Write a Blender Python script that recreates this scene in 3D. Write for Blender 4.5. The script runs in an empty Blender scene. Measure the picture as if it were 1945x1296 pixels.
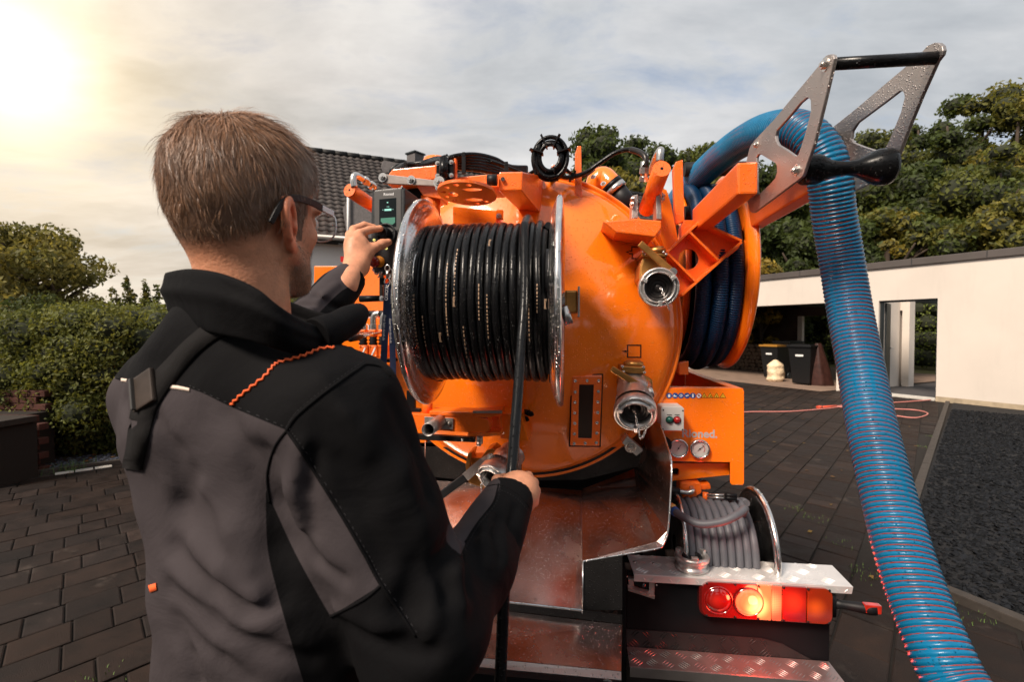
import bpy, bmesh, math, random
import numpy as np
from mathutils import Vector, Matrix, Quaternion
from mathutils.geometry import tessellate_polygon
from mathutils.bvhtree import BVHTree
R = math.radians
PI = math.pi
sc = bpy.context.scene
rng = np.random.default_rng(7)
rnd = random.Random(11)

# ------------------------------------------------------------------ camera
F = 950.0                      # focal length in pixels of the 1945 px wide photograph
CAMZ = 1.5
PITCH = math.atan(23 / F)
cam_d = bpy.data.cameras.new('camera')
cam = bpy.data.objects.new('camera', cam_d)
sc.collection.objects.link(cam)
cam_d.sensor_width = 36.0
cam_d.lens = F / 1945 * 36
cam_d.clip_start = 0.02
cam_d.clip_end = 3000
cam.location = (0, 0, CAMZ)
cam.rotation_euler = (PI / 2 - PITCH, 0, 0)
cam_d.dof.use_dof = True
cam_d.dof.focus_distance = 1.35
cam_d.dof.aperture_fstop = 6.3
sc.camera = cam

# ------------------------------------------------------------------ light
SUN_TO = Vector((-0.50, -0.52, 0.72)).normalized()      # direction towards the sun
sun_d = bpy.data.lights.new('sun', 'SUN')
sun_d.energy = 4.3
sun_d.angle = R(16)
sun_d.color = (1.0, 0.86, 0.72)
sun = bpy.data.objects.new('sun', sun_d)
sc.collection.objects.link(sun)
sun.rotation_euler = (-SUN_TO).to_track_quat('-Z', 'Y').to_euler()

world = bpy.data.worlds.new('World')
sc.world = world
world.use_nodes = True
def build_sky():
    nt = world.node_tree
    nt.nodes.clear()
    N, L = nt.nodes.new, nt.links.new
    out = N('ShaderNodeOutputWorld')
    bg = N('ShaderNodeBackground')
    sky = N('ShaderNodeTexSky')
    sky.sky_type = 'NISHITA'
    sky.sun_disc = False
    sky.ozone_density = 2.0
    sky.sun_elevation = math.asin(SUN_TO.z)
    sky.sun_rotation = math.atan2(SUN_TO.x, SUN_TO.y)
    tc = N('ShaderNodeTexCoord')
    # flatten directions so that clouds spread out towards the horizon
    sep = N('ShaderNodeSeparateXYZ'); L(tc.outputs['Generated'], sep.inputs[0])
    mx = N('ShaderNodeMath'); mx.operation = 'MAXIMUM'; L(sep.outputs[2], mx.inputs[0]); mx.inputs[1].default_value = 0.0
    ad = N('ShaderNodeMath'); ad.operation = 'ADD'; L(mx.outputs[0], ad.inputs[0]); ad.inputs[1].default_value = 0.22
    dv = N('ShaderNodeVectorMath'); dv.operation = 'DIVIDE'
    cb = N('ShaderNodeCombineXYZ')
    for i in range(3): L(ad.outputs[0], cb.inputs[i])
    L(tc.outputs['Generated'], dv.inputs[0]); L(cb.outputs[0], dv.inputs[1])
    def noise(scale, detail, rough, dist=0.0, off=(0, 0, 0), st=(1, 1, 1)):
        mp = N('ShaderNodeMapping'); mp.inputs['Location'].default_value = off; mp.inputs['Scale'].default_value = st
        L(dv.outputs[0], mp.inputs[0])
        n = N('ShaderNodeTexNoise'); n.inputs['Scale'].default_value = scale
        n.inputs['Detail'].default_value = detail; n.inputs['Roughness'].default_value = rough
        n.inputs['Distortion'].default_value = dist
        L(mp.outputs[0], n.inputs['Vector'])
        return n
    n1 = noise(1.1, 6, 0.55, 0.4, (3.1, 1.7, 0), (1, 1.5, 1))
    n2 = noise(2.6, 7, 0.6, 0.3, (7.3, 4.2, 0), (1, 1.9, 1))
    def ramp(src, stops):
        r = N('ShaderNodeValToRGB')
        el = r.color_ramp.elements
        el[0].position, el[0].color = stops[0][0], (*stops[0][1], 1)
        el[1].position, el[1].color = stops[-1][0], (*stops[-1][1], 1)
        for p, c in stops[1:-1]:
            e = el.new(p); e.color = (*c, 1)
        L(src, r.inputs[0])
        return r
    shade = ramp(n1.outputs[0], [(0.33, (0.50, 0.535, 0.575)), (0.45, (0.63, 0.655, 0.685)), (0.56, (0.75, 0.755, 0.77)), (0.68, (0.88, 0.875, 0.87))])
    fine = ramp(n2.outputs[0], [(0.3, (0.86, 0.87, 0.885)), (0.7, (1.12, 1.115, 1.105))])
    mul = N('ShaderNodeMix'); mul.data_type = 'RGBA'; mul.blend_type = 'MULTIPLY'; mul.inputs[0].default_value = 1
    L(shade.outputs[0], mul.inputs[6]); L(fine.outputs[0], mul.inputs[7])
    # blue gaps: the clear sky shows a little where the cover is thin
    skys = N('ShaderNodeVectorMath'); skys.operation = 'SCALE'; skys.inputs['Scale'].default_value = 0.15
    L(sky.outputs[0], skys.inputs[0])
    gap = ramp(n2.outputs[0], [(0.52, (0, 0, 0)), (0.72, (0.5, 0.5, 0.5))])
    mixs = N('ShaderNodeMix'); mixs.data_type = 'RGBA'
    L(gap.outputs[0], mixs.inputs[0]); L(mul.outputs[2], mixs.inputs[6]); L(skys.outputs[0], mixs.inputs[7])
    # bright, warm part of the cloud cover at the left where the low sun stands behind it
    gd = Vector((-942 / F, 1.0, (625 - 120) / F)).normalized()
    dot = N('ShaderNodeVectorMath'); dot.operation = 'DOT_PRODUCT'
    nrm = N('ShaderNodeVectorMath'); nrm.operation = 'NORMALIZE'
    L(tc.outputs['Generated'], nrm.inputs[0])
    L(nrm.outputs[0], dot.inputs[0]); dot.inputs[1].default_value = gd
    def lobe(power, col):
        p = N('ShaderNodeMath'); p.operation = 'MAXIMUM'; L(dot.outputs['Value'], p.inputs[0]); p.inputs[1].default_value = 0
        q = N('ShaderNodeMath'); q.operation = 'POWER'; L(p.outputs[0], q.inputs[0]); q.inputs[1].default_value = power
        v = N('ShaderNodeVectorMath'); v.operation = 'SCALE'; v.inputs[0].default_value = col; L(q.outputs[0], v.inputs['Scale'])
        return v
    def add(a, b):
        v = N('ShaderNodeVectorMath'); v.operation = 'ADD'; L(a, v.inputs[0]); L(b, v.inputs[1]); return v
    g1 = lobe(9, (0.14, 0.045, -0.075)); g2 = lobe(70, (0.34, 0.22, 0.02)); g3 = lobe(380, (1.2, 1.1, 0.85))
    s = add(add(mixs.outputs[2], g1.outputs[0]).outputs[0], add(g2.outputs[0], g3.outputs[0]).outputs[0])
    # warm pale band low over the horizon towards the left
    hz = N('ShaderNodeMath'); hz.operation = 'SUBTRACT'; hz.inputs[0].default_value = 1.0; L(mx.outputs[0], hz.inputs[1])
    hp = N('ShaderNodeMath'); hp.operation = 'POWER'; L(hz.outputs[0], hp.inputs[0]); hp.inputs[1].default_value = 5.0
    w = lobe(2.6, (0.34, 0.21, 0.06))
    wv = N('ShaderNodeVectorMath'); wv.operation = 'SCALE'; L(w.outputs[0], wv.inputs[0]); L(hp.outputs[0], wv.inputs['Scale'])
    s2 = add(s.outputs[0], wv.outputs[0])
    L(s2.outputs[0], bg.inputs[0])
    bg.inputs[1].default_value = 0.71
    L(bg.outputs[0], out.inputs[0])
build_sky()
sc.view_settings.view_transform = 'Standard'
sc.view_settings.look = 'None'
sc.view_settings.exposure = 0.42
sc.view_settings.gamma = 1.0
sc.view_settings.use_curve_mapping = False
sc.cycles.max_bounces = 6
sc.cycles.use_denoising = True

# ------------------------------------------------------------------ picking real places for things
CF = Vector((0, math.cos(PITCH), -math.sin(PITCH)))
CU = Vector((0, math.sin(PITCH), math.cos(PITCH)))
CR = Vector((1, 0, 0))
CO = Vector((0, 0, CAMZ))
def ray(px, py):
    return CF + CR * ((px - 972.5) / F) + CU * ((648 - py) / F)
def W(px, py, Y):
    d = ray(px, py)
    return CO + d * (Y / d.y)
def G(px, py, z=0.0):
    d = ray(px, py)
    return CO + d * ((z - CAMZ) / d.z)
def hit_plane(px, py, p0, n):
    d = ray(px, py)
    return CO + d * ((p0 - CO).dot(n) / d.dot(n))
# the truck stands turned a little to the right
TYAW = R(6.8)
TO = Vector((0.046, 1.82, 0))
TXA = Vector((math.cos(TYAW), -math.sin(TYAW), 0))
TYA = Vector((math.sin(TYAW), math.cos(TYAW), 0))
def loc(p):
    d = p - TO
    return Vector((d.dot(TXA), d.dot(TYA), p.z))
def unloc(v):
    v = Vector(v)
    return TO + TXA * v.x + TYA * v.y + Vector((0, 0, v.z))
def TY(px, py, yl):            # point of the truck-local plane y = yl
    return loc(hit_plane(px, py, TO + TYA * yl, TYA))
def TX(px, py, xl):
    return loc(hit_plane(px, py, TO + TXA * xl, TXA))
def TZ(px, py, zl):
    return loc(hit_plane(px, py, Vector((0, 0, zl)), Vector((0, 0, 1))))
def WL(px, py, Y):             # world depth Y, in truck coordinates
    return loc(W(px, py, Y))

# ------------------------------------------------------------------ object helpers
COL = sc.collection
def tag(o, label=None, cat=None, group=None, kind=None):
    if label: o['label'] = label
    if cat: o['category'] = cat
    if group: o['group'] = group
    if kind: o['kind'] = kind
    return o
def empty(name, location=(0, 0, 0), rotz=0.0, parent=None):
    o = bpy.data.objects.new(name, None)
    COL.objects.link(o)
    o.location = location
    o.rotation_euler = (0, 0, rotz)
    o.empty_display_size = 0.05
    o.parent = parent
    return o
def thing(name, label, cat, location=(0, 0, 0), rotz=0.0, group=None, kind=None):
    return tag(empty(name, location, rotz), label, cat, group, kind)
def copy_tree(o, parent=None):
    c = o.copy(); COL.objects.link(c); c.parent = parent
    for ch in list(o.children): copy_tree(ch, c)
    return c

class MB:
    def __init__(s):
        s.v = []; s.f = []; s.m = []; s.sm = []
    def add(s, vs, fs, mi=0, smooth=False):
        b = len(s.v)
        s.v.extend([tuple(v) for v in vs])
        for f in fs:
            s.f.append(tuple(b + i for i in f)); s.m.append(mi); s.sm.append(smooth)
        return s
    def box(s, c, size, rot=None, mi=0):
        hx, hy, hz = size[0] / 2, size[1] / 2, size[2] / 2
        vs = [Vector((x, y, z)) for x in (-hx, hx) for y in (-hy, hy) for z in (-hz, hz)]
        if rot is not None:
            vs = [rot @ v for v in vs]
        c = Vector(c)
        vs = [v + c for v in vs]
        return s.add(vs, [(0, 1, 3, 2), (4, 6, 7, 5), (0, 4, 5, 1), (2, 3, 7, 6), (0, 2, 6, 4), (1, 5, 7, 3)], mi)
    def beam(s, a, b, w, h, up=(0, 0, 1), mi=0):
        a, b = Vector(a), Vector(b)
        d = (b - a); L = d.length; d.normalize()
        up = Vector(up)
        x = d.cross(up)
        if x.length < 1e-6: x = d.cross(Vector((1, 0, 0)))
        x.normalize(); z = x.cross(d).normalized()
        rot = Matrix((x, d, z)).transposed()
        return s.box((a + b) / 2, (w, L, h), rot, mi)
    def tube(s, path, r, seg=12, caps=True, mi=0, closed=False, smooth=True):
        P = [Vector(p) for p in path]
        n = len(P)
        rs = r if hasattr(r, '__len__') else [r] * n
        T = []
        for i in range(n):
            if closed:
                t = P[(i + 1) % n] - P[i - 1]
            else:
                t = P[min(i + 1, n - 1)] - P[max(i - 1, 0)]
            T.append(t.normalized() if t.length > 1e-9 else Vector((0, 0, 1)))
        ref = Vector((0, 0, 1)) if abs(T[0].z) < 0.9 else Vector((1, 0, 0))
        nv = T[0].cross(ref).normalized()
        vs = []
        for i in range(n):
            if i:
                q = T[i - 1].rotation_difference(T[i])
                nv = (q @ nv)
                nv = (nv - T[i] * nv.dot(T[i])).normalized()
            b = T[i].cross(nv)
            for k in range(seg):
                a = 2 * PI * k / seg
                vs.append(P[i] + (nv * math.cos(a) + b * math.sin(a)) * rs[i])
        fs = []
        for i in range(n if closed else n - 1):
            j = (i + 1) % n
            for k in range(seg):
                l = (k + 1) % seg
                fs.append((i * seg + k, i * seg + l, j * seg + l, j * seg + k))
        s.add(vs, fs, mi, smooth)
        if caps and not closed:
            b = len(s.v) - len(vs)
            s.f.append(tuple(b + k for k in reversed(range(seg)))); s.m.append(mi); s.sm.append(False)
            s.f.append(tuple(b + (n - 1) * seg + k for k in range(seg))); s.m.append(mi); s.sm.append(False)
        return s
    def lathe(s, prof, origin, axis, seg=32, mi=0, smooth=True, ref=None, a0=0.0, a1=2 * PI):
        # prof: list of (radius, distance along axis)
        axis = Vector(axis).normalized(); origin = Vector(origin)
        if ref is None: ref = Vector((0, 0, 1)) if abs(axis.z) < 0.9 else Vector((1, 0, 0))
        x = axis.cross(Vector(ref)).normalized(); y = axis.cross(x).normalized()
        full = abs(a1 - a0 - 2 * PI) < 1e-6
        m = seg if full else seg + 1
        vs = []
        for (r, h) in prof:
            for k in range(m):
                a = a0 + (a1 - a0) * k / seg
                vs.append(origin + axis * h + (x * math.cos(a) + y * math.sin(a)) * max(r, 1e-5))
        fs = []
        for i in range(len(prof) - 1):
            for k in range(seg):
                l = (k + 1) % m
                fs.append((i * m + k, i * m + l, (i + 1) * m + l, (i + 1) * m + k))
        return s.add(vs, fs, mi, smooth)
    def cyl(s, a, b, r, seg=20, mi=0, r2=None):
        a, b = Vector(a), Vector(b)
        L = (b - a).length
        r2 = r if r2 is None else r2
        # flat caps, smooth side
        s.lathe([(r, 0), (r2, L)], a, b - a, seg, mi, True)
        s.lathe([(0, 0), (r, 0)], a, b - a, seg, mi, False)
        s.lathe([(r2, L), (0, L)], a, b - a, seg, mi, False)
        return s
    def prism(s, pts, ext, holes=(), mi=0, mi_side=None):
        # pts: loop of coplanar 3-D points; ext: extrusion vector; holes: list of loops
        if mi_side is None: mi_side = mi
        loops = [[Vector(p) for p in pts]] + [[Vector(p) for p in h] for h in holes]
        ext = Vector(ext)
        flat = [p for l in loops for p in l]
        tris = tessellate_polygon(loops)
        n = len(flat)
        vs = flat + [p + ext for p in flat]
        e = ext.normalized()
        t0 = tris[0] if tris else None
        fs = []
        for t in tris:
            a, b, c = (flat[i] for i in t)
            nn = (b - a).cross(c - a)
            if nn.dot(e) > 0: t = tuple(reversed(t))
            fs.append(tuple(t)); fs.append(tuple(i + n for i in reversed(t)))
        s.add(vs, fs, mi)
        base = len(s.v) - len(vs)
        k = 0
        for l in loops:
            m = len(l)
            for i in range(m):
                j = (i + 1) % m
                s.f.append((base + k + i, base + k + j, base + n + k + j, base + n + k + i)); s.m.append(mi_side); s.sm.append(False)
            k += m
        return s
    def build(s, name, mats, parent=None, bevel=0.0, seg=2, fixn=True, subd=0):
        me = bpy.data.meshes.new(name)
        me.from_pydata(s.v, [], s.f)
        if not isinstance(mats, (list, tuple)): mats = [mats]
        for m in mats: me.materials.append(m)
        me.polygons.foreach_set('material_index', s.m)
        me.polygons.foreach_set('use_smooth', s.sm)
        if fixn:
            bm = bmesh.new(); bm.from_mesh(me)
            bmesh.ops.remove_doubles(bm, verts=bm.verts, dist=1e-6)
            bmesh.ops.recalc_face_normals(bm, faces=bm.faces)
            if bevel > 0:
                ed = [e for e in bm.edges if len(e.link_faces) == 2 and e.calc_face_angle(0) > R(35)]
                bmesh.ops.bevel(bm, geom=ed, offset=bevel, segments=seg, affect='EDGES', profile=0.6, clamp_overlap=True)
            bm.to_mesh(me); bm.free()
        me.update()
        o = bpy.data.objects.new(name, me)
        COL.objects.link(o)
        o.parent = parent
        return o

def np_mesh(name, verts, faces, mats, parent=None, mat_idx=None, smooth=True):
    """verts (n,3), faces (m,3|4) numpy"""
    me = bpy.data.meshes.new(name)
    k = faces.shape[1]
    me.vertices.add(len(verts)); me.vertices.foreach_set('co', np.ascontiguousarray(verts, dtype=np.float32).ravel())
    me.loops.add(faces.size); me.loops.foreach_set('vertex_index', np.ascontiguousarray(faces, dtype=np.int32).ravel())
    me.polygons.add(len(faces))
    me.polygons.foreach_set('loop_start', np.arange(0, faces.size, k, dtype=np.int32))
    me.polygons.foreach_set('loop_total', np.full(len(faces), k, dtype=np.int32))
    if not isinstance(mats, (list, tuple)): mats = [mats]
    for m in mats: me.materials.append(m)
    if mat_idx is not None: me.polygons.foreach_set('material_index', mat_idx.astype(np.int32))
    me.polygons.foreach_set('use_smooth', np.full(len(faces), smooth, dtype=bool))
    me.update(calc_edges=True)
    o = bpy.data.objects.new(name, me)
    COL.objects.link(o)
    o.parent = parent
    return o
def face_color(o, cols, name='tint'):
    """per-face value (n,) -> corner colour attribute"""
    me = o.data
    n = len(me.polygons)
    k = len(me.loops) // n
    a = me.color_attributes.new(name, 'FLOAT_COLOR', 'CORNER')
    c = np.ones((n, k, 4), dtype=np.float32)
    if cols.ndim == 1: cols = np.stack([cols] * 3, 1)
    c[:, :, :3] = cols[:, None, :]
    a.data.foreach_set('color', c.ravel())

# ------------------------------------------------------------------ materials
def mk(name, base, rough=0.5, metal=0.0, coat=0.0, var=None, bump=None, drops=None, spec=0.5, emit=None, estr=0.0,
       trans=0.0, ior=1.45, attr=None, alpha=1.0, sss=0.0, rvar=0.0, aniso=None, wear=None, sheen=0.0, coat_rough=0.08):
    m = bpy.data.materials.new(name); m.use_nodes = True
    nt = m.node_tree; N, L = nt.nodes.new, nt.links.new
    b = nt.nodes['Principled BSDF']
    b.inputs['Base Color'].default_value = (*base, 1)
    b.inputs['Roughness'].default_value = rough
    b.inputs['Metallic'].default_value = metal
    b.inputs['Coat Weight'].default_value = coat
    b.inputs['Coat Roughness'].default_value = coat_rough
    b.inputs['Coat IOR'].default_value = 1.75 if coat > .4 else 1.5
    b.inputs['Specular IOR Level'].default_value = spec
    b.inputs['Transmission Weight'].default_value = trans
    b.inputs['IOR'].default_value = ior
    b.inputs['Alpha'].default_value = alpha
    b.inputs['Sheen Weight'].default_value = sheen
    if sheen: b.inputs['Sheen Roughness'].default_value = 0.4
    if sss > 0:
        b.inputs['Subsurface Weight'].default_value = sss
        b.inputs['Subsurface Radius'].default_value = (0.012, 0.005, 0.003)
        b.inputs['Subsurface Scale'].default_value = 1.0
    if emit:
        b.inputs['Emission Color'].default_value = (*emit, 1)
        b.inputs['Emission Strength'].default_value = estr
    tc = N('ShaderNodeTexCoord')
    col = None
    if var:                        # (scale, amount[, detail])
        n = N('ShaderNodeTexNoise'); n.inputs['Scale'].default_value = var[0]
        n.inputs['Detail'].default_value = var[2] if len(var) > 2 else 4
        n.inputs['Roughness'].default_value = 0.6
        L(tc.outputs['Object'], n.inputs['Vector'])
        mr = N('ShaderNodeMapRange'); mr.inputs[1].default_value = 0.25; mr.inputs[2].default_value = 0.75
        mr.inputs[3].default_value = 1 - var[1]; mr.inputs[4].default_value = 1 + var[1]
        L(n.outputs[0], mr.inputs[0])
        v = N('ShaderNodeVectorMath'); v.operation = 'SCALE'; v.inputs[0].default_value = base
        L(mr.outputs[0], v.inputs['Scale'])
        col = v.outputs[0]
        if rvar:
            m2 = N('ShaderNodeMapRange'); m2.inputs[1].default_value = 0.3; m2.inputs[2].default_value = 0.7
            m2.inputs[3].default_value = max(rough - rvar, 0.02); m2.inputs[4].default_value = rough + rvar
            L(n.outputs[0], m2.inputs[0]); L(m2.outputs[0], b.inputs['Roughness'])
    if attr:
        a = N('ShaderNodeAttribute'); a.attribute_name = attr
        mm = N('ShaderNodeVectorMath'); mm.operation = 'MULTIPLY'
        L(a.outputs['Color'], mm.inputs[0])
        if col is not None: L(col, mm.inputs[1])
        else: mm.inputs[1].default_value = base
        col = mm.outputs[0]
    if wear:                       # (scale, threshold, colour)
        n = N('ShaderNodeTexNoise'); n.inputs['Scale'].default_value = wear[0]; n.inputs['Detail'].default_value = 8
        n.inputs['Roughness'].default_value = 0.7
        L(tc.outputs['Object'], n.inputs['Vector'])
        mr = N('ShaderNodeMapRange'); mr.inputs[1].default_value = wear[1]; mr.inputs[2].default_value = wear[1] + 0.08
        L(n.outputs[0], mr.inputs[0])
        mi = N('ShaderNodeMix'); mi.data_type = 'RGBA'
        L(mr.outputs[0], mi.inputs[0])
        if col is not None: L(col, mi.inputs[6])
        else: mi.inputs[6].default_value = (*base, 1)
        mi.inputs[7].default_value = (*wear[2], 1)
        col = mi.outputs[2]
    if col is not None: L(col, b.inputs['Base Color'])
    hgt = None
    if bump:                       # (scale, strength, distance)
        n = N('ShaderNodeTexNoise'); n.inputs['Scale'].default_value = bump[0]; n.inputs['Detail'].default_value = 5
        if aniso:
            mp = N('ShaderNodeMapping'); mp.inputs['Scale'].default_value = aniso
            L(tc.outputs['Object'], mp.inputs[0]); L(mp.outputs[0], n.inputs['Vector'])
        else:
            L(tc.outputs['Object'], n.inputs['Vector'])
        bp = N('ShaderNodeBump'); bp.inputs['Strength'].default_value = bump[1]; bp.inputs['Distance'].default_value = bump[2]
        L(n.outputs[0], bp.inputs['Height'])
        hgt = bp
    if drops:                      # (cells per metre, drop radius in cells, density 0..1)
        last = hgt
        for k, (sca, rad) in enumerate(((drops[0], drops[1]), (drops[0] * 2.3, drops[1] * 0.8))):
            vo = N('ShaderNodeTexVoronoi'); vo.inputs['Scale'].default_value = sca
            vo.inputs['Randomness'].default_value = 1.0
            L(tc.outputs['Object'], vo.inputs['Vector'])
            mr = N('ShaderNodeMapRange'); mr.interpolation_type = 'SMOOTHSTEP'
            mr.inputs[1].default_value = rad; mr.inputs[2].default_value = rad * 0.35
            mr.inputs[3].default_value = 0; mr.inputs[4].default_value = 1
            L(vo.outputs['Distance'], mr.inputs[0])
            sp = N('ShaderNodeSeparateColor'); L(vo.outputs['Color'], sp.inputs[0])
            lt = N('ShaderNodeMath'); lt.operation = 'LESS_THAN'; L(sp.outputs[0], lt.inputs[0]); lt.inputs[1].default_value = drops[2]
            mu = N('ShaderNodeMath'); mu.operation = 'MULTIPLY'; L(mr.outputs[0], mu.inputs[0]); L(lt.outputs[0], mu.inputs[1])
            bp = N('ShaderNodeBump'); bp.inputs['Strength'].default_value = 0.9; bp.inputs['Distance'].default_value = 0.35 / sca
            L(mu.outputs[0], bp.inputs['Height'])
            if last is not None: L(last.outputs[0], bp.inputs['Normal'])
            last = bp
        hgt = last
        L(hgt.outputs[0], b.inputs['Coat Normal'])
    if hgt is not None:
        L(hgt.outputs[0], b.inputs['Normal'])
    return m

def text_mesh(body, size, bold=0.0, depth=0.0, align='LEFT', shear=0.0):
    """flat text as arrays: verts (local x,y), faces"""
    c = bpy.data.curves.new('lettering', 'FONT')
    c.body = body; c.size = size; c.offset = bold; c.extrude = depth
    c.align_x = align; c.shear = shear; c.resolution_u = 3
    o = bpy.data.objects.new('lettering', c)
    COL.objects.link(o)
    dg = bpy.context.evaluated_depsgraph_get()
    me = bpy.data.meshes.new_from_object(o.evaluated_get(dg))
    bpy.data.objects.remove(o)
    return me
def text(name, body, size, origin, xdir, ydir, mat, parent=None, bold=0.0, align='LEFT', shear=0.0, depth=0.0004):
    me = text_mesh(body, size, bold, depth, align, shear)
    me.materials.clear(); me.materials.append(mat)
    x = Vector(xdir).normalized(); y = Vector(ydir).normalized(); z = x.cross(y).normalized()
    M = Matrix((x, y, z)).transposed().to_4x4(); M.translation = Vector(origin)
    me.transform(M)
    o = bpy.data.objects.new(name, me); COL.objects.link(o); o.parent = parent
    return o

def smooth_path(pts, n=8, closed=False):
    """Catmull-Rom through the points"""
    P = [Vector(p) for p in pts]; out = []
    m = len(P)
    for i in range(m if closed else m - 1):
        if closed:
            a, b, c, d = P[i - 1], P[i], P[(i + 1) % m], P[(i + 2) % m]
        else:
            a, b, c, d = P[max(i - 1, 0)], P[i], P[i + 1], P[min(i + 2, m - 1)]
        for k in range(n):
            t = k / n
            out.append(0.5 * ((2 * b) + (c - a) * t + (2 * a - 5 * b + 4 * c - d) * t * t + (3 * b - a - 3 * c + d) * t ** 3))
    if not closed: out.append(P[-1])
    return out
# ================================================================== SETTING
M = {}
M['paver'] = mk('paver', (0.0175, 0.0112, 0.0088), rough=0.66, var=(7, 0.5, 9), bump=(240, 0.8, 0.005), attr='tint', rvar=0.15, spec=0.22, wear=(2.2, 0.60, (0.045, 0.034, 0.028)))
M['joint'] = mk('joint_sand', (0.0095, 0.0065, 0.0045), rough=0.95, var=(30, 0.4), bump=(150, 0.6, 0.004))
M['earth'] = mk('earth', (0.035, 0.023, 0.016), rough=0.95, var=(6, 0.5), bump=(40, 0.8, 0.02))
M['slate'] = mk('slate_chips', (0.0075, 0.0085, 0.0105), rough=0.7, spec=0.16, attr='tint')
M['kerb'] = mk('kerb_concrete', (0.045, 0.037, 0.031), rough=0.85, var=(14, 0.3), bump=(160, 0.5, 0.003))
M['kerb_white'] = mk('kerb_white', (0.5, 0.47, 0.42), rough=0.8, var=(14, 0.2))
M['render'] = mk('white_render', (0.66, 0.59, 0.52), rough=0.9, var=(0.5, 0.09, 9), bump=(260, 0.35, 0.003), wear=(1.3, 0.66, (0.56, 0.51, 0.45)))
def streaks(m):
    nt = m.node_tree; N, L = nt.nodes.new, nt.links.new; b = nt.nodes['Principled BSDF']; old = b.inputs['Base Color'].links[0].from_socket
    tc = N('ShaderNodeTexCoord'); mp = N('ShaderNodeMapping'); mp.inputs['Scale'].default_value = (2.5, 2.5, .4); L(tc.outputs['Object'], mp.inputs[0])
    n = N('ShaderNodeTexNoise'); n.inputs['Scale'].default_value = 1.6; n.inputs['Detail'].default_value = 8; n.inputs['Roughness'].default_value = .7; L(mp.outputs[0], n.inputs['Vector'])
    r = N('ShaderNodeMapRange'); r.inputs[1].default_value = .52; r.inputs[2].default_value = .78; r.inputs[3].default_value = 1; r.inputs[4].default_value = .93; L(n.outputs[0], r.inputs[0])
    v = N('ShaderNodeVectorMath'); v.operation = 'SCALE'; L(old, v.inputs[0]); L(r.outputs[0], v.inputs['Scale']); L(v.outputs[0], b.inputs['Base Color'])
streaks(M['render'])
M['roofedge'] = mk('roof_edge_zinc', (0.085, 0.072, 0.066), rough=0.6, var=(2, 0.15))
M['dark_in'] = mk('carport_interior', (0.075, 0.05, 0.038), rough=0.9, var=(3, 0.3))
M['anthra'] = mk('anthracite_paint', (0.016, 0.02, 0.022), rough=0.4)
M['tile'] = mk('roof_tile', (0.050, 0.040, 0.036), rough=0.65, var=(5, 0.35, 6), attr='tint')
M['slatepanel'] = mk('slate_cladding', (0.11, 0.10, 0.10), rough=0.8, var=(18, 0.3, 8))
M['bark'] = mk('bark', (0.06, 0.042, 0.03), rough=0.9, bump=(30, 0.8, 0.02))
M['leaf'] = mk('leaf', (1, 1, 1), rough=0.55, attr='tint', spec=0.3)
def leafy(m):
    nt = m.node_tree; N, L = nt.nodes.new, nt.links.new; b = nt.nodes['Principled BSDF']; out = nt.nodes['Material Output']
    tr = N('ShaderNodeBsdfTranslucent'); mx = N('ShaderNodeMixShader'); mx.inputs[0].default_value = .42
    a = N('ShaderNodeAttribute'); a.attribute_name = 'tint'; v = N('ShaderNodeVectorMath'); v.operation = 'MULTIPLY'; v.inputs[1].default_value = (1.5, 1.35, .8)
    L(a.outputs['Color'], v.inputs[0]); L(v.outputs[0], tr.inputs[0]); L(b.outputs[0], mx.inputs[1]); L(tr.outputs[0], mx.inputs[2]); L(mx.outputs[0], out.inputs[0])
leafy(M['leaf'])
M['brick'] = mk('brick', (0.055, 0.016, 0.010), rough=0.85, var=(10, 0.4), bump=(90, 0.6, 0.004))
M['mortar'] = mk('mortar', (0.014, 0.010, 0.007), rough=0.9)
M['grass'] = mk('grass', (1, 1, 1), rough=0.7, attr='tint')
M['lawn'] = mk('lawn', (0.14, 0.13, 0.045), rough=0.9, var=(4, 0.4))
M['white_pl'] = mk('white_plastic', (0.75, 0.74, 0.72), rough=0.45)
M['glass'] = mk('window_glass', (0.04, 0.05, 0.055), rough=0.06, spec=0.8)

# ground sheet reaching to the horizon
mb = MB(); mb.add([(-900, -900, -0.012), (900, -900, -0.012), (900, 900, -0.012), (-900, 900, -0.012)], [(0, 1, 2, 3)])
tag(mb.build('ground', M['joint']), kind='structure')

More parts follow.
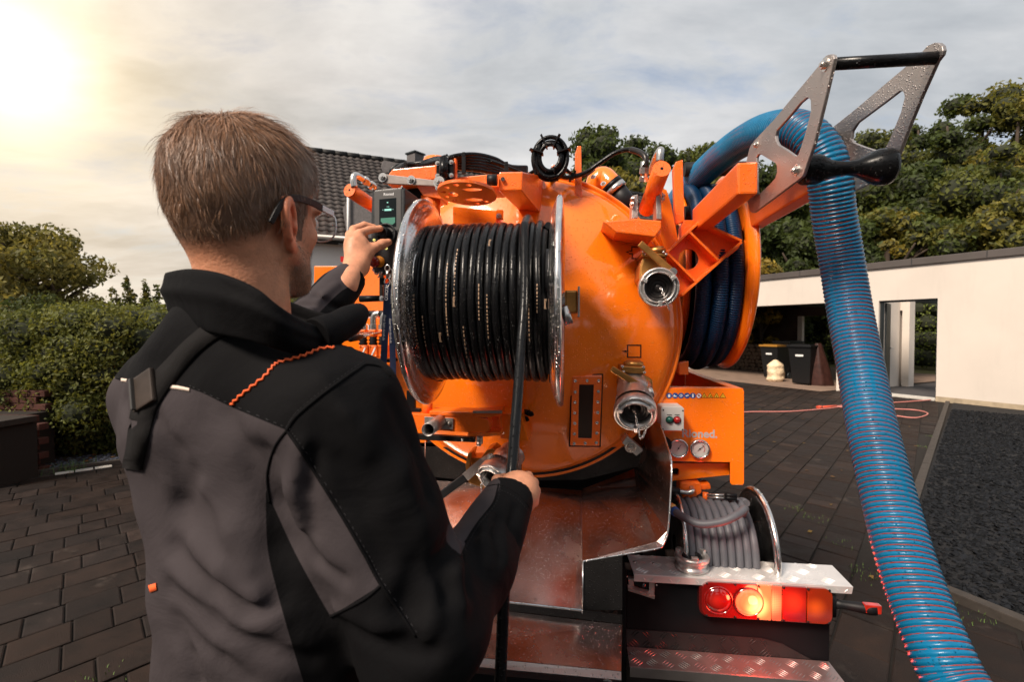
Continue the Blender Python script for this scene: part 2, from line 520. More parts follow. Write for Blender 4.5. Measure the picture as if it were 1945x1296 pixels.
# --- paved yard: slabs in rows, the nearest as parts
def paving():
    root = empty('paved_yard'); tag(root, 'dark grey paved yard of wet rectangular slabs', None, kind='structure')
    ra = R(40); rb = R(-41)
    u = np.array([math.sin(ra), math.cos(ra)]); v = np.array([math.sin(rb), math.cos(rb)])
    W_ROW = 0.235
    slabs = []
    r2 = random.Random(5)
    k2a, k2b = G(1692, 1085), G(1945, 1190); k2d = (k2b - k2a).normalized(); k2n = Vector((-k2d.y, k2d.x, 0))
    kerbA, kerbB = G(1800, 765), G(1722, 950)
    kd = (kerbA - kerbB).normalized()
    kn = Vector((kd.y, -kd.x, 0))
    lA, lB = G(0, 905), G(235, 872)
    ld = (lB - lA).normalized(); ln = Vector((-ld.y, ld.x, 0))
    for row in range(-74, 74):
        o = r2.uniform(0, 0.4)
        s = -18 + o
        while s < 22:
            ln_ = r2.choice([0.16, 0.24, 0.24, 0.31, 0.35])
            c = u * (s + ln_ / 2) + v * (row * W_ROW)
            s += ln_
            if c[1] < -2.5 or c[1] > 13.5 or abs(c[0]) > 11: continue
            C3 = Vector((c[0], c[1], 0))
            if (C3 - kerbB).dot(kn) > -0.05 and (C3 - k2a).dot(k2n) > -0.16: continue
            if (C3 - lA).dot(ln) > -0.16: continue
            if (Vector((c[0], c[1], 0)) - GAR0).dot(GARN) > -0.02: continue
            dist = math.hypot(c[0], c[1])
            vis = abs(c[0]) < 1.08 * c[1] + 0.3 and c[1] > 1.9
            slabs.append((not vis, dist, c, ln_, row))
    slabs.sort(key=lambda t: (t[0], t[1]))
    g = 0.0035
    def slab_arrays(c, l, bevel=0.004, tz=0.0, tx=0.0, ty=0.0):
        hu, hv = l / 2 - g, W_ROW / 2 * 0.985 - g
        top = []; low = []; out = []
        for a, b in ((-1, -1), (1, -1), (1, 1), (-1, 1)):
            p = c + u * a * hu + v * b * hv
            q = c + u * a * (hu - bevel * 1.6) + v * b * (hv - bevel * 1.6)
            top.append((q[0], q[1], tz + a * tx + b * ty)); low.append((p[0], p[1], tz - bevel + a * tx + b * ty)); out.append((p[0], p[1], -0.02))
        vs = top + low + out
        fs = [(0, 1, 2, 3)]
        for i in range(4):
            j = (i + 1) % 4
            fs.append((i, 4 + i, 4 + j, j)); fs.append((4 + i, 8 + i, 8 + j, 4 + j))
        return vs, fs
    # clumsy but real: each slab sits a little differently
    rest_v, rest_f, rest_c = [], [], []
    for i, (nv, dist, c, l, row) in enumerate(slabs):
        tz = r2.uniform(-0.003, 0.003); tx = r2.uniform(-0.0015, 0.0015); ty = r2.uniform(-0.0015, 0.0015)
        t = r2.choice([0.75, 0.9, 1.0, 1.0, 1.15, 1.3]) * r2.uniform(0.9, 1.1)
        if l < 0.2 and r2.random() < 0.35: t = 1.7
        warm = r2.uniform(-0.1, 0.1)
        col = (t * (1 + warm), t, t * (1 - warm))
        vs, fs = slab_arrays(c, l, 0.004, tz, tx, ty)
        if i < 300:
            me = bpy.data.meshes.new('slab'); me.from_pydata(vs, [], [tuple(reversed(f)) if False else f for f in fs])
            me.materials.append(M['paver'])
            o = bpy.data.objects.new('slab', me); COL.objects.link(o); o.parent = root
            a = me.color_attributes.new('tint', 'FLOAT_COLOR', 'CORNER')
            a.data.foreach_set('color', np.tile(np.array([*col, 1.0], dtype=np.float32), len(me.loops)))
        else:
            b = len(rest_v); rest_v += vs; rest_f += [tuple(b + k for k in f) for f in fs]; rest_c += [col] * len(fs)
    o = np_mesh('far_slabs', np.array(rest_v), np.array(rest_f), M['paver'], root, smooth=False)
    face_color(o, np.array(rest_c)); tag(o, kind='stuff')

# --- garage wall geometry
GAR0 = G(1777, 762); GAR0.z = 0
_p1 = G(1415, 723); _p1.z = 0
GARU = (_p1 - GAR0).normalized()              # along the wall, leading away
GARN = Vector((-GARU.y, GARU.x, 0))
if GARN.dot(GAR0) < 0: GARN = -GARN           # pointing away from the camera
def GP(px, py, back=0.0):
    p = hit_plane(px, py, GAR0 + GARN * back, GARN)
    return (p - GAR0).dot(GARU), p.z
def gpt(s, n, z): return GAR0 + GARU * s + GARN * n + Vector((0, 0, z))
paving()

def garage():
    root = thing('garage', 'long white flat roofed garage with open carport and a doorway at its right', 'garage')
    top = 2.86
    door_s1, _ = GP(1666, 750); _, door_z = GP(1777, 567)
    car_s0, _ = GP(1588, 740); car_s1 = 9.5; _, car_z = GP(1500, 579)
    # front wall in one sheet with a real doorway
    outer = [gpt(-7, 0, -0.02), gpt(0, 0, -0.02), gpt(0, 0, door_z), gpt(door_s1, 0, door_z), gpt(door_s1, 0, -0.02), gpt(car_s0, 0, -0.02),
             gpt(car_s0, 0, car_z), gpt(car_s1, 0, car_z), gpt(car_s1, 0, -0.02), gpt(car_s1 + 0.4, 0, -0.02), gpt(car_s1 + 0.4, 0, top), gpt(-7, 0, top)]
    mb = MB(); mb.prism(outer, GARN * 0.26); mb.build('wall', M['render'], root, bevel=0.006)
    cs = car_s0 - 0.2
    mb = MB(); mb.prism([gpt(cs, -0.05, top + 0.002), gpt(car_s1 + 0.46, -0.05, top + 0.002), gpt(car_s1 + 0.46, -0.05, top + 0.15), gpt(cs, -0.05, top + 0.15)], GARN * 7.2)
    mb.build('roof', M['roofedge'], root, bevel=0.01)
    mb = MB(); mb.prism([gpt(-7.06, -0.05, top + 0.002), gpt(cs - .004, -0.05, top + 0.002), gpt(cs - .004, -0.05, top + 0.15), gpt(-7.06, -0.05, top + 0.15)], GARN * 0.36)
    mb.build('wall_coping', M['roofedge'], root, bevel=0.01)
    for k in range(14):
        sj = car_s1 - .3 - k * 1.25; mb = MB(); mb.prism([gpt(sj, -0.0525, top + .002), gpt(sj + .012, -0.0525, top + .002), gpt(sj + .012, -0.0525, top + .151), gpt(sj, -0.0525, top + .151)], GARN * .002); mb.build('sheet_joint', M['anthra'], root)
    mb = MB(); mb.prism([gpt(-7.0, -.004, -.01), gpt(-.001, -.004, -.01), gpt(-.001, -.004, .10), gpt(-7, -.004, .10)], GARN * .003); mb.build('base_strip', mk('stained_base', (.40, .32, .22), rough=.9, var=(6, .3, 8)), root)
    # ceiling beams inside and dark lining
    D = 6.2
    mb = MB()
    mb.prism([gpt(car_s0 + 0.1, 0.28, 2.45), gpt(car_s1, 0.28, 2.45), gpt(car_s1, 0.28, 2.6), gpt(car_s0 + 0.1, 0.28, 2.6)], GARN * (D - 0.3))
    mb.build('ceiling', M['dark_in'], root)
    for k in range(5):
        mb = MB(); s = car_s0 + 0.6 + k * 1.5
        mb.prism([gpt(s, 0.3, 2.28), gpt(s + 0.12, 0.3, 2.28), gpt(s + 0.12, 0.3, 2.448), gpt(s, 0.3, 2.448)], GARN * (D - 0.4))
        mb.build('ceiling_beam', M['anthra'], root)
    # back wall with an opening and a small window
    def BP(px, py): return GP(px, py, D)
    ws0, wz0 = BP(1438, 632); ws1, wz1 = BP(1411, 606)
    os0, oz0 = BP(1620, 690); os1, oz1 = BP(1521, 601)
    hole = [gpt(ws0, D, wz0), gpt(ws1, D, wz0), gpt(ws1, D, wz1), gpt(ws0, D, wz1)]
    far = car_s1 + 1
    outer = [gpt(os1, D, -0.02), gpt(far, D, -0.02), gpt(far, D, 2.6), gpt(os0 - 0.0, D, 2.6), gpt(os0, D, oz1), gpt(os1, D, oz1)]
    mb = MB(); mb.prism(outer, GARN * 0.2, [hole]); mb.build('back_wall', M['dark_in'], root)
    mb = MB(); mb.prism([gpt(os1 + 0.02, D - 0.16, 0), gpt(os1 - 0.16, D - 0.16, 0), gpt(os1 - 0.16, D - 0.16, oz1), gpt(os1 + 0.02, D - 0.16, oz1)], GARN * 0.14)
    mb.build('post', M['render'], root, bevel=0.004)
    fr = MB()
    for (a, b, c, d) in ((ws0 - .04, ws1 + .04, wz0 - .04, wz0), (ws0 - .04, ws1 + .04, wz1, wz1 + .04), (ws0 - .04, ws0, wz0, wz1), (ws1, ws1 + .04, wz0, wz1)):
        fr.prism([gpt(a, D - 0.02, c), gpt(b, D - 0.02, c), gpt(b, D - 0.02, d), gpt(a, D - 0.02, d)], GARN * 0.06)
    fr.build('window_frame', M['anthra'], root)
    # side wall between carport and passage, passage beyond the doorway
    mb = MB(); mb.prism([gpt(car_s0 - 0.02, 0.262, 0), gpt(car_s0 - 0.02, 2.38, 0), gpt(car_s0 - 0.02, 2.38, 2.6), gpt(car_s0 - 0.02, 0.262, 2.6)], -GARU * 0.16)
    mb.build('partition_wall', M['render'], root)
    # white store room seen through the doorway, with a recess
    B = 2.4
    s_r, _ = GP(1726, 700, B); s_l, _ = GP(1680, 700, B)
    sa, _ = GP(1712, 700, B); sb, _ = GP(1705, 700, B)
    _, rz = GP(1708, 590, B)
    out = [gpt(s_r, B, 0), gpt(sa, B, 0), gpt(sa, B, rz), gpt(sb, B, rz), gpt(sb, B, 0), gpt(s_l + 0.2, B, 0), gpt(s_l + 0.2, B, 2.5), gpt(s_r, B, 2.5)]
    mb = MB(); mb.prism(out, GARN * 0.25); mb.build('store_room_wall', M['render'], root)
    mb = MB(); mb.prism([gpt(sb + .02, B + 0.27, 0), gpt(sa - .02, B + 0.27, 0), gpt(sa - .02, B + 0.27, rz + .05), gpt(sb + .02, B + 0.27, rz + .05)], GARN * 0.03); mb.build('recess_door', M['anthra'], root)
    # open door leaf, hinged at the left jamb, standing into the passage
    h0 = gpt(door_s1 - 0.03, 0.27, 0.01)
    Yd = h0.y
    while (Vector((W(1691, 700, Yd).x, Yd, 0)) - Vector((h0.x, h0.y, 0))).length < .78 and Yd < h0.y + 3: Yd += .01
    ddir = (Vector((W(1691, 700, Yd).x, Yd, 0)) - Vector((h0.x, h0.y, 0))).normalized()
    h1 = h0 + ddir * 0.72
    z = Vector((0, 0, door_z - 0.05))
    th = Vector((-ddir.y, ddir.x, 0)) * 0.05
    mb = MB(); mb.prism([h0, h1, h1 + z, h0 + z], th)
    d = mb.build('door', M['anthra'], root, bevel=0.003)
    mb = MB(); hp = h0 + ddir * 0.62 + Vector((0, 0, 1.03))
    mb.cyl(hp, hp - th * 1.4, 0.012); mb.cyl(hp - th * 1.4, hp - th * 1.4 - ddir * 0.12, 0.009)
    mb.build('door_handle', MET['steel'], d)
    mb = MB(); mb.prism([gpt(0.0, -0.06, 0.0), gpt(door_s1, -0.06, 0.0), gpt(door_s1, -0.06, 0.035), gpt(0, -0.06, 0.035)], GARN * 0.36)
    mb.build('door_sill', M['kerb_white'], root, bevel=0.004)
    fr = MB()
    for (a, b, c, d_) in ((-0.0, 0.035, 0, door_z - .002), (door_s1 - .035, door_s1, 0, door_z - .002)):
        fr.prism([gpt(a, 0.06, c + .036), gpt(b, 0.06, c + .036), gpt(b, 0.06, d_), gpt(a, 0.06, d_)], GARN * 0.1)
    fr.prism([gpt(0.036, 0.06, door_z - .04), gpt(door_s1 - .036, 0.06, door_z - .04), gpt(door_s1 - .036, 0.06, door_z - .002), gpt(0.036, 0.06, door_z - .002)], GARN * 0.1)
    fr.build('door_frame', M['anthra'], root)
    # floor of the carport (paler concrete) and the passage
    mb = MB(); mb.add([gpt(car_s0 + 0.01, -0.6, 0.004), gpt(car_s1, -0.6, 0.004), gpt(car_s1, D + 1, 0.004), gpt(car_s0 + 0.01, D + 1, 0.004)], [(0, 1, 2, 3)])
    tag(mb.build('carport_floor', mk('carport_floor', (0.22, 0.15, 0.11), rough=0.85, var=(3, 0.25))), kind='structure')
    mb = MB(); mb.add([gpt(-7, 0.262, 0.004), gpt(car_s0 - .2, 0.262, 0.004), gpt(car_s0 - .2, 5.6, 0.004), gpt(-7, 5.6, 0.004)], [(0, 1, 2, 3)])
    tag(mb.build('passage_floor', M['paver_flat']), kind='structure')
    mb = MB(); mb.add([gpt(-30, 5.602, 0.0), gpt(car_s0 + 8, 5.602, 0.0), gpt(car_s0 + 8, 30, 0.0), gpt(-30, 30, 0.0)], [(0, 1, 2, 3)])
    tag(mb.build('lawn', M['lawn']), kind='structure')
    # side of the carport furthest away
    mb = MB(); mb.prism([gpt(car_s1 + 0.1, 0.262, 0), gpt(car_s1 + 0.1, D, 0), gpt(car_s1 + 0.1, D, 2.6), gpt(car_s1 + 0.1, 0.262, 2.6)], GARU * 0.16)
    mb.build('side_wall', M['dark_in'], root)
    return car_s0
MET = {}
MET['steel'] = mk('stainless_steel', (0.62, 0.60, 0.58), rough=0.28, metal=1.0, var=(40, 0.1), rvar=0.08)
M['paver_flat'] = mk('passage_paving', (0.06, 0.055, 0.055), rough=0.7, var=(5, 0.3))
CAR_S0 = garage()

def gar_at(px, py, back):      # a place on the ground inside the garage
    p = hit_plane(px, py, GAR0 + GARN * back, GARN); return Vector((p.x, p.y, 0))
def wheelie_bin(base, rotz, mat, lidmat, label, w=0.55, h=1.0):
    t = thing('wheelie_bin', label, 'bin', base, rotz, 'wheelie bins in the carport')
    mb = MB(); d = w * 1.1
    lo = [(-w * .38, -d * .35, 0.04), (w * .38, -d * .35, 0.04), (w * .38, d * .35, 0.04), (-w * .38, d * .35, 0.04)]
    hi = [(-w / 2, -d / 2, h * .92), (w / 2, -d / 2, h * .92), (w / 2, d / 2, h * .92), (-w / 2, d / 2, h * .92)]
    mb.add(lo + hi, [(3, 2, 1, 0), (4, 5, 6, 7)] + [(i, (i + 1) % 4, 4 + (i + 1) % 4, 4 + i) for i in range(4)])
    mb.build('bin_body', mat, t, bevel=0.02)
    mb = MB(); mb.box((0, -0.02, h * .92 + .03), (w * 1.06, d * 1.08, 0.05)); mb.box((0, -0.02, h * .92 + .062), (w * .8, d * .8, 0.02)); mb.build('lid', lidmat, t, bevel=0.012)
    for sx in (-1, 1):
        mb = MB(); mb.cyl((sx * w * .42, d * .42, 0.1), (sx * w * .5, d * .42, 0.1), 0.1, 20); mb.build('wheel', M['anthra'], t)
    mb = MB(); mb.cyl((-w * .4, d * .58, h * .95), (w * .4, d * .58, h * .95), 0.018); mb.build('handle', M['anthra'], t)
    mb = MB(); mb.box((0, -d * .485, h * .72), (w * .34, 0.004, 0.05)); mb.build('sticker', M['white_pl'], t)
    return t
ga = math.atan2(GARN.x, GARN.y)
yl = mk('yellow_lid', (0.42, 0.20, 0.03), rough=0.4)
blk = mk('black_bin_plastic', (0.005, 0.005, 0.0055), rough=0.45)
wheelie_bin(gar_at(1473, 700, 1.3), -ga, blk, yl, 'black wheelie bin with yellow lid behind the pale sack', 0.58, 1.05)
wheelie_bin(gar_at(1497, 700, 2.4), -ga, blk, blk, 'black wheelie bin with dark lid behind the yellow lidded bin', 0.6, 1.15)
wheelie_bin(gar_at(1530, 700, 0.55), -ga + 0.1, blk, blk, 'black wheelie bin with red sticker nearest the white pillar', 0.6, 1.1)

def sack():
    base = gar_at(1473, 700, 0.55)
    n, m = 24, 16; vs = []; fs = []
    for i in range(n):
        t = i / (n - 1); z = 0.62 * t
        r = 0.24 * (1.0 - 0.15 * t) * (1 - max(0, (t - 0.72) / 0.28) ** 1.5 * 0.8) * (0.8 + 0.2 * min(1, t * 8))
        for k in range(m):
            a = 2 * PI * k / m
            q = r * (1 + 0.08 * math.sin(3 * a + 7 * t) + 0.06 * math.sin(5 * a - 11 * t) + 0.05 * math.sin(18 * t))
            vs.append((q * math.cos(a), q * 0.8 * math.sin(a), z))
    for i in range(n - 1):
        for k in range(m):
            fs.append((i * m + k, i * m + (k + 1) % m, (i + 1) * m + (k + 1) % m, (i + 1) * m + k))
    mb = MB(); mb.add(vs, fs, 0, True); mb.add(vs[:m], [tuple(range(m))]); mb.add(vs[-m:], [tuple(range(m))])
    o = mb.build('refuse_sack', mk('sack', (0.75, 0.58, 0.38), rough=0.6, var=(12, 0.35), bump=(25, 0.8, 0.02)))
    o.location = base
    tag(o, 'pale full refuse sack standing on the floor before the yellow lidded bin', 'sack')
sack()
# dark covered stack of cushions / firewood at the left of the carport
def firewood():
    t = thing('wood_pile', 'dark heap of stacked logs at the far left of the carport', 'wood pile', gar_at(1418, 700, 3.2), -ga)
    r3 = random.Random(3)
    me = MB(); me.cyl((0, -0.25, 0), (0, 0.25, 0), 0.075, 9); proto = me.build('log', [mk('log', (0.07, 0.045, 0.028), rough=0.9, var=(9, 0.4))], t)
    first = True
    for row in range(7):
        for k in range(11):
            o = proto if first else proto.copy()
            if not first: COL.objects.link(o)
            first = False
            o.parent = t
            o.location = (-0.8 + k * 0.155 + (row % 2) * 0.07, r3.uniform(-.05, .05), 0.08 + row * 0.135)
            s = r3.uniform(0.8, 1.05); o.scale = (s, 1, s)
firewood()
def tied_tarp():
    base = gar_at(1562, 700, 0.75)
    vs = []; fs = []; n, m = 20, 18
    for i in range(n):
        t = i / (n - 1); z = 1.12 * t
        r = 0.3 * (1 - 0.75 * t ** 1.4)
        for k in range(m):
            a = 2 * PI * k / m
            q = r * (1 + 0.1 * math.sin(6 * a + 2 * t) + 0.05 * math.sin(11 * a))
            vs.append((q * math.cos(a) - 0.12 * t, q * 0.7 * math.sin(a), z))
    for i in range(n - 1):
        for k in range(m):
            fs.append((i * m + k, i * m + (k + 1) % m, (i + 1) * m + (k + 1) % m, (i + 1) * m + k))
    mb = MB(); mb.add(vs, fs, 0, True)
    o = mb.build('covered_parasol', mk('dark_cover', (0.045, 0.018, 0.014), rough=0.35, var=(9, 0.5)))
    o.location = base
    tag(o, 'folded dark covered bundle leaning beside the bins at the white pillar', 'cover')
tied_tarp()

# --- pink garden hose lying on the yard
def ground_hose():
    pts = [G(1330, 790, .012), G(1420, 783, .012), G(1500, 782, .012), G(1575, 776, .012), G(1612, 771, .012), G(1665, 776, .012), G(1735, 779, .012), G(1762, 786, .012), G(1740, 794, .012),
           G(1700, 790, .012), G(1668, 784, .012), G(1620, 776, .02), G(1590, 772, .012), G(1640, 768, .012), G(1700, 765, .012), G(1768, 760, .03)]
    mb = MB(); mb.tube(smooth_path(pts, 8), 0.011, 8)
    t = thing('garden_hose', 'thin pink garden hose lying in loops on the paving before the garage', 'garden hose')
    mb.build('hose', mk('pink_hose', (0.55, 0.2, 0.17), rough=0.5), t)
    mb = MB(); a = G(1560, 774, .015); b = G(1588, 772, .015)
    mb.cyl(a, b, 0.024, 12); mb.cyl(a + (a - b) * .25, a, 0.035, 12); mb.build('nozzle', mk('red_nozzle', (0.6, 0.08, 0.04), rough=0.4), t)
ground_hose()

# --- kerbs
def kerbs():
    t = empty('left_kerb'); tag(t, kind='structure')
    a, b = G(-160, 935), G(640, 826); d = (b - a).normalized(); nn = Vector((-d.y, d.x, 0))
    L = (b - a).length; n = int(L / 0.5)
    for i in range(n):
        p = a + d * (i * 0.5 + 0.004); q = a + d * (i * 0.5 + 0.496)
        z = 0.045 + rnd.uniform(-.004, .004)
        mb = MB(); mb.beam(p + Vector((0, 0, z - .1)) + nn * .03, q + Vector((0, 0, z - .1)) + nn * .03, 0.06, 0.2)
        mb.build('kerbstone', M['kerb'], t, bevel=0.006)
    a2 = G(103, 902, 0.004); b2 = G(214, 886, 0.004); step = (b2 - a2) / 3
    for i in range(3):
        mb = MB(); p = a2 + step * i + step * .04; q = a2 + step * (i + 1) - step * .04
        nrm = Vector((-step.y, step.x, 0)).normalized()
        mb.prism([p + nrm * -.05, q + nrm * -.05, q + nrm * .035, p + nrm * .035], Vector((0, 0, 0.012)))
        mb.build('white_block', M['kerb_white'], t, bevel=0.004)
    t2 = empty('right_kerb'); tag(t2, kind='structure')
    a, b = G(1800, 765), G(1692, 1085)
    d = (b - a).normalized(); L = (b - a).length; n = int(L / 0.8) + 0
    for i in range(n):
        p = a + d * (i * .8 + .004); q = a + d * (i * .8 + .796)
        mb = MB(); mb.beam(p + Vector((0, 0, -.068)), q + Vector((0, 0, -.068)), 0.07, 0.2)
        mb.build('kerbstone', M['kerb'], t2, bevel=0.006)
kerbs()
def kerb_two():
    t2 = empty('lower_right_kerb'); tag(t2, kind='structure')
    a, b = G(1692, 1085), G(1945, 1190); d = (b - a).normalized()
    for i in range(0, 7):
        p = a + d * (i * .8 + .004); q = a + d * (i * .8 + .796); mb = MB(); mb.beam(p + Vector((0, 0, -.060)), q + Vector((0, 0, -.060)), 0.07, 0.2); mb.build('kerbstone', M['kerb'], t2, bevel=0.006)
kerb_two()

def chips():
    # slate gravel bed at the right: real chips near, ground sheet below
    A, B = G(1806, 766), G(1692, 1085)
    k2d = (G(1945, 1190) - G(1692, 1085)).normalized()
    d = (B - A).normalized(); nr = Vector((-d.y, d.x, 0))
    if nr.x < 0: nr = -nr
    far = A + (A - B).normalized() * 1
    mb = MB(); mb.add([far + nr * .04 + Vector((0, 0, .002)), B + Vector((0, 0, .002)), B + k2d * 14 + Vector((0, 0, .002)), far + nr * 14 + Vector((0, 0, .002))], [(0, 1, 2, 3)])
    tag(mb.build('gravel_bed', mk('slate_bed', (0.004, 0.004, 0.005), rough=0.85, var=(60, 0.5), bump=(45, 1.0, 0.02))), kind='structure')
    def scatter(name, n, pick, mat, size, base=(1, 1, 1), var=0.4):
        P = pick(n); n = len(P)
        base_v = np.array([(-1, -1, 0), (1, -1, 0), (1, 1, 0), (-1, 1, 0), (-.6, -.5, .55), (.7, -.6, .5), (.5, .7, .6), (-.7, .6, .5)], dtype=float)
        base_f = np.array([(4, 5, 6, 7), (0, 1, 5, 4), (1, 2, 6, 5), (2, 3, 7, 6), (3, 0, 4, 7)])
        S = size * rng.uniform(0.4, 1.3, (n, 1, 1)) * np.stack([np.ones(n), rng.uniform(.5, .9, n), rng.uniform(.5, 1.0, n)], 1)[:, None, :]
        V = base_v[None] * S + rng.normal(0, size * 0.12, (n, 8, 3))
        a = rng.uniform(0, 2 * PI, n); c, s = np.cos(a), np.sin(a)
        X = V[:, :, 0] * c[:, None] - V[:, :, 1] * s[:, None]; Y = V[:, :, 0] * s[:, None] + V[:, :, 1] * c[:, None]
        tl = rng.normal(0, 0.35, (n, 1)); Z = V[:, :, 2] + X * tl
        V = np.stack([X, Y, Z], 2) + P[:, None, :]
        Fc = (base_f[None] + (np.arange(n) * 8)[:, None, None]).reshape(-1, 4)
        o = np_mesh(name, V.reshape(-1, 3), Fc, mat, smooth=False)
        t = rng.uniform(1 - var, 1 + var, n)[:, None] * np.array(base)[None]
        face_color(o, np.repeat(t, 5, 0))
        return o
    def pick_r(n):
        out = []
        s = rng.uniform(-8.5, 5.5, n * 3); w = rng.uniform(0.05, 7, n * 3) ** 1.0
        P = np.array(B)[None] + np.outer(s, np.array(d)) + np.outer(w, np.array(nr))
        keep = (np.abs(P[:, 0]) < 1.2 * P[:, 1] + .3) & (P[:, 1] > 1.0)
        keep &= ((P[:, :2] - np.array(GAR0)[None, :2]) @ np.array(GARN)[:2]) < -0.03
        k2n = np.array([-k2d.y, k2d.x, 0]); keep &= ((P - np.array(B)[None]) @ k2n) > .03
        P = P[keep][:n]; P[:, 2] = 0.004; return P
    o = scatter('slate_gravel', 46000, pick_r, M['slate'], 0.016, var=0.7); tag(o, kind='stuff')
    # bed at the left, before the hedge
    a, b = G(-160, 935), G(640, 826); dl = (b - a).normalized(); nl = Vector((-dl.y, dl.x, 0))
    mb = MB(); mb.add([a - dl * 6 + nl * .06 + Vector((0, 0, .004)), b + dl * 6 + nl * .06 + Vector((0, 0, .004)), b + dl * 6 + nl * 9 + Vector((0, 0, .004)), a - dl * 6 + nl * 9 + Vector((0, 0, .004))], [(0, 1, 2, 3)])
    tag(mb.build('hedge_bed', M['earth']), kind='structure')
    def pick_l(n):
        s = rng.uniform(0, 7.5, n); w = 0.08 + np.abs(rng.normal(0, 0.33, n))
        P = np.array(a)[None] + np.outer(s, np.array(dl)) + np.outer(w, np.array(nl)); P[:, 2] = 0.006
        return P
    o = scatter('pale_gravel', 7000, pick_l, M['slate'], 0.014, base=(11, 11, 11.5), var=0.6); tag(o, kind='stuff')
    # fallen leaves
    def leaves(n, pick, name, cols, size=0.025):
        P = pick(n)
        q = np.array([(-1, -.6, 0), (1, -.5, .25), (.9, .6, .1), (-.9, .5, .3)]) * size
        ang = rng.uniform(0, 2 * PI, n); c, s = np.cos(ang), np.sin(ang)
        V = np.repeat(q[None], n, 0) * rng.uniform(.6, 1.3, (n, 1, 1))
        X = V[:, :, 0] * c[:, None] - V[:, :, 1] * s[:, None]; Y = V[:, :, 0] * s[:, None] + V[:, :, 1] * c[:, None]
        V = np.stack([X, Y, V[:, :, 2] * rng.uniform(0, 1.5, (n, 1))], 2) + P[:, None, :] + np.array([0, 0, .01])
        o = np_mesh(name, V.reshape(-1, 3), np.arange(n * 4).reshape(-1, 4), M['leaf'], smooth=False)
        face_color(o, np.array(cols)[rng.integers(0, len(cols), n)] * rng.uniform(.6, 1.3, (n, 1)))
        tag(o, kind='stuff')
    def pick_l2(n):
        s = rng.uniform(0, 7.5, n); w = 0.08 + rng.uniform(0, 1.1, n)
        P = np.array(a)[None] + np.outer(s, np.array(dl)) + np.outer(w, np.array(nl)); P[:, 2] = 0.01; return P
    leaves(160, pick_l2, 'fallen_leaves', [(.5, .14, .03), (.42, .2, .05), (.3, .1, .03)])
    def pick_y(n):
        P = np.zeros((n, 3)); P[:, 0] = rng.uniform(1.2, 6.5, n); P[:, 1] = rng.uniform(2.2, 9.5, n)
        P = P[((P - np.array(B)[None]) @ np.array(nr)) < 0]
        P[:, 2] = 0.002
        return P
    Pn = len(pick_y(60))
    def pick_y2(n): return _py[:n]
    _py = pick_y(120); leaves(len(_py), pick_y2, 'fallen_leaves', [(.32, .2, .05), (.18, .1, .04)], 0.018)
    # grass tufts in joints
    def tuft(cx, cy, n, h, spread, label):
        P = np.stack([rng.normal(cx, spread, n), rng.normal(cy, spread, n), np.zeros(n)], 1)
        a_ = rng.uniform(0, 2 * PI, n); hh = h * rng.uniform(.5, 1.2, n); le = rng.uniform(.2, .8, n)
        w = .0022
        dx, dy = np.cos(a_), np.sin(a_)
        base = np.stack([-dy * w, dx * w, np.zeros(n)], 1)
        mid = np.stack([dx * hh * le * .4, dy * hh * le * .4, hh * .6], 1)
        tip = np.stack([dx * hh * le, dy * hh * le, hh], 1)
        V = np.stack([P - base, P + base, P + mid + base * .7, P + mid - base * .7, P + mid + base * .7, P + tip, P + tip, P + mid - base * .7], 1)
        o = np_mesh('grass_tuft', V.reshape(-1, 3), np.arange(n * 8).reshape(-1, 4), M['grass'], smooth=False)
        face_color(o, np.repeat(np.array([(.09, .15, .035)]) * rng.uniform(.6, 1.3, (n, 1)), 2, 0))
        tag(o, kind='stuff')
    g = G(140, 893); tuft(g.x, g.y, 160, .09, .09, '')
    for (px, py) in ((1800, 1150), (1860, 1178), (1505, 965), (1545, 985), (1640, 1085), (1600, 1035), (1655, 1100), (1770, 830), (1755, 850), (185, 1290)):
        g = G(px, py); tuft(g.x, g.y, 26, .018, .045, '')
chips()

# --- foliage
def leaf_cloud(centers, radii, n, size, cols, name, parent, shell=0.55, flat=1.0, droop=0.0, colw=None, mat=None):
    centers = np.array(centers, float); radii = np.array(radii, float)
    if radii.ndim == 1: radii = np.stack([radii] * 3, 1)
    w = (radii.prod(1)) ** (2 / 3); w /= w.sum()
    idx = rng.choice(len(centers), n, p=w)
    d = rng.normal(size=(n, 3)); d /= np.linalg.norm(d, axis=1)[:, None]
    rr = shell + (1 - shell) * rng.uniform(0, 1, n) ** 0.6
    rr *= 1 + 0.10 * rng.normal(size=n)
    P = centers[idx] + d * radii[idx] * rr[:, None]
    # small sprig of leaf: a bent quad, normal biased outward
    nn = d + 0.9 * rng.normal(size=(n, 3)); nn /= np.linalg.norm(nn, axis=1)[:, None]
    t = np.cross(nn, rng.normal(size=(n, 3))); t /= np.linalg.norm(t, axis=1)[:, None]
    b = np.cross(nn, t)
    s = size * rng.uniform(0.5, 1.4, n)[:, None]
    V = np.stack([P - t * s, P - b * s * 0.55 + nn * s * .15, P + t * s, P + b * s * 0.55 + nn * s * .15], 1)
    o = np_mesh(name, V.reshape(-1, 3), np.arange(n * 4).reshape(-1, 4), mat or M['leaf'], parent, smooth=False)
    cols = np.array(cols, float)
    # every lobe leans to one of the colours
    lobe_c = rng.integers(0, len(cols), len(centers))
    c = cols[lobe_c[idx]] * 0.6 + cols[rng.integers(0, len(cols), n)] * 0.4
    c = c * rng.uniform(0.55, 1.4, (n, 1))
    face_color(o, c)
    return o
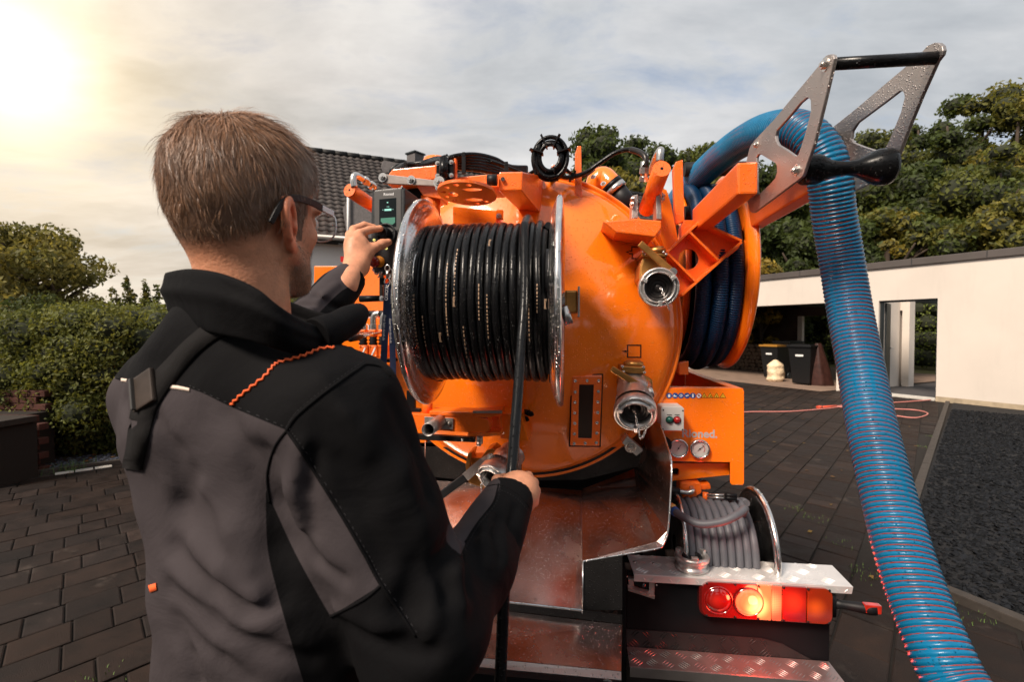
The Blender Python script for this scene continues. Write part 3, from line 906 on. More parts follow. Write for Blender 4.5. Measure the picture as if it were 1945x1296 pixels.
def core(centers, radii, name, parent, mat, k=0.8):
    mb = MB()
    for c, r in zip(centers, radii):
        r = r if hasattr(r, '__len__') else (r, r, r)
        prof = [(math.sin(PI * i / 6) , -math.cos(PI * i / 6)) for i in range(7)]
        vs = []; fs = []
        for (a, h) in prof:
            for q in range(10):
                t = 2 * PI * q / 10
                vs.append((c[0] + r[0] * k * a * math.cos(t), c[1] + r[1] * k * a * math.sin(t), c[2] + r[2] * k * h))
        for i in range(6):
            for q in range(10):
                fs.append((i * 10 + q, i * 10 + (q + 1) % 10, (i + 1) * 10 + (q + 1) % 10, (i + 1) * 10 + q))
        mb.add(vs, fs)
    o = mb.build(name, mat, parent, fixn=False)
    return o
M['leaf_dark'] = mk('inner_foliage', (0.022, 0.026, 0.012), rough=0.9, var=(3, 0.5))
GREENS = [(.050, .070, .022), (.070, .085, .025), (.040, .058, .022)]
AUT = [(.16, .13, .03), (.13, .10, .03), (.09, .095, .028)]

def tree(base, h, w, cols, n, size, label, group, seed, trunk=0.3, crown_lo=0.25, cat='tree', name='tree', nl=26, with_core=True, top_pull=0.35):
    r = np.random.default_rng(seed)
    t = thing(name, label, cat, base, 0, group)
    mb = MB()
    pts = [Vector((0, 0, 0)), Vector((r.uniform(-.1, .1) * w * .2, 0, h * .3)), Vector((r.uniform(-.1, .1) * w * .3, 0, h * .6)), Vector((0, 0, h * .85))]
    mb.tube(smooth_path(pts, 3), [trunk * (1 - .085 * i) for i in range(10)], 8)
    for k in range(6):
        a = r.uniform(0, 2 * PI); z0 = h * r.uniform(.25, .55)
        e = Vector((math.cos(a) * w * .38, math.sin(a) * w * .38, z0 + h * r.uniform(.12, .3)))
        mb.tube(smooth_path([(0, 0, z0), e * .5 + Vector((0, 0, z0 * .5 + .02 * h)), e], 2), [trunk * .45, trunk * .38, trunk * .3, trunk * .2, trunk * .1], 6)
    mb.build('trunk', M['bark'], t, fixn=False)
    C, Rr = [], []
    for k in range(nl):
        z = r.uniform(crown_lo, .93)
        prof = math.sqrt(max(0.02, 1 - ((z - (crown_lo + .95) / 2 + top_pull * .15) / ((.97 - crown_lo) / 2 + .05)) ** 2))
        a = r.uniform(0, 2 * PI); q = w / 2 * prof * math.sqrt(r.uniform(.15, 1)) * .8
        C.append((q * math.cos(a), q * math.sin(a), h * z)); rad = w * r.uniform(.11, .22)
        Rr.append((rad, rad, rad * r.uniform(.6, .85)))
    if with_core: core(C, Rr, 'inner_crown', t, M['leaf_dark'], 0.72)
    leaf_cloud(C, Rr, n, size, cols, 'crown', t)
    return t

def hedge():
    # big clipped yews at the left, rolling on behind the man
    groups = [
        (62, 235, 5.45, 7.0, 'broad rounded yew hedge with sunlit top at the left edge'),
        (235, 640, 5.9, 7.4, 'yew hedge behind the shoulder of the man')]
    for gi, (x0, x1, yf, yb, lab) in enumerate(groups):
        t = thing('hedge', lab, 'hedge', (0, 0, 0), 0, 'yew hedge in front of the house')
        C, Rr = [], []
        k = 0
        for px in range(x0, x1, 24):
            for row in range(3):
                Y = yf + .45 + row * .5 + rnd.uniform(-.1, .1)
                topz = W(px, 592 - (px + 35) * .055, Y + .1).z - 0.04 * row if row < 2 else W(px, 590 - (px + 35) * .055, Y).z - .05
                topz += 0.05 * math.sin(px * .05) + rnd.uniform(-.05, .05)
                X = W(px, 600, Y).x
                z = topz - .26
                while z > 0.16:
                    rr = rnd.uniform(.22, .32)
                    bulge = 0.14 * math.sin((z / topz) * PI) - (0.25 if z < 0.5 else 0)
                    C.append((X + rnd.uniform(-.12, .12), Y - bulge + rnd.uniform(-.1, .1), z)); Rr.append((rr, rr, rr * rnd.uniform(.7, 1.0)))
                    z -= rnd.uniform(.2, .3)
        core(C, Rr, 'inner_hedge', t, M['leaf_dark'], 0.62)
        leaf_cloud(C, Rr, 100000, 0.024, [(.13, .145, .038), (.17, .175, .045), (.095, .11, .03)], 'foliage', t, shell=0.66)
    for (px, py, Y, h, sp) in ((245, 530, 7.6, .5, .14), (275, 538, 7.7, .45, .13), (222, 552, 7.4, .3, .2), (300, 548, 7.8, .4, .2), (612, 512, 7.6, .5, .12)):
        top = W(px, py, Y)
        t = thing('shrub', 'thin upright shoot of foliage rising above the hedge ' + {245: 'left of the collar', 275: 'nearest the collar', 222: 'lowest at the left', 300: 'touching the collar', 612: 'beside the glasses'}[px], 'shrub', (top.x, top.y, 0), 0, 'shoots above the hedge')
        C = [(rnd.uniform(-sp * .3, sp * .3), 0, top.z - k * .09) for k in range(9)]
        Rr = [(sp * (.25 + .12 * k), sp * (.25 + .12 * k), .07) for k in range(9)]
        leaf_cloud(C, Rr, 900, 0.03, [(.08, .10, .03), (.12, .11, .035)], 'foliage', t, shell=.3)
        mb = MB(); mb.tube([(0, 0, 0), (0, 0, top.z - .05)], [.02, .006], 6); mb.build('stem', M['bark'], t, fixn=False)
hedge()

def left_trees():
    def put(px, top, Y, w, n, cols, lab, seed, size=.11, **kw):
        p = W(px, top, Y); return tree((p.x, p.y, 0), p.z, w, cols, n, size, lab, 'trees beyond the hedge', seed, **kw)
    WARM = [(.17, .16, .05), (.23, .20, .06), (.12, .12, .04)]
    put(105, 440, 17, 3.9, 8500, WARM, 'spreading conifer with layered branches against the bright sky', 21, size=.085, trunk=.22, with_core=False, crown_lo=.2)
    put(5, 416, 16, 4.2, 9000, WARM, 'taller tree at the very left edge of the picture', 22, size=.085, trunk=.22, with_core=False, crown_lo=.2)
    put(-120, 400, 17, 5, 8000, WARM, 'tree beyond the hedge out at the far left', 23, size=.1)
    put(75, 560, 9.5, 1.7, 4000, GREENS, 'small round shrub between hedge and conifers', 24, size=.04, trunk=.06, with_core=False, name='shrub', cat='shrub')
left_trees()

# the wood on the slope behind the garage
def wood():
    sp = [  # px, top py, Y, width, palette
        (1135, 266, 30, 4.6, 0), (1215, 285, 34, 5.5, 0), (1290, 270, 38, 5.6, 3), (1345, 300, 33, 5.0, 1), (1410, 305, 40, 6, 1),
        (1180, 330, 24, 4.0, 2), (1375, 350, 26, 4.4, 2),
        (1455, 318, 34, 6, 0), (1530, 300, 36, 7, 1), (1600, 278, 38, 7, 1), (1668, 262, 36, 6.5, 3), (1745, 214, 42, 6.5, 0), (1800, 205, 34, 6.5, 0),
        (1868, 208, 33, 7.0, 3), (1935, 196, 30, 6.5, 2), (2010, 215, 30, 7, 0),
        (1500, 380, 27, 5, 0), (1580, 350, 28, 5.5, 3), (1660, 340, 27, 5.5, 1), (1735, 320, 26, 5.5, 0), (1815, 310, 25, 5.5, 3), (1900, 300, 23, 5.5, 1),
        (1440, 420, 23, 3.5, 0), (1690, 405, 22, 4.0, 2), (1780, 400, 21, 4.2, 1), (1860, 395, 20, 4.2, 2), (1940, 390, 19, 4.2, 2), (1610, 430, 22, 4, 0), (1520, 445, 21.5, 3.4, 0),
        (1447, 487, 20, 1.7, 4), (1700, 455, 19.5, 1.9, 4)]
    pal = [[(c[0] * 2.0, c[1] * 2.0, c[2] * 1.7) for c in q] for q in [[(.030, .042, .014), (.042, .055, .016), (.025, .034, .013)],
           [(.050, .062, .017), (.036, .047, .015), (.068, .072, .018)],
           [(.105, .088, .020), (.070, .070, .020), (.050, .056, .016)],
           [(.055, .060, .016), (.080, .075, .018), (.034, .043, .014)],
           [(.17, .12, .025), (.12, .095, .02), (.08, .07, .02)]]]
    kinds = ['dark green tree', 'mid green tree', 'yellowing tree', 'olive green tree', 'small yellow autumn bush']
    wh = {0: 'second row'}
    names_px = lambda px: ('left of the bent pipe' if px < 1150 and px != 1180 else 'over the bent pipe' if px < 1200 else 'over the right cylinder' if px < 1250 else 'above the tank' if px < 1390 else 'beyond the arms of the boom' if px < 1480 else 'left of the blue hose' if px < 1560 else 'behind the blue hose' if px < 1640 else
                           'right of the blue hose' if px < 1710 else 'under the hose guide roller' if px < 1770 else 'to the right of the hose guide' if px < 1850 else 'near the right edge' if px < 1920 else 'at the right edge')
    for i, (px, top, Y, w, p) in enumerate(sp):
        P = W(px, top, Y)
        big = top < 300 or px < 1420
        row = 'back row of wood' if Y >= 30 else 'halfway down' if Y > 23.5 else 'low in front'
        tree((P.x, P.y, 0), P.z * (1.05 if top > 300 else 1.09), w * (1.2 if px < 1420 else 1), pal[p], 9000 if w > 3 else 2600, .15 if Y > 23 else .11, '%s %s, %s' % (kinds[p], names_px(px), row), 'trees of the wood behind the garage', 100 + i,
             crown_lo=.12 if Y > 23 else .05, trunk=.28 if w > 3 else .1, nl=30)
wood()
def behind_camera():
    # the other side of the yard: trees that the wet paint mirrors
    for i, (x, y, h, w) in enumerate(((-9, -9, 6.5, 6), (-3.5, -11, 7.5, 6.5), (2.5, -10, 6, 6), (8, -9, 7, 6), (13, -6, 6, 6), (-13, -4, 6.5, 6))):
        tree((x, y, 0), h, w, [(.05, .06, .02), (.07, .07, .022)], 3500, .2, ['round tree behind the camera, far left', 'tall tree behind the camera, left of centre', 'broad tree behind the camera, right of centre', 'dense tree behind the camera, on the right', 'tree behind the camera near the gravel bed', 'tree left of the camera beside the hedge'][i], 'trees at the near side of the yard', 300 + i, crown_lo=.05, nl=22)
behind_camera()
def back_hedge():
    # hedge beyond the passage and the carport
    t = thing('hedge', 'tall green hedge seen through the doorway and the back of the carport', 'hedge')
    C, Rr = [], []
    for k in range(60):
        s = -5 + k * .33
        for z in (.45, 1.1, 1.75, 2.3):
            p = gpt(s, 9.3 + rnd.uniform(-.15, .15), z); C.append(tuple(p)); Rr.append((.45, .45, .42))
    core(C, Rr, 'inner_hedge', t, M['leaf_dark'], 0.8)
    leaf_cloud(C, Rr, 26000, .055, [(.14, .20, .04), (.22, .27, .06), (.17, .19, .05)], 'foliage', t, shell=.8)
back_hedge()

# --- house at the left behind the head
def house():
    t = thing('house', 'white house with dark pantiled roof and a chimney behind the head of the man', 'house')
    E0 = W(560, 446, 13.0); E1 = W(664, 450, 13.4)
    rz = 7.35
    u = (Vector((W(740, 312, 18.0).x, W(740, 312, 18.0).y, 0)) - Vector((W(600, 288, 17.0).x, W(600, 288, 17.0).y, 0))).normalized()
    n = Vector((-u.y, u.x, 0))                     # away from the camera
    e0 = Vector((W(600, 448, 13.0).x, 13.0, W(600, 448, 13.0).z)) - u * 2.0
    R0 = W(600, 288, 17.0)
    run = (Vector((R0.x, R0.y, 0)) - Vector((e0.x, e0.y, 0))).dot(n)
    rise = R0.z - e0.z
    L = 16.0
    slope = Vector((n.x * run, n.y * run, rise)); SL = slope.length; sd = slope.normalized()
    nn = u.cross(sd).normalized()
    if nn.z < 0: nn = -nn
    rows, cols_ = int(SL / .26), int(L / .06)
    # rows of pantiles: wavy courses, each lapping over the one below
    a = np.arange(cols_ + 1) * .06
    wave = 0.024 * np.sin(a / .22 * 2 * PI)
    V, Fc = [], []
    e0n, un, sn, nnn = map(lambda q: np.array(q), (e0, u, sd, nn))
    tint = []
    for r_ in range(rows):
        v0, v1 = r_ * .26, r_ * .26 + .285
        base = len(V)
        for (v, h) in ((v0, .0), (v0, .05), (v1, .008)):
            for i in range(cols_ + 1):
                V.append(e0n + un * a[i] + sn * v + nnn * (wave[i] + h))
        m = cols_ + 1
        tr = rng.uniform(.7, 1.3, cols_ // 4 + 2)
        for q in range(2):
            for i in range(cols_):
                Fc.append((base + q * m + i, base + q * m + i + 1, base + (q + 1) * m + i + 1, base + (q + 1) * m + i)); tint.append(tr[i // 4])
    o = np_mesh('roof_tiles', np.array(V), np.array(Fc), M['tile'], t, smooth=True)
    face_color(o, np.array(tint)); tag(o, kind='stuff')
    mb = MB(); mb.prism([e0 - nn * .06, e0 + u * L - nn * .06, e0 + u * L + slope - nn * .06, e0 + slope - nn * .06], -nn * .12); mb.build('roof_slab', M['anthra'], t)
    mb = MB()
    for k in range(int(L / .4)):
        p = e0 + slope + u * (k * .4); mb.cyl(p + Vector((0, 0, .02)), p + u * .43 + Vector((0, 0, .02)), .1, 10, r2=.115)
    mb.build('ridge_tiles', M['tile'], t)
    # other slope
    back = e0 + slope
    mb = MB(); s2 = Vector((n.x * run, n.y * run, -rise)); mb.prism([back + nn * 0, back + u * L, back + u * L + s2, back + s2], Vector((0, 0, -.12))); mb.build('rear_roof', M['tile'], t)
    # walls
    wz = e0.z - 0.12
    mb = MB()
    p = [e0 + n * .45, e0 + n * .45 + u * L, e0 + n * (2 * run - .45) + u * L, e0 + n * (2 * run - .45)]
    lo = [Vector((q.x, q.y, 0)) for q in p]
    mb.prism(lo, Vector((0, 0, wz))); mb.build('wall', mk('house_render', (.82, .80, .77), rough=.9, var=(1, .04)), t)
    # gutter, downpipe
    mb = MB(); mb.cyl(e0 - n * .07 + Vector((0, 0, -.03)), e0 - n * .07 + u * L + Vector((0, 0, -.03)), .065, 10); mb.build('gutter', mk('zinc', (.32, .30, .28), rough=.5, metal=.6), t)
    # slate clad dormer side standing out of the roof
    c0 = W(663, 452, 12.9); c1 = W(716, 452, 13.2)
    pts = [W(663, 452, 12.9), W(722, 452, 12.9), W(722, 372, 12.9), W(663, 372, 12.9)]
    mb = MB(); mb.prism(pts, Vector((n.x, n.y, 0)) * 3.0); mb.build('dormer', M['slatepanel'], t)
    mb = MB(); mb.tube([W(661, 372, 12.82), W(661, 470, 12.82)], .03, 8); mb.build('downpipe', M['white_pl'], t)
    # ridge dormer and chimney
    pk = [W(720, 330, 17.2), W(729, 304, 17.2), W(762, 311, 17.2), W(766, 335, 17.2)]
    mb = MB(); mb.prism(pk, Vector((n.x, n.y, 0)) * 1.2); mb.build('ridge_dormer', M['slatepanel'], t)
    c = W(789, 300, 17.6)
    mb = MB(); rot = Matrix.Rotation(math.atan2(u.y, u.x) + .5, 3, 'Z')
    ch = MB(); ch.box((c.x, c.y, c.z - .9), (.42, .42, 2.0), rot); cho = ch.build('chimney', M['slatepanel'], t, bevel=.01)
    mb.box((c.x, c.y, c.z + .13), (.5, .5, .05), rot); mb.build('chimney_cap', M['anthra'], cho)
    # windows below the eaves
    for k in range(4):
        q = e0 + n * .44 + u * (1.2 + k * 3.2); q.z = 1.1
        fr = MB(); fr.prism([q, q + u * 1.2, q + u * 1.2 + Vector((0, 0, 1.3)), q + Vector((0, 0, 1.3))], -n * .05, [[q + u * .07 + Vector((0, 0, .07)), q + u * 1.13 + Vector((0, 0, .07)), q + u * 1.13 + Vector((0, 0, 1.23)), q + u * .07 + Vector((0, 0, 1.23))]])
        f = fr.build('window', M['white_pl'], t)
        g = MB(); g.prism([q + u * .07 + Vector((0, 0, .07)) - n * .02, q + u * 1.13 + Vector((0, 0, .07)) - n * .02, q + u * 1.13 + Vector((0, 0, 1.23)) - n * .02, q + u * .07 + Vector((0, 0, 1.23)) - n * .02], n * .015); g.build('pane', M['glass'], f)
house()

# --- low brick wall with slab at the left edge
def brick_steps():
    t = thing('brick_steps', 'dark red brick steps with stone slab at the left edge beside the hedge', 'steps')
    o = W(72, 800, 4.9); o.z = 0
    ax = Vector((-1, .12, 0)).normalized(); ay = Vector((.12, 1, 0)).normalized()
    proto = None; r4 = random.Random(9)
    topz = W(40, 712, 5.4).z
    for step in range(3):
        z1 = (topz - .0) * (step + 1) / 3 if False else [.62, .84, 1.06][step]
        nrow = int(z1 / .075)
        y0 = .25 + step * .32
        for row in range(nrow):
            for k in range(6):
                p = o + ax * (.1 + k * .22 + (row % 2) * .11 + y0 * .95) + ay * y0 + Vector((0, 0, .035 + row * .075))
                if proto is None:
                    mb = MB(); mb.box((0, 0, 0), (.21, .1, .066)); b = proto = mb.build('brick', M['brick'], t, bevel=.004, seg=1)
                else:
                    b = proto.copy(); COL.objects.link(b)
                b.parent = t; b.location = p + ay * r4.uniform(-.004, .004); b.rotation_euler = (0, 0, math.atan2(-ax.y, -ax.x) + r4.uniform(-.01, .01))
        mb = MB(); q = o + ay * (y0 + .2) + ax * (.82 + (y0 + .2) * .95) + Vector((0, 0, z1 / 2 - .01))
        mb.box(q, (1.45, .3, z1 - .04), Matrix.Rotation(math.atan2(-ax.y, -ax.x), 3, 'Z')); mb.build('mortar_core', M['mortar'], t)
    mb = MB(); q0 = [W(-30, 842, 4.55), W(70, 790, 5.0), W(70, 790, 5.0) + Vector((-.9, .1, 0)), W(-30, 842, 4.55) + Vector((-.9, .1, 0))]
    z = .63
    for v in q0: v.z = z
    mb.prism(q0, Vector((0, 0, -.06))); mb.build('slab', mk('slab', (.026, .019, .014), rough=.85, var=(8, .4)), t, bevel=.006)
    mb = MB(); mb.prism([Vector((v.x, v.y, 0)) + (Vector((-.03, .03, 0))) for v in q0], Vector((0, 0, z - .062))); mb.build('side_wall', M['mortar'], t)
brick_steps()
# white garden lantern at the very edge and a slim post behind
mb = MB(); p = W(1, 640, 6.0); mb.box((p.x - .02, p.y, 0.65), (.06, .06, 1.5)); mb.box((p.x - .02, p.y, 1.42), (.12, .12, .16)); mb.box((p.x - .02, p.y, 1.52), (.16, .16, .03))
tag(mb.build('garden_post', M['white_pl'], bevel=.005), 'white garden post at the left edge in front of the hedge', 'post')
# ================================================================== TRUCK
ORANGE = (1.0, 0.20, 0.004)
M['orange'] = mk('orange_paint', ORANGE, rough=0.34, coat=0.75, spec=0.35, var=(1.7, 0.05, 8), bump=(420, 0.07, 0.0006), drops=(150, 0.30, 0.32), coat_rough=0.05, wear=(11, 0.715, (0.30, 0.075, 0.02)), rvar=.08)
M['orange_arm'] = mk('orange_paint_wet', (0.97, 0.155, 0.005), rough=0.4, coat=0.5, var=(5, 0.10, 8), bump=(300, 0.15, 0.001), drops=(170, 0.34, 0.6), coat_rough=0.15, wear=(26, 0.70, (0.22, 0.06, 0.02)))
M['chrome'] = mk('spun_aluminium', (0.74, 0.72, 0.70), rough=0.2, metal=1.0, var=(14, 0.1), rvar=0.09, drops=(150, 0.34, 0.55))
M['steelwet'] = mk('wet_stainless', (0.56, 0.45, 0.41), rough=0.24, metal=1.0, var=(5, 0.3, 8), rvar=0.1, drops=(150, 0.26, 0.55))
M['steelplate'] = mk('brushed_plate', (0.44, 0.395, 0.375), rough=0.42, metal=0.9, var=(7, 0.16, 8), rvar=0.1, drops=(150, 0.34, 0.6))
M['rubber'] = mk('black_rubber', (0.0045, 0.0045, 0.005), spec=0.30, rough=0.27, var=(20, 0.3), bump=(90, 0.12, 0.002), drops=(120, 0.30, 0.8), coat=0.0)
M['rubber_dry'] = mk('rubber_dry', (0.008, 0.008, 0.009), spec=0.35, rough=0.5, bump=(60, 0.1, 0.002), var=(12, 0.3))
M['blackpaint'] = mk('black_paint', (0.006, 0.006, 0.007), rough=0.42, var=(6, 0.3), spec=0.18)
M['blacksteel'] = mk('dark_steel', (0.035, 0.032, 0.031), rough=0.35, metal=0.7, var=(9, 0.4, 8), drops=(150, 0.32, 0.4))
M['bronze'] = mk('bronze', (0.46, 0.215, 0.06), rough=0.36, metal=0.85, var=(22, 0.28, 8), bump=(160, 0.25, 0.001), rvar=0.1)
M['alu'] = mk('cast_aluminium', (0.60, 0.58, 0.56), rough=0.35, metal=0.85, var=(28, 0.2, 8), bump=(190, 0.2, 0.001), drops=(200, 0.34, 0.4))
M['bolt'] = mk('zinc_bolt', (0.62, 0.59, 0.56), rough=0.27, metal=0.95, var=(60, 0.2))
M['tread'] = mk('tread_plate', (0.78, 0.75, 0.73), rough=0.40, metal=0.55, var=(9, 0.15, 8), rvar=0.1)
M['treadmid'] = mk('tread_plate_mid', (0.30, 0.28, 0.27), rough=0.36, metal=0.8, var=(9, 0.2, 8), rvar=0.1)  # mid grey copy of the tread plate for the lower tread
M['treaddark'] = mk('tread_plate_dark', (0.05, 0.045, 0.045), rough=0.4, metal=0.7, var=(9, 0.3, 8))  # tread plate darkened for the riser, shade and wet put into the colour
M['bluehose'] = mk('blue_hose', (0.0015, 0.118, 0.245), rough=0.33, wear=(16, 0.66, (0.02, 0.07, 0.12)), coat=0.12, spec=0.35, var=(9, 0.3, 8), drops=(170, 0.3, 0.5))
M['blueshade'] = mk('blue_hose_shade', (0.0015, 0.022, 0.065), rough=0.4, spec=0.3, var=(30, 0.2))  # darker copy of the hose blue, shade put into the colour
M['redline'] = mk('red_spiral', (0.27, 0.035, 0.02), rough=0.4)
M['grey_rubber'] = mk('grey_hose', (0.10, 0.10, 0.115), rough=0.5, var=(30, 0.15), bump=(90, 0.1, 0.002))
M['lettering'] = mk('grey_lettering', (0.46, 0.43, 0.42), rough=0.45)
M['pale_print'] = mk('pale_print', (0.55, 0.55, 0.55), rough=0.5)
M['tan_print'] = mk('tan_print', (0.34, 0.22, 0.14), rough=0.5)
M['blackprint'] = mk('black_print', (0.01, 0.008, 0.006), rough=0.5)
M['navy'] = mk('navy_ribbon', (0.010, 0.022, 0.075), rough=0.6, var=(200, 0.2), bump=(900, 0.3, 0.0005))
M['whiteprint'] = mk('white_print', (0.75, 0.75, 0.76), rough=0.5)
M['panelgrey'] = mk('panel_grey', (0.018, 0.019, 0.021), rough=0.42, drops=(220, 0.34, 0.35))
M['screen'] = mk('screen', (0.012, 0.016, 0.018), rough=0.12)
M['wbox'] = mk('pale_box', (0.60, 0.58, 0.55), rough=0.45)
M['gaugeface'] = mk('gauge_face', (0.52, 0.50, 0.48), rough=0.4)
M['redplastic'] = mk('red_plastic', (0.45, 0.012, 0.012), rough=0.25, coat=0.5)
M['greenplastic'] = mk('green_plastic', (0.004, 0.11, 0.08), rough=0.25, coat=0.5)
M['yellow'] = mk('yellow_print', (0.80, 0.42, 0.02), rough=0.45)
M['blueprint'] = mk('blue_print', (0.01, 0.07, 0.28), rough=0.45)

TRUCK = thing('vacuum_truck', 'orange vacuum tanker truck seen from behind with hose reel, valves and lit tail light', 'truck', (TO.x, TO.y, 0), -TYAW)
M['linkzinc'] = mk('dull_zinc', (0.30, 0.255, 0.235), rough=0.6, metal=0.35, var=(30, .2), bump=(200, .2, .001))
def P(name, mb, mat, parent=None, **k):
    return mb.build(name, mat, parent or TRUCK, **k)
def sub(name, parent=None):
    e = empty(name, parent=parent or TRUCK); return e

_bolt = {}
def bolt(p, n, r, parent, name='bolt', washer=True):
    key = washer
    if key not in _bolt:
        mb = MB()
        if washer: mb.lathe([(0, 0), (1.5, 0), (1.5, .18), (0, .18)], (0, 0, 0), (0, 0, 1), 16, smooth=False)
        z0 = .18 if washer else 0
        mb.lathe([(1.0, z0), (1.0, z0 + .6), (.88, z0 + .72), (0, z0 + .72)], (0, 0, 0), (0, 0, 1), 6, smooth=False)
        mb.lathe([(.5, z0 + .721), (.5, z0 + 1.05), (.4, z0 + 1.12), (0, z0 + 1.12)], (0, 0, 0), (0, 0, 1), 10, smooth=False)
        o = mb.build('bolt', M['bolt']); _bolt[key] = o.data; bpy.data.objects.remove(o)
    o = bpy.data.objects.new(name, _bolt[key]); COL.objects.link(o); o.parent = parent
    q = Vector(n).normalized().to_track_quat('Z', 'X')
    o.matrix_local = Matrix.Translation(Vector(p)) @ q.to_matrix().to_4x4() @ Matrix.Diagonal((r, r, r, 1))
    return o
def tpoly(pts, y, ext, holes=(), name='plate', mat=None, parent=None, bevel=0.002):
    mb = MB(); mb.prism([TY(a, b, y) for a, b in pts], (0, ext, 0), [[TY(a, b, y) for a, b in h] for h in holes])
    return P(name, mb, mat or M['orange'], parent, bevel=bevel)
def circ(c, r, n=24, axis='y'):
    c = Vector(c)
    if axis == 'y': return [c + Vector((math.cos(2 * PI * k / n) * r, 0, math.sin(2 * PI * k / n) * r)) for k in range(n)]
    if axis == 'x': return [c + Vector((0, math.cos(2 * PI * k / n) * r, math.sin(2 * PI * k / n) * r)) for k in range(n)]
    return [c + Vector((math.cos(2 * PI * k / n) * r, math.sin(2 * PI * k / n) * r, 0)) for k in range(n)]

# ---- tank
TZC = 1.510
RD = 0.520
def dome_y(x, z, k=0.0):
    r = min(math.hypot(x, z - TZC) / RD, 1.0)
    return -0.030 - 0.115 * (1 - r ** 2.3) - k
def tank():
    c = (0, 0, TZC)
    mb = MB()
    prof = [(0.0, -dome_y(0, TZC))]
    for i in range(1, 25):
        r = RD * i / 24; prof.append((r, -dome_y(r, TZC)))
    prof += [(RD + .006, .022), (RD + .012, .008), (RD + .020, .0), (RD + .024, .004), (RD + .030, .010), (RD + .036, .004), (RD + .038, -.012), (RD + .034, -.03), (RD + .012, -.032)]
    mb.lathe(prof, c, (0, -1, 0), 96)
    P('tank_door', mb, M['orange'])
    mb = MB()
    mb.lathe([(RD + .014, .031), (RD + .026, .031), (RD + .03, .035), (RD + .03, .05), (RD + .008, .052), (RD + .008, .16), (.575, .162), (.578, .165), (.578, .178), (.575, .181), (RD + .008, .183), (RD + .008, 2.9), (RD - .04, 3.0), (.3, 3.08), (0, 3.1)], c, (0, 1, 0), 96)
    P('tank_body', mb, M['orange'])
tank()

# ---- door furniture
def sight_glass():
    s = sub('sight_glass')
    y = dome_y(*(lambda p: (p.x, p.z))(TY(1114, 780, -.1))) - .012
    o = [(1087, 713), (1144, 713), (1139, 848), (1083, 847)]
    tpoly([(1084.5, 710.5), (1146, 710.5), (1141, 850), (1080.5, 849.5)], y - .008, .055, [], 'housing', M['blackpaint'], s, bevel=.002)  # black and oversized, its rim added as a dark gap round the frame
    tpoly(o, y - .012, .02, [], 'frame', M['orange'], s, bevel=.003)
    h = [(1100, 731), (1128, 731), (1124, 834), (1098, 833)]
    tpoly([(1087.5, 715.5), (1143, 715.5), (1138.5, 846), (1084, 845.5)], y - .022, .009, [h], 'cover_plate', M['orange_arm'], s, bevel=.0015)
    mb = MB(); mb.prism([TY(a, b, y - .0125) for a, b in [(1099, 730), (1129, 730), (1125, 835), (1097, 834)]], (0, -.002, 0))
    P('pane', mb, mk('sight_pane', (.035, .018, .012), rough=.07, spec=.8), s)
    for (px, py) in [(1092.5, 724), (1115, 723.5), (1137, 723.5), (1092.5, 745), (1136.5, 744), (1092.3, 765), (1135.5, 764), (1092, 785), (1135, 784), (1091.7, 804.5), (1133.7, 803.5), (1091, 824.5), (1133, 823), (1090.5, 843), (1111.5, 842.5), (1132.5, 841.5)]:
        bolt(TY(px, py, y - .022), (0, -1, 0), .0058, s, washer=False)
sight_glass()

def marks():
    # black hydraulic symbols on the door
    def line(pts, w, closed=False):
        mb = MB()
        for i in range(len(pts) - (0 if closed else 1)):
            a, b = pts[i], pts[(i + 1) % len(pts)]
            A, B = Vector((a[0], 0, a[1])), Vector((b[0], 0, b[1]))
            d = (B - A).normalized(); n = Vector((-d.z, 0, d.x)) * w / 2
            q = [A - n - d * w / 2, B - n + d * w / 2, B + n + d * w / 2, A + n - d * w / 2]
            mb.add([(v.x, dome_y(v.x, v.z, .0012), v.z) for v in q], [(0, 1, 2, 3)])
        return mb
    def pt(px, py):
        p = TY(px, py, -.09)
        for _ in range(4): p = TY(px, py, dome_y(p.x, p.z))
        return (p.x, p.z)
    for pts, arrow, nm in (([(1192, 668), (1192, 656), (1217, 656), (1217, 679), (1192, 679), (1192, 671)], [(1180, 667.5), (1190, 665.5), (1190, 669.5)], 'symbol'),
                           ([(1196, 477), (1200, 477), (1200, 469), (1215, 469)], [(1188, 478.5), (1194, 477), (1194, 480.5)], 'symbol'),
                           ([(1196, 482), (1201, 482), (1201, 491), (1217, 491.5)], [(1188, 478.5), (1194, 477), (1194, 480.5)], 'symbol')):
        mb = line([pt(*p) for p in pts], .0038)
        a = [pt(*p) for p in arrow]
        mb.add([(x, dome_y(x, z, .0014), z) for x, z in a], [(0, 1, 2)])
        P(nm, mb, M['blackprint'], fixn=False)
    # small hydraulic nipples
    for (px, py) in ((999, 784), (990, 794), (983, 808)):
        p = TY(px, py, -.13); mb = MB()
        a = Vector((p.x - .01, dome_y(p.x, p.z) + .01, p.z)); d = Vector((.55, -1, 0)).normalized()
        mb.lathe([(0, 0), (.008, 0), (.008, .03), (.010, .031), (.010, .045), (.007, .046), (.007, .052), (.009, .053), (.009, .062), (.005, .063), (.005, .075), (0, .075)], a, d, 14)
        P('grease_nipple', mb, M['blackpaint'])
marks()

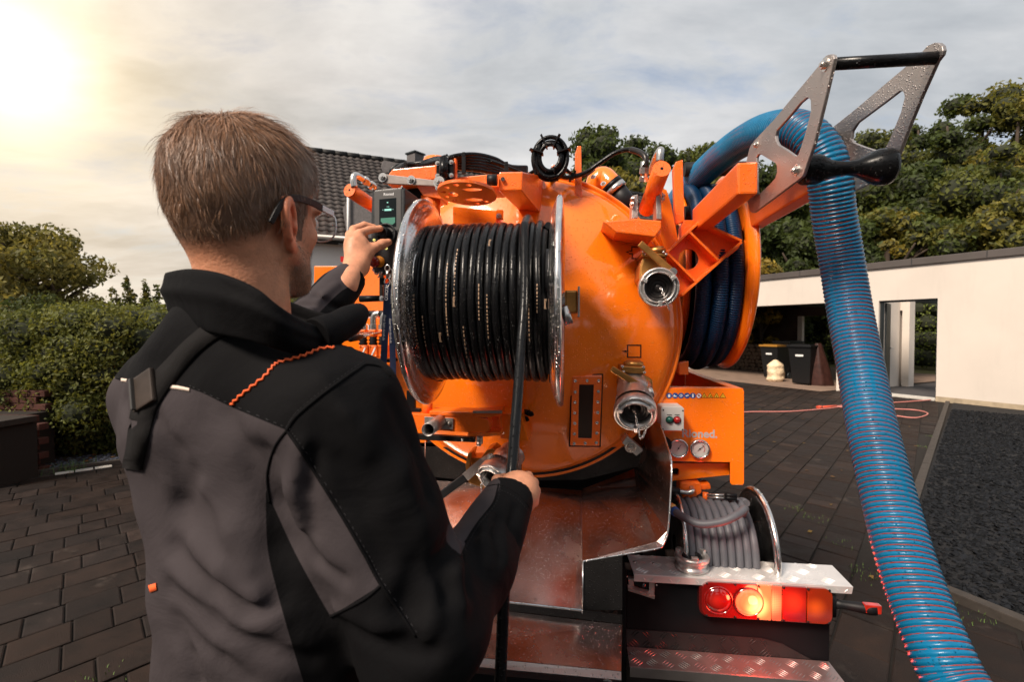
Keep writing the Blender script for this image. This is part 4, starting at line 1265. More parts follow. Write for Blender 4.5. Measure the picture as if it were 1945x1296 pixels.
def chain(parent, pts, r=.0012, link=.010):
    path = smooth_path(pts, 10); d = 0; k = 0
    acc = [0]
    for i in range(1, len(path)): acc.append(acc[-1] + (path[i] - path[i - 1]).length)
    s = link * .5
    while s < acc[-1]:
        i = next(j for j in range(len(acc)) if acc[j] >= s)
        t = (path[i] - path[i - 1]).normalized(); c = path[i]
        u = t.cross(Vector((.3, -1, .1))).normalized()
        if k % 2: u = t.cross(u).normalized()
        mb = MB(); q = []
        for j in range(10):
            a = 2 * PI * j / 10
            q.append(c + t * math.cos(a) * link * .62 + u * math.sin(a) * link * .32)
        mb.tube(q, r, 6, closed=True); P('chain_link', mb, M['bolt'], parent)
        s += link * .86; k += 1

def coupling(s, c, d, r, name='coupling'):
    """storz coupling ring with three lugs, opening along d"""
    mb = MB(); c = Vector(c); d = Vector(d).normalized()
    mb.lathe([(r * .70, -.07), (r * .78, -.07), (r * .80, -.045), (r * .93, -.035), (r, -.028), (r, -.004), (r * .97, 0), (r * .90, .001), (r * .88, -.006), (r * .80, -.006), (r * .79, .006), (r * .73, .007), (r * .72, -.02), (r * .70, -.035)], c, d, 40)
    x = d.cross(Vector((0, 0, 1))).normalized(); z = x.cross(d)
    P(name, mb, M['alu'], s)
    for a in (.45, .45 + 2.09, .45 + 4.19):
        q = c + (x * math.cos(a) + z * math.sin(a)) * r * .80
        mb = MB(); rot = Matrix((x * math.cos(a) + z * math.sin(a), -x * math.sin(a) + z * math.cos(a), d)).transposed()
        mb.box(q + d * .004, (r * .28, r * .2, .014), rot); P('lug', mb, M['alu'], s, bevel=.002)
    mb = MB(); mb.lathe([(r * .71, -.022), (r * .66, -.018), (r * .60, -.024), (r * .5, -.026), (r * .48, -.021), (r * .44, -.021), (r * .42, -.03), (r * .2, -.032), (r * .19, -.022), (r * .1, -.018), (0, -.018)], c, d, 32)
    P('blank_cap', mb, mk(name + '_cap', (.045, .04, .038), rough=.3, metal=.5, var=(20, .3)), s)

def valves():
    # upper right outlet
    s = sub('outlet_valve')
    c = TY(1252, 546, -.27)
    coupling(s, c, (-.02, -1, -.06), .060)
    # bronze body behind
    y0 = -.06
    mb = MB(); mb.prism([TY(a, b, -.19) for a, b in [(1222, 486), (1265, 486), (1270, 510), (1268, 560), (1230, 560), (1213, 530), (1215, 505)]], (0, .14, 0)); P('body', mb, M['bronze'], s, bevel=.008)
    mb = MB(); mb.prism([TY(a, b, -.205) for a, b in [(1219, 479), (1267, 482), (1267, 488), (1219, 487)]], (0, .15, 0)); P('flange', mb, M['bronze'], s, bevel=.003)
    mb = MB(); mb.lathe([(0, 0), (.030, 0), (.030, .012), (.024, .022), (0, .026)], TY(1247, 483, -.17), (0, 0, 1), 20); P('bonnet', mb, M['bronze'], s)
    for q in ((1221, 479), (1225, 483), (1260, 480), (1265, 484)): bolt(TY(q[0], q[1], -.205), (0, -.7, .7), .0045, s, washer=False)
    mb = MB(); a, b = TY(1215, 462, -.225), TY(1277, 517, -.225)
    mb.beam(a, b, .008, .022, (0, 0, 1)); P('lever', mb, M['bronze'], s, bevel=.004, seg=3)
    mb = MB(); mb.cyl(b + Vector((0, .03, 0)), b + Vector((0, -.012, 0)), .012, 16); P('spindle', mb, M['bolt'], s)
    chain(s, [c + Vector((0, -.02, 0)), c + Vector((.010, -.03, -.03)), c + Vector((.022, -.02, -.055)), c + Vector((.03, -.0, -.07))])
    # lower right outlet, tipped downwards
    s = sub('outlet_valve')
    d = Vector((-.05, -.86, -.50)).normalized()
    c = TY(1207, 789, -.29)
    coupling(s, c, d, .064)
    mb = MB(); mb.lathe([(.047, -.16), (.047, -.135), (.052, -.13), (.052, -.11), (.050, -.105), (.058, -.07), (.060, -.045)], c, d, 28); P('reducer', mb, M['alu'], s)
    mb = MB(); mb.prism([TY(a, b, -.17) for a, b in [(1181, 708), (1222, 710), (1240, 722), (1241, 742), (1232, 760), (1180, 752), (1175, 730)]], (0, .12, 0)); P('body', mb, M['bronze'], s, bevel=.009)
    mb = MB(); mb.prism([TY(a, b, -.19) for a, b in [(1180, 695), (1226, 698), (1226, 711), (1180, 708)]], (0, .12, 0)); P('flange', mb, M['bronze'], s, bevel=.004)
    mb = MB(); mb.lathe([(0, 0), (.033, 0), (.032, .016), (.022, .024), (0, .027)], TY(1203, 698, -.14), (0, 0, 1), 20); P('bonnet', mb, M['bronze'], s)
    for q in ((1182, 697), (1184, 707), (1222, 698), (1224, 708)): bolt(TY(q[0], q[1], -.19), (0, -.7, .7), .005, s, washer=False)
    a, b = TY(1161, 700, -.225), TY(1233, 744, -.225)
    mb = MB(); mb.beam(a, b, .010, .020, (0, 0, 1)); P('lever', mb, M['bronze'], s, bevel=.005, seg=3)
    mb = MB(); e = Vector((.0, -.01, .0)); mb.beam(a.lerp(b, .06) + e * .6, a.lerp(b, .9) + e * .6, .003, .010); P('lever_web', mb, M['bronze'], s)
    mb = MB(); mb.cyl(b + Vector((0, .05, .02)), b + Vector((0, -.018, -.01)), .013, 16); P('spindle', mb, M['bolt'], s)
    chain(s, [c + d * -.01, c + Vector((.004, -.02, -.03)), c + Vector((.012, -.03, -.062)), c + Vector((.026, -.01, -.05)), c + Vector((.034, .0, -.03))])
    # bolt block below
    mb = MB(); mb.prism([TY(a, b, -.10) for a, b in [(1191, 829), (1222, 856), (1209, 867), (1182, 842)]], (0, .06, 0)); k = P('door_latch', mb, M['alu'], bevel=.002)
    bolt(TY(1198, 850, -.10), (-.1, -1, -.2), .013, k)
    # bottom outlet with steel lever
    s = sub('outlet_valve')
    d = Vector((-.40, -.80, -.45)).normalized()
    c = TY(935, 912, -.30)
    coupling(s, c, d, .056)
    mb = MB(); mb.lathe([(.044, -.13), (.044, -.1), (.05, -.095), (.05, -.06)], c, d, 28); P('neck', mb, M['alu'], s)
    mb = MB(); mb.prism([TY(a, b, -.17) for a, b in [(886, 870), (914, 870), (926, 853), (938, 849), (948, 857), (956, 872), (988, 880), (988, 918), (975, 925), (918, 928), (890, 918)]], (0, .07, 0)); P('body', mb, M['bronze'], s, bevel=.006)
    mb = MB(); mb.prism([TY(a, b, -.21) for a, b in [(912, 872), (925, 856), (935, 851), (945, 857), (955, 871), (949, 873), (941, 863), (934, 859), (928, 863), (918, 876)]], (0, .038, 0)); P('yoke', mb, M['bronze'], s, bevel=.003)
    mb = MB(); mb.prism([TY(a, b, -.20) for a, b in [(884, 884), (889, 862), (897, 858), (893, 880), (893, 912), (886, 915)]], (0, .09, 0)); P('flange', mb, M['bronze'], s, bevel=.003)
    p = [TY(934, 868, -.245), TY(918, 878, -.25), TY(903, 890, -.25), TY(884, 907, -.25)]
    for i in range(3):
        mb = MB(); mb.beam(p[i], p[i + 1] + (p[i + 1] - p[i]) * .03, .004, .028, (.1, 0, 1)); P('lever', mb, M['steelplate'], s, bevel=.001)
    mb = MB(); mb.beam(p[3], TY(834, 944, -.25), .012, .026, (.1, 0, 1)); P('lever_grip', mb, M['rubber_dry'], s, bevel=.005, seg=3)
    bolt(p[0] + Vector((0, -.004, 0)), (0, -1, 0), .008, s)
    chain(s, [TY(936, 872, -.255), TY(930, 890, -.27), TY(921, 905, -.29), TY(914, 925, -.3), TY(918, 945, -.3)])
valves()

# ---- hose reel
REEL_C0 = Vector((-.229, -.45, 1.572)); REEL_C1 = Vector((.144, -.456, 1.572)); RR = .281
def reel():
    s = sub('hose_reel')
    # right flange: dished, pressed holes
    def flange(x, out, nm):
        # out = +1: outside faces +x
        mb = MB()
        prof = [(.060, .020), (.085, .020), (.100, .012), (.125, .010), (.155, .012), (.175, .020), (.205, .026), (.235, .022), (.258, .010), (.268, .000), (.276, -.004), (.2815, .001), (.2815, .008), (.277, .013), (.270, .012), (.262, .018), (.240, .0255), (.205, .0295), (.172, .0235), (.152, .0155), (.125, .0135), (.103, .0155), (.088, .0235), (.060, .0235)]
        mb.lathe([(r, -h if True else h) for r, h in prof], (x, REEL_C0.y, REEL_C0.z), (out, 0, 0), 72)
        f = P(nm, mb, M['chrome'], s)
        for k in range(3):
            a = .7 + k * 2.094
            cc = Vector((x - out * .0175, REEL_C0.y + math.cos(a) * .19, REEL_C0.z + math.sin(a) * .19))
            # pressed kidney recess with raised collar (dark opening with rim)
            pts = []
            for j in range(28):
                b = 2 * PI * j / 28
                rr = .19 + .034 * math.sin(b); aa = a + .30 * math.cos(b)
                pts.append(Vector((x - out * (.023), REEL_C0.y + math.cos(aa) * rr, REEL_C0.z + math.sin(aa) * rr)))
            m2 = MB(); m2.tube(pts, .006, 8, closed=True); P('hole_rim', m2, M['chrome'], f)
            for side in (-.0335, -.0125):
                pass
            m3 = MB(); m3.prism([p + Vector((out * .010, 0, 0)) for p in pts], Vector((-out * .021, 0, 0))); P('opening', m3, M['blackpaint'], f)
        return f
    flange(REEL_C0.x, -1, 'flange'); flange(REEL_C1.x, 1, 'flange')
    mb = MB(); mb.cyl((REEL_C0.x + .012, REEL_C0.y, REEL_C0.z), (REEL_C1.x - .012, REEL_C0.y, REEL_C0.z), .115, 40); P('drum', mb, M['blackpaint'], s)
    # hub with square swivel on the right
    mb = MB(); mb.lathe([(0, .0), (.062, 0), (.062, .012), (.03, .014), (.03, .03), (0, .03)], (REEL_C1.x - .022, REEL_C0.y, REEL_C0.z), (1, 0, 0), 28); P('hub', mb, M['chrome'], s)
    mb = MB(); c = Vector((REEL_C1.x + .024, REEL_C0.y - .0, REEL_C0.z - .0)); mb.box(c, (.034, .05, .062)); P('swivel', mb, M['bronze'], s, bevel=.006)
    mb = MB(); mb.prism([Vector((REEL_C1.x + .042, REEL_C0.y + a, REEL_C0.z + b)) for a, b in ((-.035, -.04), (.035, -.04), (.035, .04), (-.035, .04))], (.005, 0, 0)); P('stop_plate', mb, M['steelplate'], s, bevel=.001)
    mb = MB(); mb.cyl((REEL_C1.x + .005, REEL_C0.y - .05, REEL_C0.z - .015), (REEL_C1.x + .02, REEL_C0.y - .05, REEL_C0.z - .06), .012); P('hose_fitting', mb, M['bolt'], s)
    # hub left
    mb = MB(); mb.lathe([(0, .0), (.06, 0), (.06, .012), (.04, .014), (.04, .06), (0, .06)], (REEL_C0.x + .022, REEL_C0.y, REEL_C0.z), (-1, 0, 0), 28); P('hub', mb, M['blackpaint'], s)
    return s
reel()

def reel_hose():
    t = thing('jetting_hose', 'black pressure hose wound on the silver reel and hanging down through the fist', 'hose', (TO.x, TO.y, 0), -TYAW)
    r = .0102; pitch = .0194; Rc = .205
    x0 = REEL_C0.x + .024; x1 = REEL_C1.x - .024
    n = int((x1 - x0) / pitch); seg = 56
    r5 = random.Random(4)
    ph = [r5.uniform(-.0025, .0025) for _ in range(n + 3)]
    # under layer
    pts = []
    for i in range((n) * 24):
        a = 2 * PI * i / 24
        pts.append(Vector((x0 + .006 + pitch * i / 24, REEL_C0.y + math.cos(a) * (Rc - .019), REEL_C0.z + math.sin(a) * (Rc - .019))))
    mb = MB(); mb.tube(pts, r, 8); P('inner_winding', mb, M['rubber_dry'], t, fixn=False)
    # outer layer; strand leaves the top
    pts = []; x_off = .060                      # where the free strand leaves
    k_off = int((x_off - x0) / pitch)
    for i in range(n * seg + 1):
        turn = i / seg; k = int(turn); f = turn - k
        a = 2 * PI * f + PI / 2                 # start at the top
        rad = Rc + ph[k] * (1 - f) + ph[k + 1] * f + .0015 * math.sin(3 * a + k)
        if abs(turn - k_off - .5) > 60: pass
        pts.append(Vector((x0 + pitch * turn + .0012 * math.sin(5 * a + k * 2), REEL_C0.y - math.cos(a) * rad * -1, REEL_C0.z + math.sin(a) * rad)))
    mb = MB(); mb.tube(pts, r, 10); P('winding', mb, M['rubber'], t, fixn=False)
    # free strand
    top = []
    for k in range(10):
        a = PI / 2 + .9 - k * (.9 + .75) / 9
        top.append(Vector((.052 + .004 * k / 9, REEL_C0.y - math.cos(a) * (Rc + .0185) * (1 if True else 1), REEL_C0.z + math.sin(a) * (Rc + .0185))))
    top = [Vector((p.x, 2 * REEL_C0.y - p.y if False else p.y, p.z)) for p in top]
    # angles: a=PI/2 is the top; cos>0 leads to the camera side
    strand = top + [WL(996, 560, 1.125), WL(990, 650, 1.07), WL(984, 740, 1.0), WL(977, 830, .935), WL(971, 905, .885), WL(966, 960, .872), WL(962, 1050, .862), WL(957, 1130, .858), WL(950, 1296, .85), WL(938, 1500, .85), WL(900, 1750, .87), ]
    g = WL(860, 1800, .9); g.z = .012
    strand += [Vector((g.x, g.y + .1, .06)), Vector((g.x - .1, g.y + .35, .012)), Vector((g.x - .5, g.y + .7, .012)), Vector((g.x - 1.2, g.y + .6, .012))]
    mb = MB(); mb.tube(smooth_path(strand, 10), .0106, 16); P('hose', mb, M['rubber'], t, fixn=False)
    # small silver ferrule on the winding
    p = TY(980, 584, -.66); mb = MB()
    mb.cyl(WL(979.5, 577, 1.185), WL(979.5, 592, 1.187), .0115, 14); P('ferrule', mb, M['steelplate'], t)
    # printed name on the turns
    for (px, py, sz) in ((870, 563, .0085), (829, 632, .0085), (1041, 568, .0080), (933, 455, .0080)):
        a_c = None
        q = TY(px, py, REEL_C0.y - Rc)
        # follow the winding surface
        zz = max(-1, min(1, (q.z - REEL_C0.z) / (Rc + r)))
        yy = REEL_C0.y - math.sqrt(1 - zz * zz) * (Rc + r + .0008)
        q = TY(px, py, yy)
        k = round((q.x - x0) / pitch - .25); q.x = x0 + pitch * (k + .25)
        tang = Vector((0, zz * -1 if False else -zz * 1.0, -math.sqrt(1 - zz * zz))).normalized()
        text('print', 'Rioned', sz, q + Vector((-.003, 0, 0)), tang, Vector((1, 0, 0)), M['tan_print'], t, bold=.0002)
    r6 = random.Random(8)
    for (px, py0, py1) in ((792, 560, 660), (857, 470, 640), (843, 500, 600), (905, 540, 610), (921, 560, 640), (806, 600, 660), (1005, 560, 650), (1024, 540, 590), (880, 620, 680)):
        mb = MB(); y = py0
        while y < py1:
            ln = r6.uniform(3, 6)
            q = TY(px, y, REEL_C0.y - Rc)
            k = round((q.x - x0) / pitch - .25); xx = x0 + pitch * (k + .25)
            pr = []
            for yy_ in (y, y + ln):
                q = TY(px, yy_, REEL_C0.y - Rc); zz = max(-.98, min(.98, (q.z - REEL_C0.z) / (Rc + r)))
                pr.append(Vector((xx, REEL_C0.y - math.sqrt(1 - zz * zz) * (Rc + r + .0006 + abs(ph[min(max(k, 0), n)])), REEL_C0.z + zz * (Rc + r + .0006))))
            mb.add([pr[0] + Vector((-.0013, 0, 0)), pr[0] + Vector((.0013, 0, 0)), pr[1] + Vector((.0013, 0, 0)), pr[1] + Vector((-.0013, 0, 0))], [(0, 1, 2, 3)])
            y += ln + r6.uniform(2, 4)
        P('print_line', mb, M['tan_print'], t, fixn=False)
reel_hose()

# ---- swing arms, cylinder, cables above the reel
def upper_works():
    s = sub('swing_arm')
    AY = -.40
    # long box arm leading from the tank to above the reel
    a = TY(969, 343, -.36); b = a + Vector((.02, .37, .0))
    mb = MB()
    f = [TY(948, 327, -.36), TY(993, 326, -.36), TY(991, 361, -.36), TY(946, 362, -.36)]
    k = [TY(985, 333, .06), TY(1040, 336, .06), TY(1040, 420, .06), TY(1000, 414, .06)]
    mb.add(f + k, [(0, 1, 2, 3), (7, 6, 5, 4), (0, 4, 5, 1), (1, 5, 6, 2), (2, 6, 7, 3), (3, 7, 4, 0)]); P('arm', mb, M['orange_arm'], s, bevel=.004)
    mb = MB(); mb.cyl(TY(955, 340, -.362), TY(955, 340, -.372), .006); P('pin', mb, M['bolt'], s)
    # block behind the disc
    tpoly([(862, 300), (866, 300), (866, 352), (862, 352)], -.38, .02, [], 'rib', M['orange_arm'], s)
    tpoly([(866, 337), (925, 331), (950, 331), (950, 356), (866, 356)], -.34, .12, [], 'block', M['orange_arm'], s, bevel=.004)
    mb = MB(); mb.cyl(TY(926, 342, -.37), TY(944, 342, -.37), .016, 18); P('bush', mb, M['rubber_dry'], s)
    # perforated index disc under the arm
    c = TY(888, 370, -.42); rx = .082
    tilt = Vector((0.02, .04, 1)).normalized()
    xa = Vector((1, 0, 0)); xa = (xa - tilt * xa.dot(tilt)).normalized(); ya = tilt.cross(xa)
    def dp(u, v): return c + xa * u + ya * v
    outer = [dp(rx * math.cos(t), .108 * math.sin(t)) for t in [PI * .09 + k * (2 * PI * .91) / 47 for k in range(48)]]
    holes = []
    for k in range(9):
        t = PI * (.28 + .165 * k); hc = (rx * .80 * math.cos(t), .108 * .80 * math.sin(t))
        holes.append([dp(hc[0] + .0075 * math.cos(q), hc[1] + .0095 * math.sin(q)) for q in [2 * PI * j / 12 for j in range(12)]])
    for (u, v, a_, b_) in ((.008, .048, .028, .014), (.022, -.045, .028, .012), (-.040, -.005, .014, .02)):
        holes.append([dp(u + a_ * math.cos(q), v + b_ * math.sin(q)) for q in [2 * PI * j / 16 for j in range(16)]])
    mb = MB(); mb.prism(outer, tilt * .008, holes); P('index_disc', mb, M['orange_arm'], s, bevel=.001, seg=1)
    mb = MB(); mb.cyl(c + tilt * .009, c + tilt * .034, .022, 20); P('pivot', mb, M['orange_arm'], s)
    # crossbar box at left
    mb = MB(); y = -.36
    mb.prism([TY(a_, b_, y) for a_, b_ in [(737, 332), (745, 321), (829, 313), (829, 340), (737, 352)]], (0, .10, 0)); P('crossbar', mb, M['orange_arm'], s, bevel=.004)
    tpoly([(790, 352), (842, 352), (838, 378), (804, 372)], -.33, .08, [], 'gusset', M['orange_arm'], s)
    tpoly([(760, 350), (800, 352), (806, 372), (812, 392), (770, 392)], -.30, .03, [], 'black_gusset', M['blackpaint'], s)
    mb = MB(); mb.cyl(TY(818, 372, -.30), TY(818, 420, -.28), .03, 20); P('post', mb, M['orange_arm'], s)
    # black clamp block
    tpoly([(829, 314), (835, 303), (861, 304), (861, 350), (829, 348)], -.40, .05, [], 'clamp_plate', M['rubber'], s)
    mb = MB(); mb.cyl(TY(843, 300, -.405), TY(843, 341, -.405), .013, 20); P('clamp_bush', mb, M['rubber'], s)
    for q in ((831, 310), (857, 308), (831, 334), (857, 333), (831, 357)): bolt(TY(q[0], q[1], -.402), (0, -1, 0), .0045, s)
    # flat steel link with three bolts
    mb = MB(); mb.prism([TY(a_, b_, -.46) for a_, b_ in [(727, 330), (850, 345), (852, 349), (849, 354), (727, 348), (722, 344), (722, 334)]], (0, .01, 0)); P('link_bar', mb, M['linkzinc'], s, bevel=.0015)
    for q, rr in (((727, 337), .0085), ((781, 342), .0085), ((834, 346), .011)): bolt(TY(q[0], q[1], -.461), (-.15, -1, .0), rr, s)
    # slanting hydraulic cylinder at left with steel fitting
    mb = MB(); a1, b1 = TY(665, 362, -.20), TY(722, 400, -.02); mb.cyl(a1, b1, .0235, 28); mb.cyl(a1 + (a1 - b1).normalized() * .004, a1, .022, 28); P('cylinder', mb, M['orange_arm'], s)
    mb = MB(); dd = (a1 - b1).normalized(); mb.cyl(a1 + dd * .0045, a1 + dd * .0048, .0035, 12); P('cap_hole', mb, M['blackpaint'], s)
    mb = MB(); mb.tube(smooth_path([TY(673, 356, -.20), TY(671, 340, -.20), TY(676, 333, -.19), TY(692, 342, -.15), TY(712, 356, -.1)], 5), .011, 14); P('elbow_fitting', mb, M['bolt'], s)
    mb = MB(); mb.tube([TY(690, 341, -.155), TY(697, 345, -.14)], .0145, 6, smooth=False); mb.tube([TY(703, 350, -.125), TY(709, 354, -.112)], .0145, 6, smooth=False); P('fitting_nut', mb, M['bolt'], s)
upper_works()

def cables():
    s = sub('hydraulic_hoses')
    # bundle over the arm
    for i in range(6):
        o = i * 7
        pts = [TY(742 + i, 326 - i * .6, -.22 + i * .01), TY(770, 318 - i, -.24), TY(800, 314 - i * .8, -.26), TY(836, 306 - i, -.30 + i * .012), TY(868, 296 + o * .6, -.30 + i * .01), TY(905, 294 + o * .8, -.26), TY(940, 302 + o * .75, -.2), TY(968, 316 + o * .55, -.12), TY(1000, 318 + o * .3, -.05)]
        mb = MB(); mb.tube(smooth_path(pts, 6), .0078, 10); P('hose', mb, M['rubber'], s, fixn=False)
    for q in ((881, 299, 330), (962, 317, 332), (770, 317, 322)):
        a, b = TY(q[0], q[1] - 2, -.325), TY(q[0], q[2], -.325)
        mb = MB(); mb.beam(a, b, .006, .006 * 2, (1, 0, 0)); mb.box(a + Vector((0, 0, .006)), (.009, .008, .012)); P('cable_tie', mb, M['blackpaint'], s, bevel=.001)
    # standing loop
    c = TY(1045, 301, -.12)
    for i in range(5):
        R0 = .040 + i * .0062; pts = []
        for k in range(40):
            a = -1.2 + k * (2 * PI + .6) / 39
            pts.append(c + Vector((math.cos(a) * R0 * .88, .009 * (i % 3) - .02 + .02 * k / 39, math.sin(a) * R0 * 1.08)))
        if i % 2:
            tail = [TY(1075, 338 - i, -.10), TY(1110, 331 - i * 2, -.08), TY(1140, 312 - i * 3, -.08), TY(1170, 292 - i * 2, -.09), TY(1200, 285 - i, -.12), TY(1222, 294 + i, -.16)]
            start = [TY(1010, 420, -.06), TY(1016, 370, -.1), TY(1018, 330, -.12)]
            pts = smooth_path([Vector((pts[0].x - .0, pts[0].y, pts[0].z))] + tail, 6)[::-1] + pts + smooth_path([pts[-1], pts[-1] + Vector((-.03, .02, .0))], 2) if i == 1 else smooth_path(start + [pts[20]], 4)[:-1] + pts[20:]
        mb = MB(); mb.tube(pts, .0075, 10); P('hose', mb, M['rubber'], s, fixn=False)
    for a in (.3, 1.1, 2.0, 2.8):
        p = c + Vector((math.cos(a) * .0525 * .88, -.012, math.sin(a) * .0525 * 1.08))
        rot = Matrix.Rotation(-a, 3, 'Y'); mb = MB(); mb.box(p, (.044, .036, .004), rot); mb.box(p + rot @ Vector((.0235, 0, 0)), (.006, .006, .006), rot); P('cable_tie', mb, M['blackpaint'], s)
    for q in ((1085, 337), (1090, 333)):
        mb = MB(); mb.box(TY(q[0], q[1], -.085), (.006, .03, .026), Matrix.Rotation(.4, 3, 'Y')); P('cable_tie', mb, M['blackpaint'], s)
    for i, pts in enumerate(([(1014, 325, -.10), (1000, 332, -.12), (985, 326, -.16), (960, 316, -.2), (930, 306, -.24)], [(1018, 335, -.08), (1002, 345, -.02), (996, 372, .02), (1010, 410, .03)], [(1075, 322, -.09), (1092, 334, -.03), (1112, 333, .02), (1128, 322, .06)],
                             [(1040, 336, -.06), (1060, 346, .0), (1084, 345, .04), (1104, 352, .08)], [(742, 322, -.2), (757, 314, -.2), (790, 310, -.22), (822, 305, -.24), (850, 296, -.26)])):
        mb = MB(); mb.tube(smooth_path([TY(*p) for p in pts], 6), .0072 if i % 2 else .0062, 10); P('hose', mb, M['rubber'], s, fixn=False)
    mb = MB(); mb.tube(smooth_path([TY(1198, 284, -.12), TY(1216, 290, -.15), TY(1226, 300, -.17), TY(1225, 318, -.17)], 4), .010, 12); P('crimp_ferrule', mb, M['blacksteel'], s)
    mb = MB(); mb.cyl(TY(1224, 306, -.17), TY(1223, 345, -.15), .0115, 14); mb.tube([TY(1224, 318, -.165), TY(1223, 330, -.16)], .0155, 6, smooth=False); mb.tube([TY(1223, 336, -.155), TY(1222, 345, -.15)], .0145, 6, smooth=False); P('steel_fitting', mb, M['bolt'], s)
    mb = MB(); mb.tube(smooth_path([TY(1253, 308, -.18), TY(1254, 290, -.18), TY(1254, 286, -.17), TY(1246, 300, -.13), TY(1236, 330, -.08)], 4), .012, 12); P('steel_fitting', mb, M['bolt'], s)
cables()

def top_right():
    # upright plate on the tank top
    tpoly([(1092, 293), (1097, 277), (1104, 277), (1106, 403), (1092, 400)], -.045, .02, [], 'upright_plate', M['orange_arm'])
    # tank collar strap and welded ring are on the tank; breather elbow:
    s = sub('breather_pipe')
    mb = MB(); c = TY(1140, 338, .12)
    mb.tube(smooth_path([c + Vector((-.02, .03, -.06)), c + Vector((-.012, .0, -.015)), c + Vector((.012, -.0, .002)), TY(1160, 350, .10), TY(1166, 358, .10)], 5), .040, 24); P('elbow', mb, M['orange'], s)
    mb = MB(); mb.cyl(TY(1159, 349, .10), TY(1166, 357, .10), .043, 24); P('seal', mb, M['blackpaint'], s)
    mb = MB(); mb.cyl(TY(1165, 356, .10), TY(1172, 364, .10), .044, 24); P('hose_clamp', mb, M['bolt'], s)
    mb = MB(); mb.tube([TY(1170, 362, .10), TY(1184, 380, .10), TY(1200, 400, .11)], .038, 20); P('sleeve', mb, M['rubber_dry'], s)
    for q in ((1127, 336), (1146, 349)): bolt(TY(q[0], q[1], .05), (-.3, -.8, .5), .007, s)
    # second dome further left (behind the black clamp)
    mb = MB(); c = TY(827, 318, .30); mb.lathe([(.055, -.1), (.055, .02), (.048, .038), (.02, .046), (0, .047)], c, (0, 0, 1), 28); P('tank_vent', mb, M['orange'])
    for q in ((1055, 322), (1070, 320)):
        mb = MB(); c = TY(q[0], q[1], .15); mb.box(c, (.03, .03, .03)); P('lug', mb, M['orange_arm'], bevel=.005)
    # bracket for the right lift cylinder
    s = sub('lift_bracket')
    mb = MB(); f = [TY(a, b, -.22) for a, b in [(1145, 421), (1207, 415), (1256, 419), (1256, 434), (1244, 450), (1170, 441)]]; mb.prism(f, (0, .20, 0)); P('channel', mb, M['orange_arm'], s, bevel=.004)
    tpoly([(1201, 372), (1212, 369), (1212, 414), (1200, 415)], -.16, .07, [], 'clevis', M['steelplate'], s)
    tpoly([(1246, 372), (1255, 369), (1257, 417), (1247, 416)], -.16, .07, [], 'clevis', M['steelplate'], s)
    for q in ((1202, 378), (1201, 388), (1258, 372), (1257, 379)): bolt(TY(q[0], q[1], -.165), ((-1 if q[0] < 1230 else 1), -.4, 0), .007, s)
    mb = MB(); a, b = TY(1257, 320, -.26), TY(1228, 398, -.03); mb.cyl(a, b, .0265, 32); P('cylinder', mb, M['orange_arm'], s)
    dd = (a - b).normalized(); mb = MB(); mb.cyl(a, a + dd * .0015, .0045, 12); P('cap_hole', mb, M['blackpaint'], s)
    # fender plate and tall guide plates beside the tank
    tpoly([(1253, 358), (1266, 360), (1275, 388), (1288, 455), (1266, 484), (1253, 446), (1256, 413)], -.03, .10, [], 'side_plate', M['orange'])
    tpoly([(1279, 320), (1284, 307), (1297, 303), (1300, 420), (1283, 426)], .02, .03, [], 'guide_plate', M['orange_arm'])
    tpoly([(1300, 418), (1330, 418), (1318, 440), (1296, 462), (1294, 430)], .01, .05, [], 'root_plate', M['orange_arm'])
top_right()

# ---- boom with two arms and guide
XL, XR = .651, .842
def boom():
    s = sub('boom')
    for (xl, y0, y1, zc) in ((XL - .038, .01, -.47, 1.878), (XR - .040, .34, -.50, 1.888)):
        mb = MB(); mb.beam((xl, y0, zc), (xl, y1, zc + .006), .05, .082); P('arm', mb, M['orange_arm'], s, bevel=.006)
    o = [(1264, 482), (1325, 424), (1408, 458), (1403, 472), (1292, 562)]
    c = TY(1308, 492, -.02); hole = [c + Vector((math.cos(t) * .034, 0, math.sin(t) * .036)) for t in [2 * PI * k / 28 for k in range(28)]]
    mb = MB(); mb.prism([TY(a, b, -.02) for a, b in o], (0, .012, 0), [hole]); P('root_frame', mb, M['orange_arm'], s, bevel=.001)
    def rib(a, b, nm='rib'):
        A, B = TY(a[0], a[1], -.045), TY(b[0], b[1], -.045); mb = MB(); mb.beam(A, B, .055, .008, (0, 1, 0) if False else (B - A).cross(Vector((0, 1, 0)))); P(nm, mb, M['orange_arm'], s, bevel=.001)
    for a, b in (((1264, 482), (1325, 424)), ((1306, 443), (1360, 496)), ((1266, 484), (1320, 538)), ((1292, 562), (1404, 462)), ((1325, 424), (1404, 460))): rib(a, b)
    # mount struts
    tpoly([(1316, 420), (1345, 420), (1330, 470), (1300, 470)], .03, .05, [], 'strut', M['orange_arm'], s)
    mb = MB(); mb.beam((XL - .04, .30, 1.86), (XR - .02, .30, 1.90), .06, .07); P('cross_member', mb, M['orange_arm'], s, bevel=.005)
    mb = MB(); mb.cyl(TX(1300, 322, .53) if False else TY(1300, 322, .20), TY(1425, 320, .20), .027, 20); P('roller', mb, M['rubber_dry'], s)
    mb = MB(); mb.cyl(TY(1300, 405, .12), TY(1372, 404, .12), .026, 20); P('roller', mb, M['rubber_dry'], s)
boom()

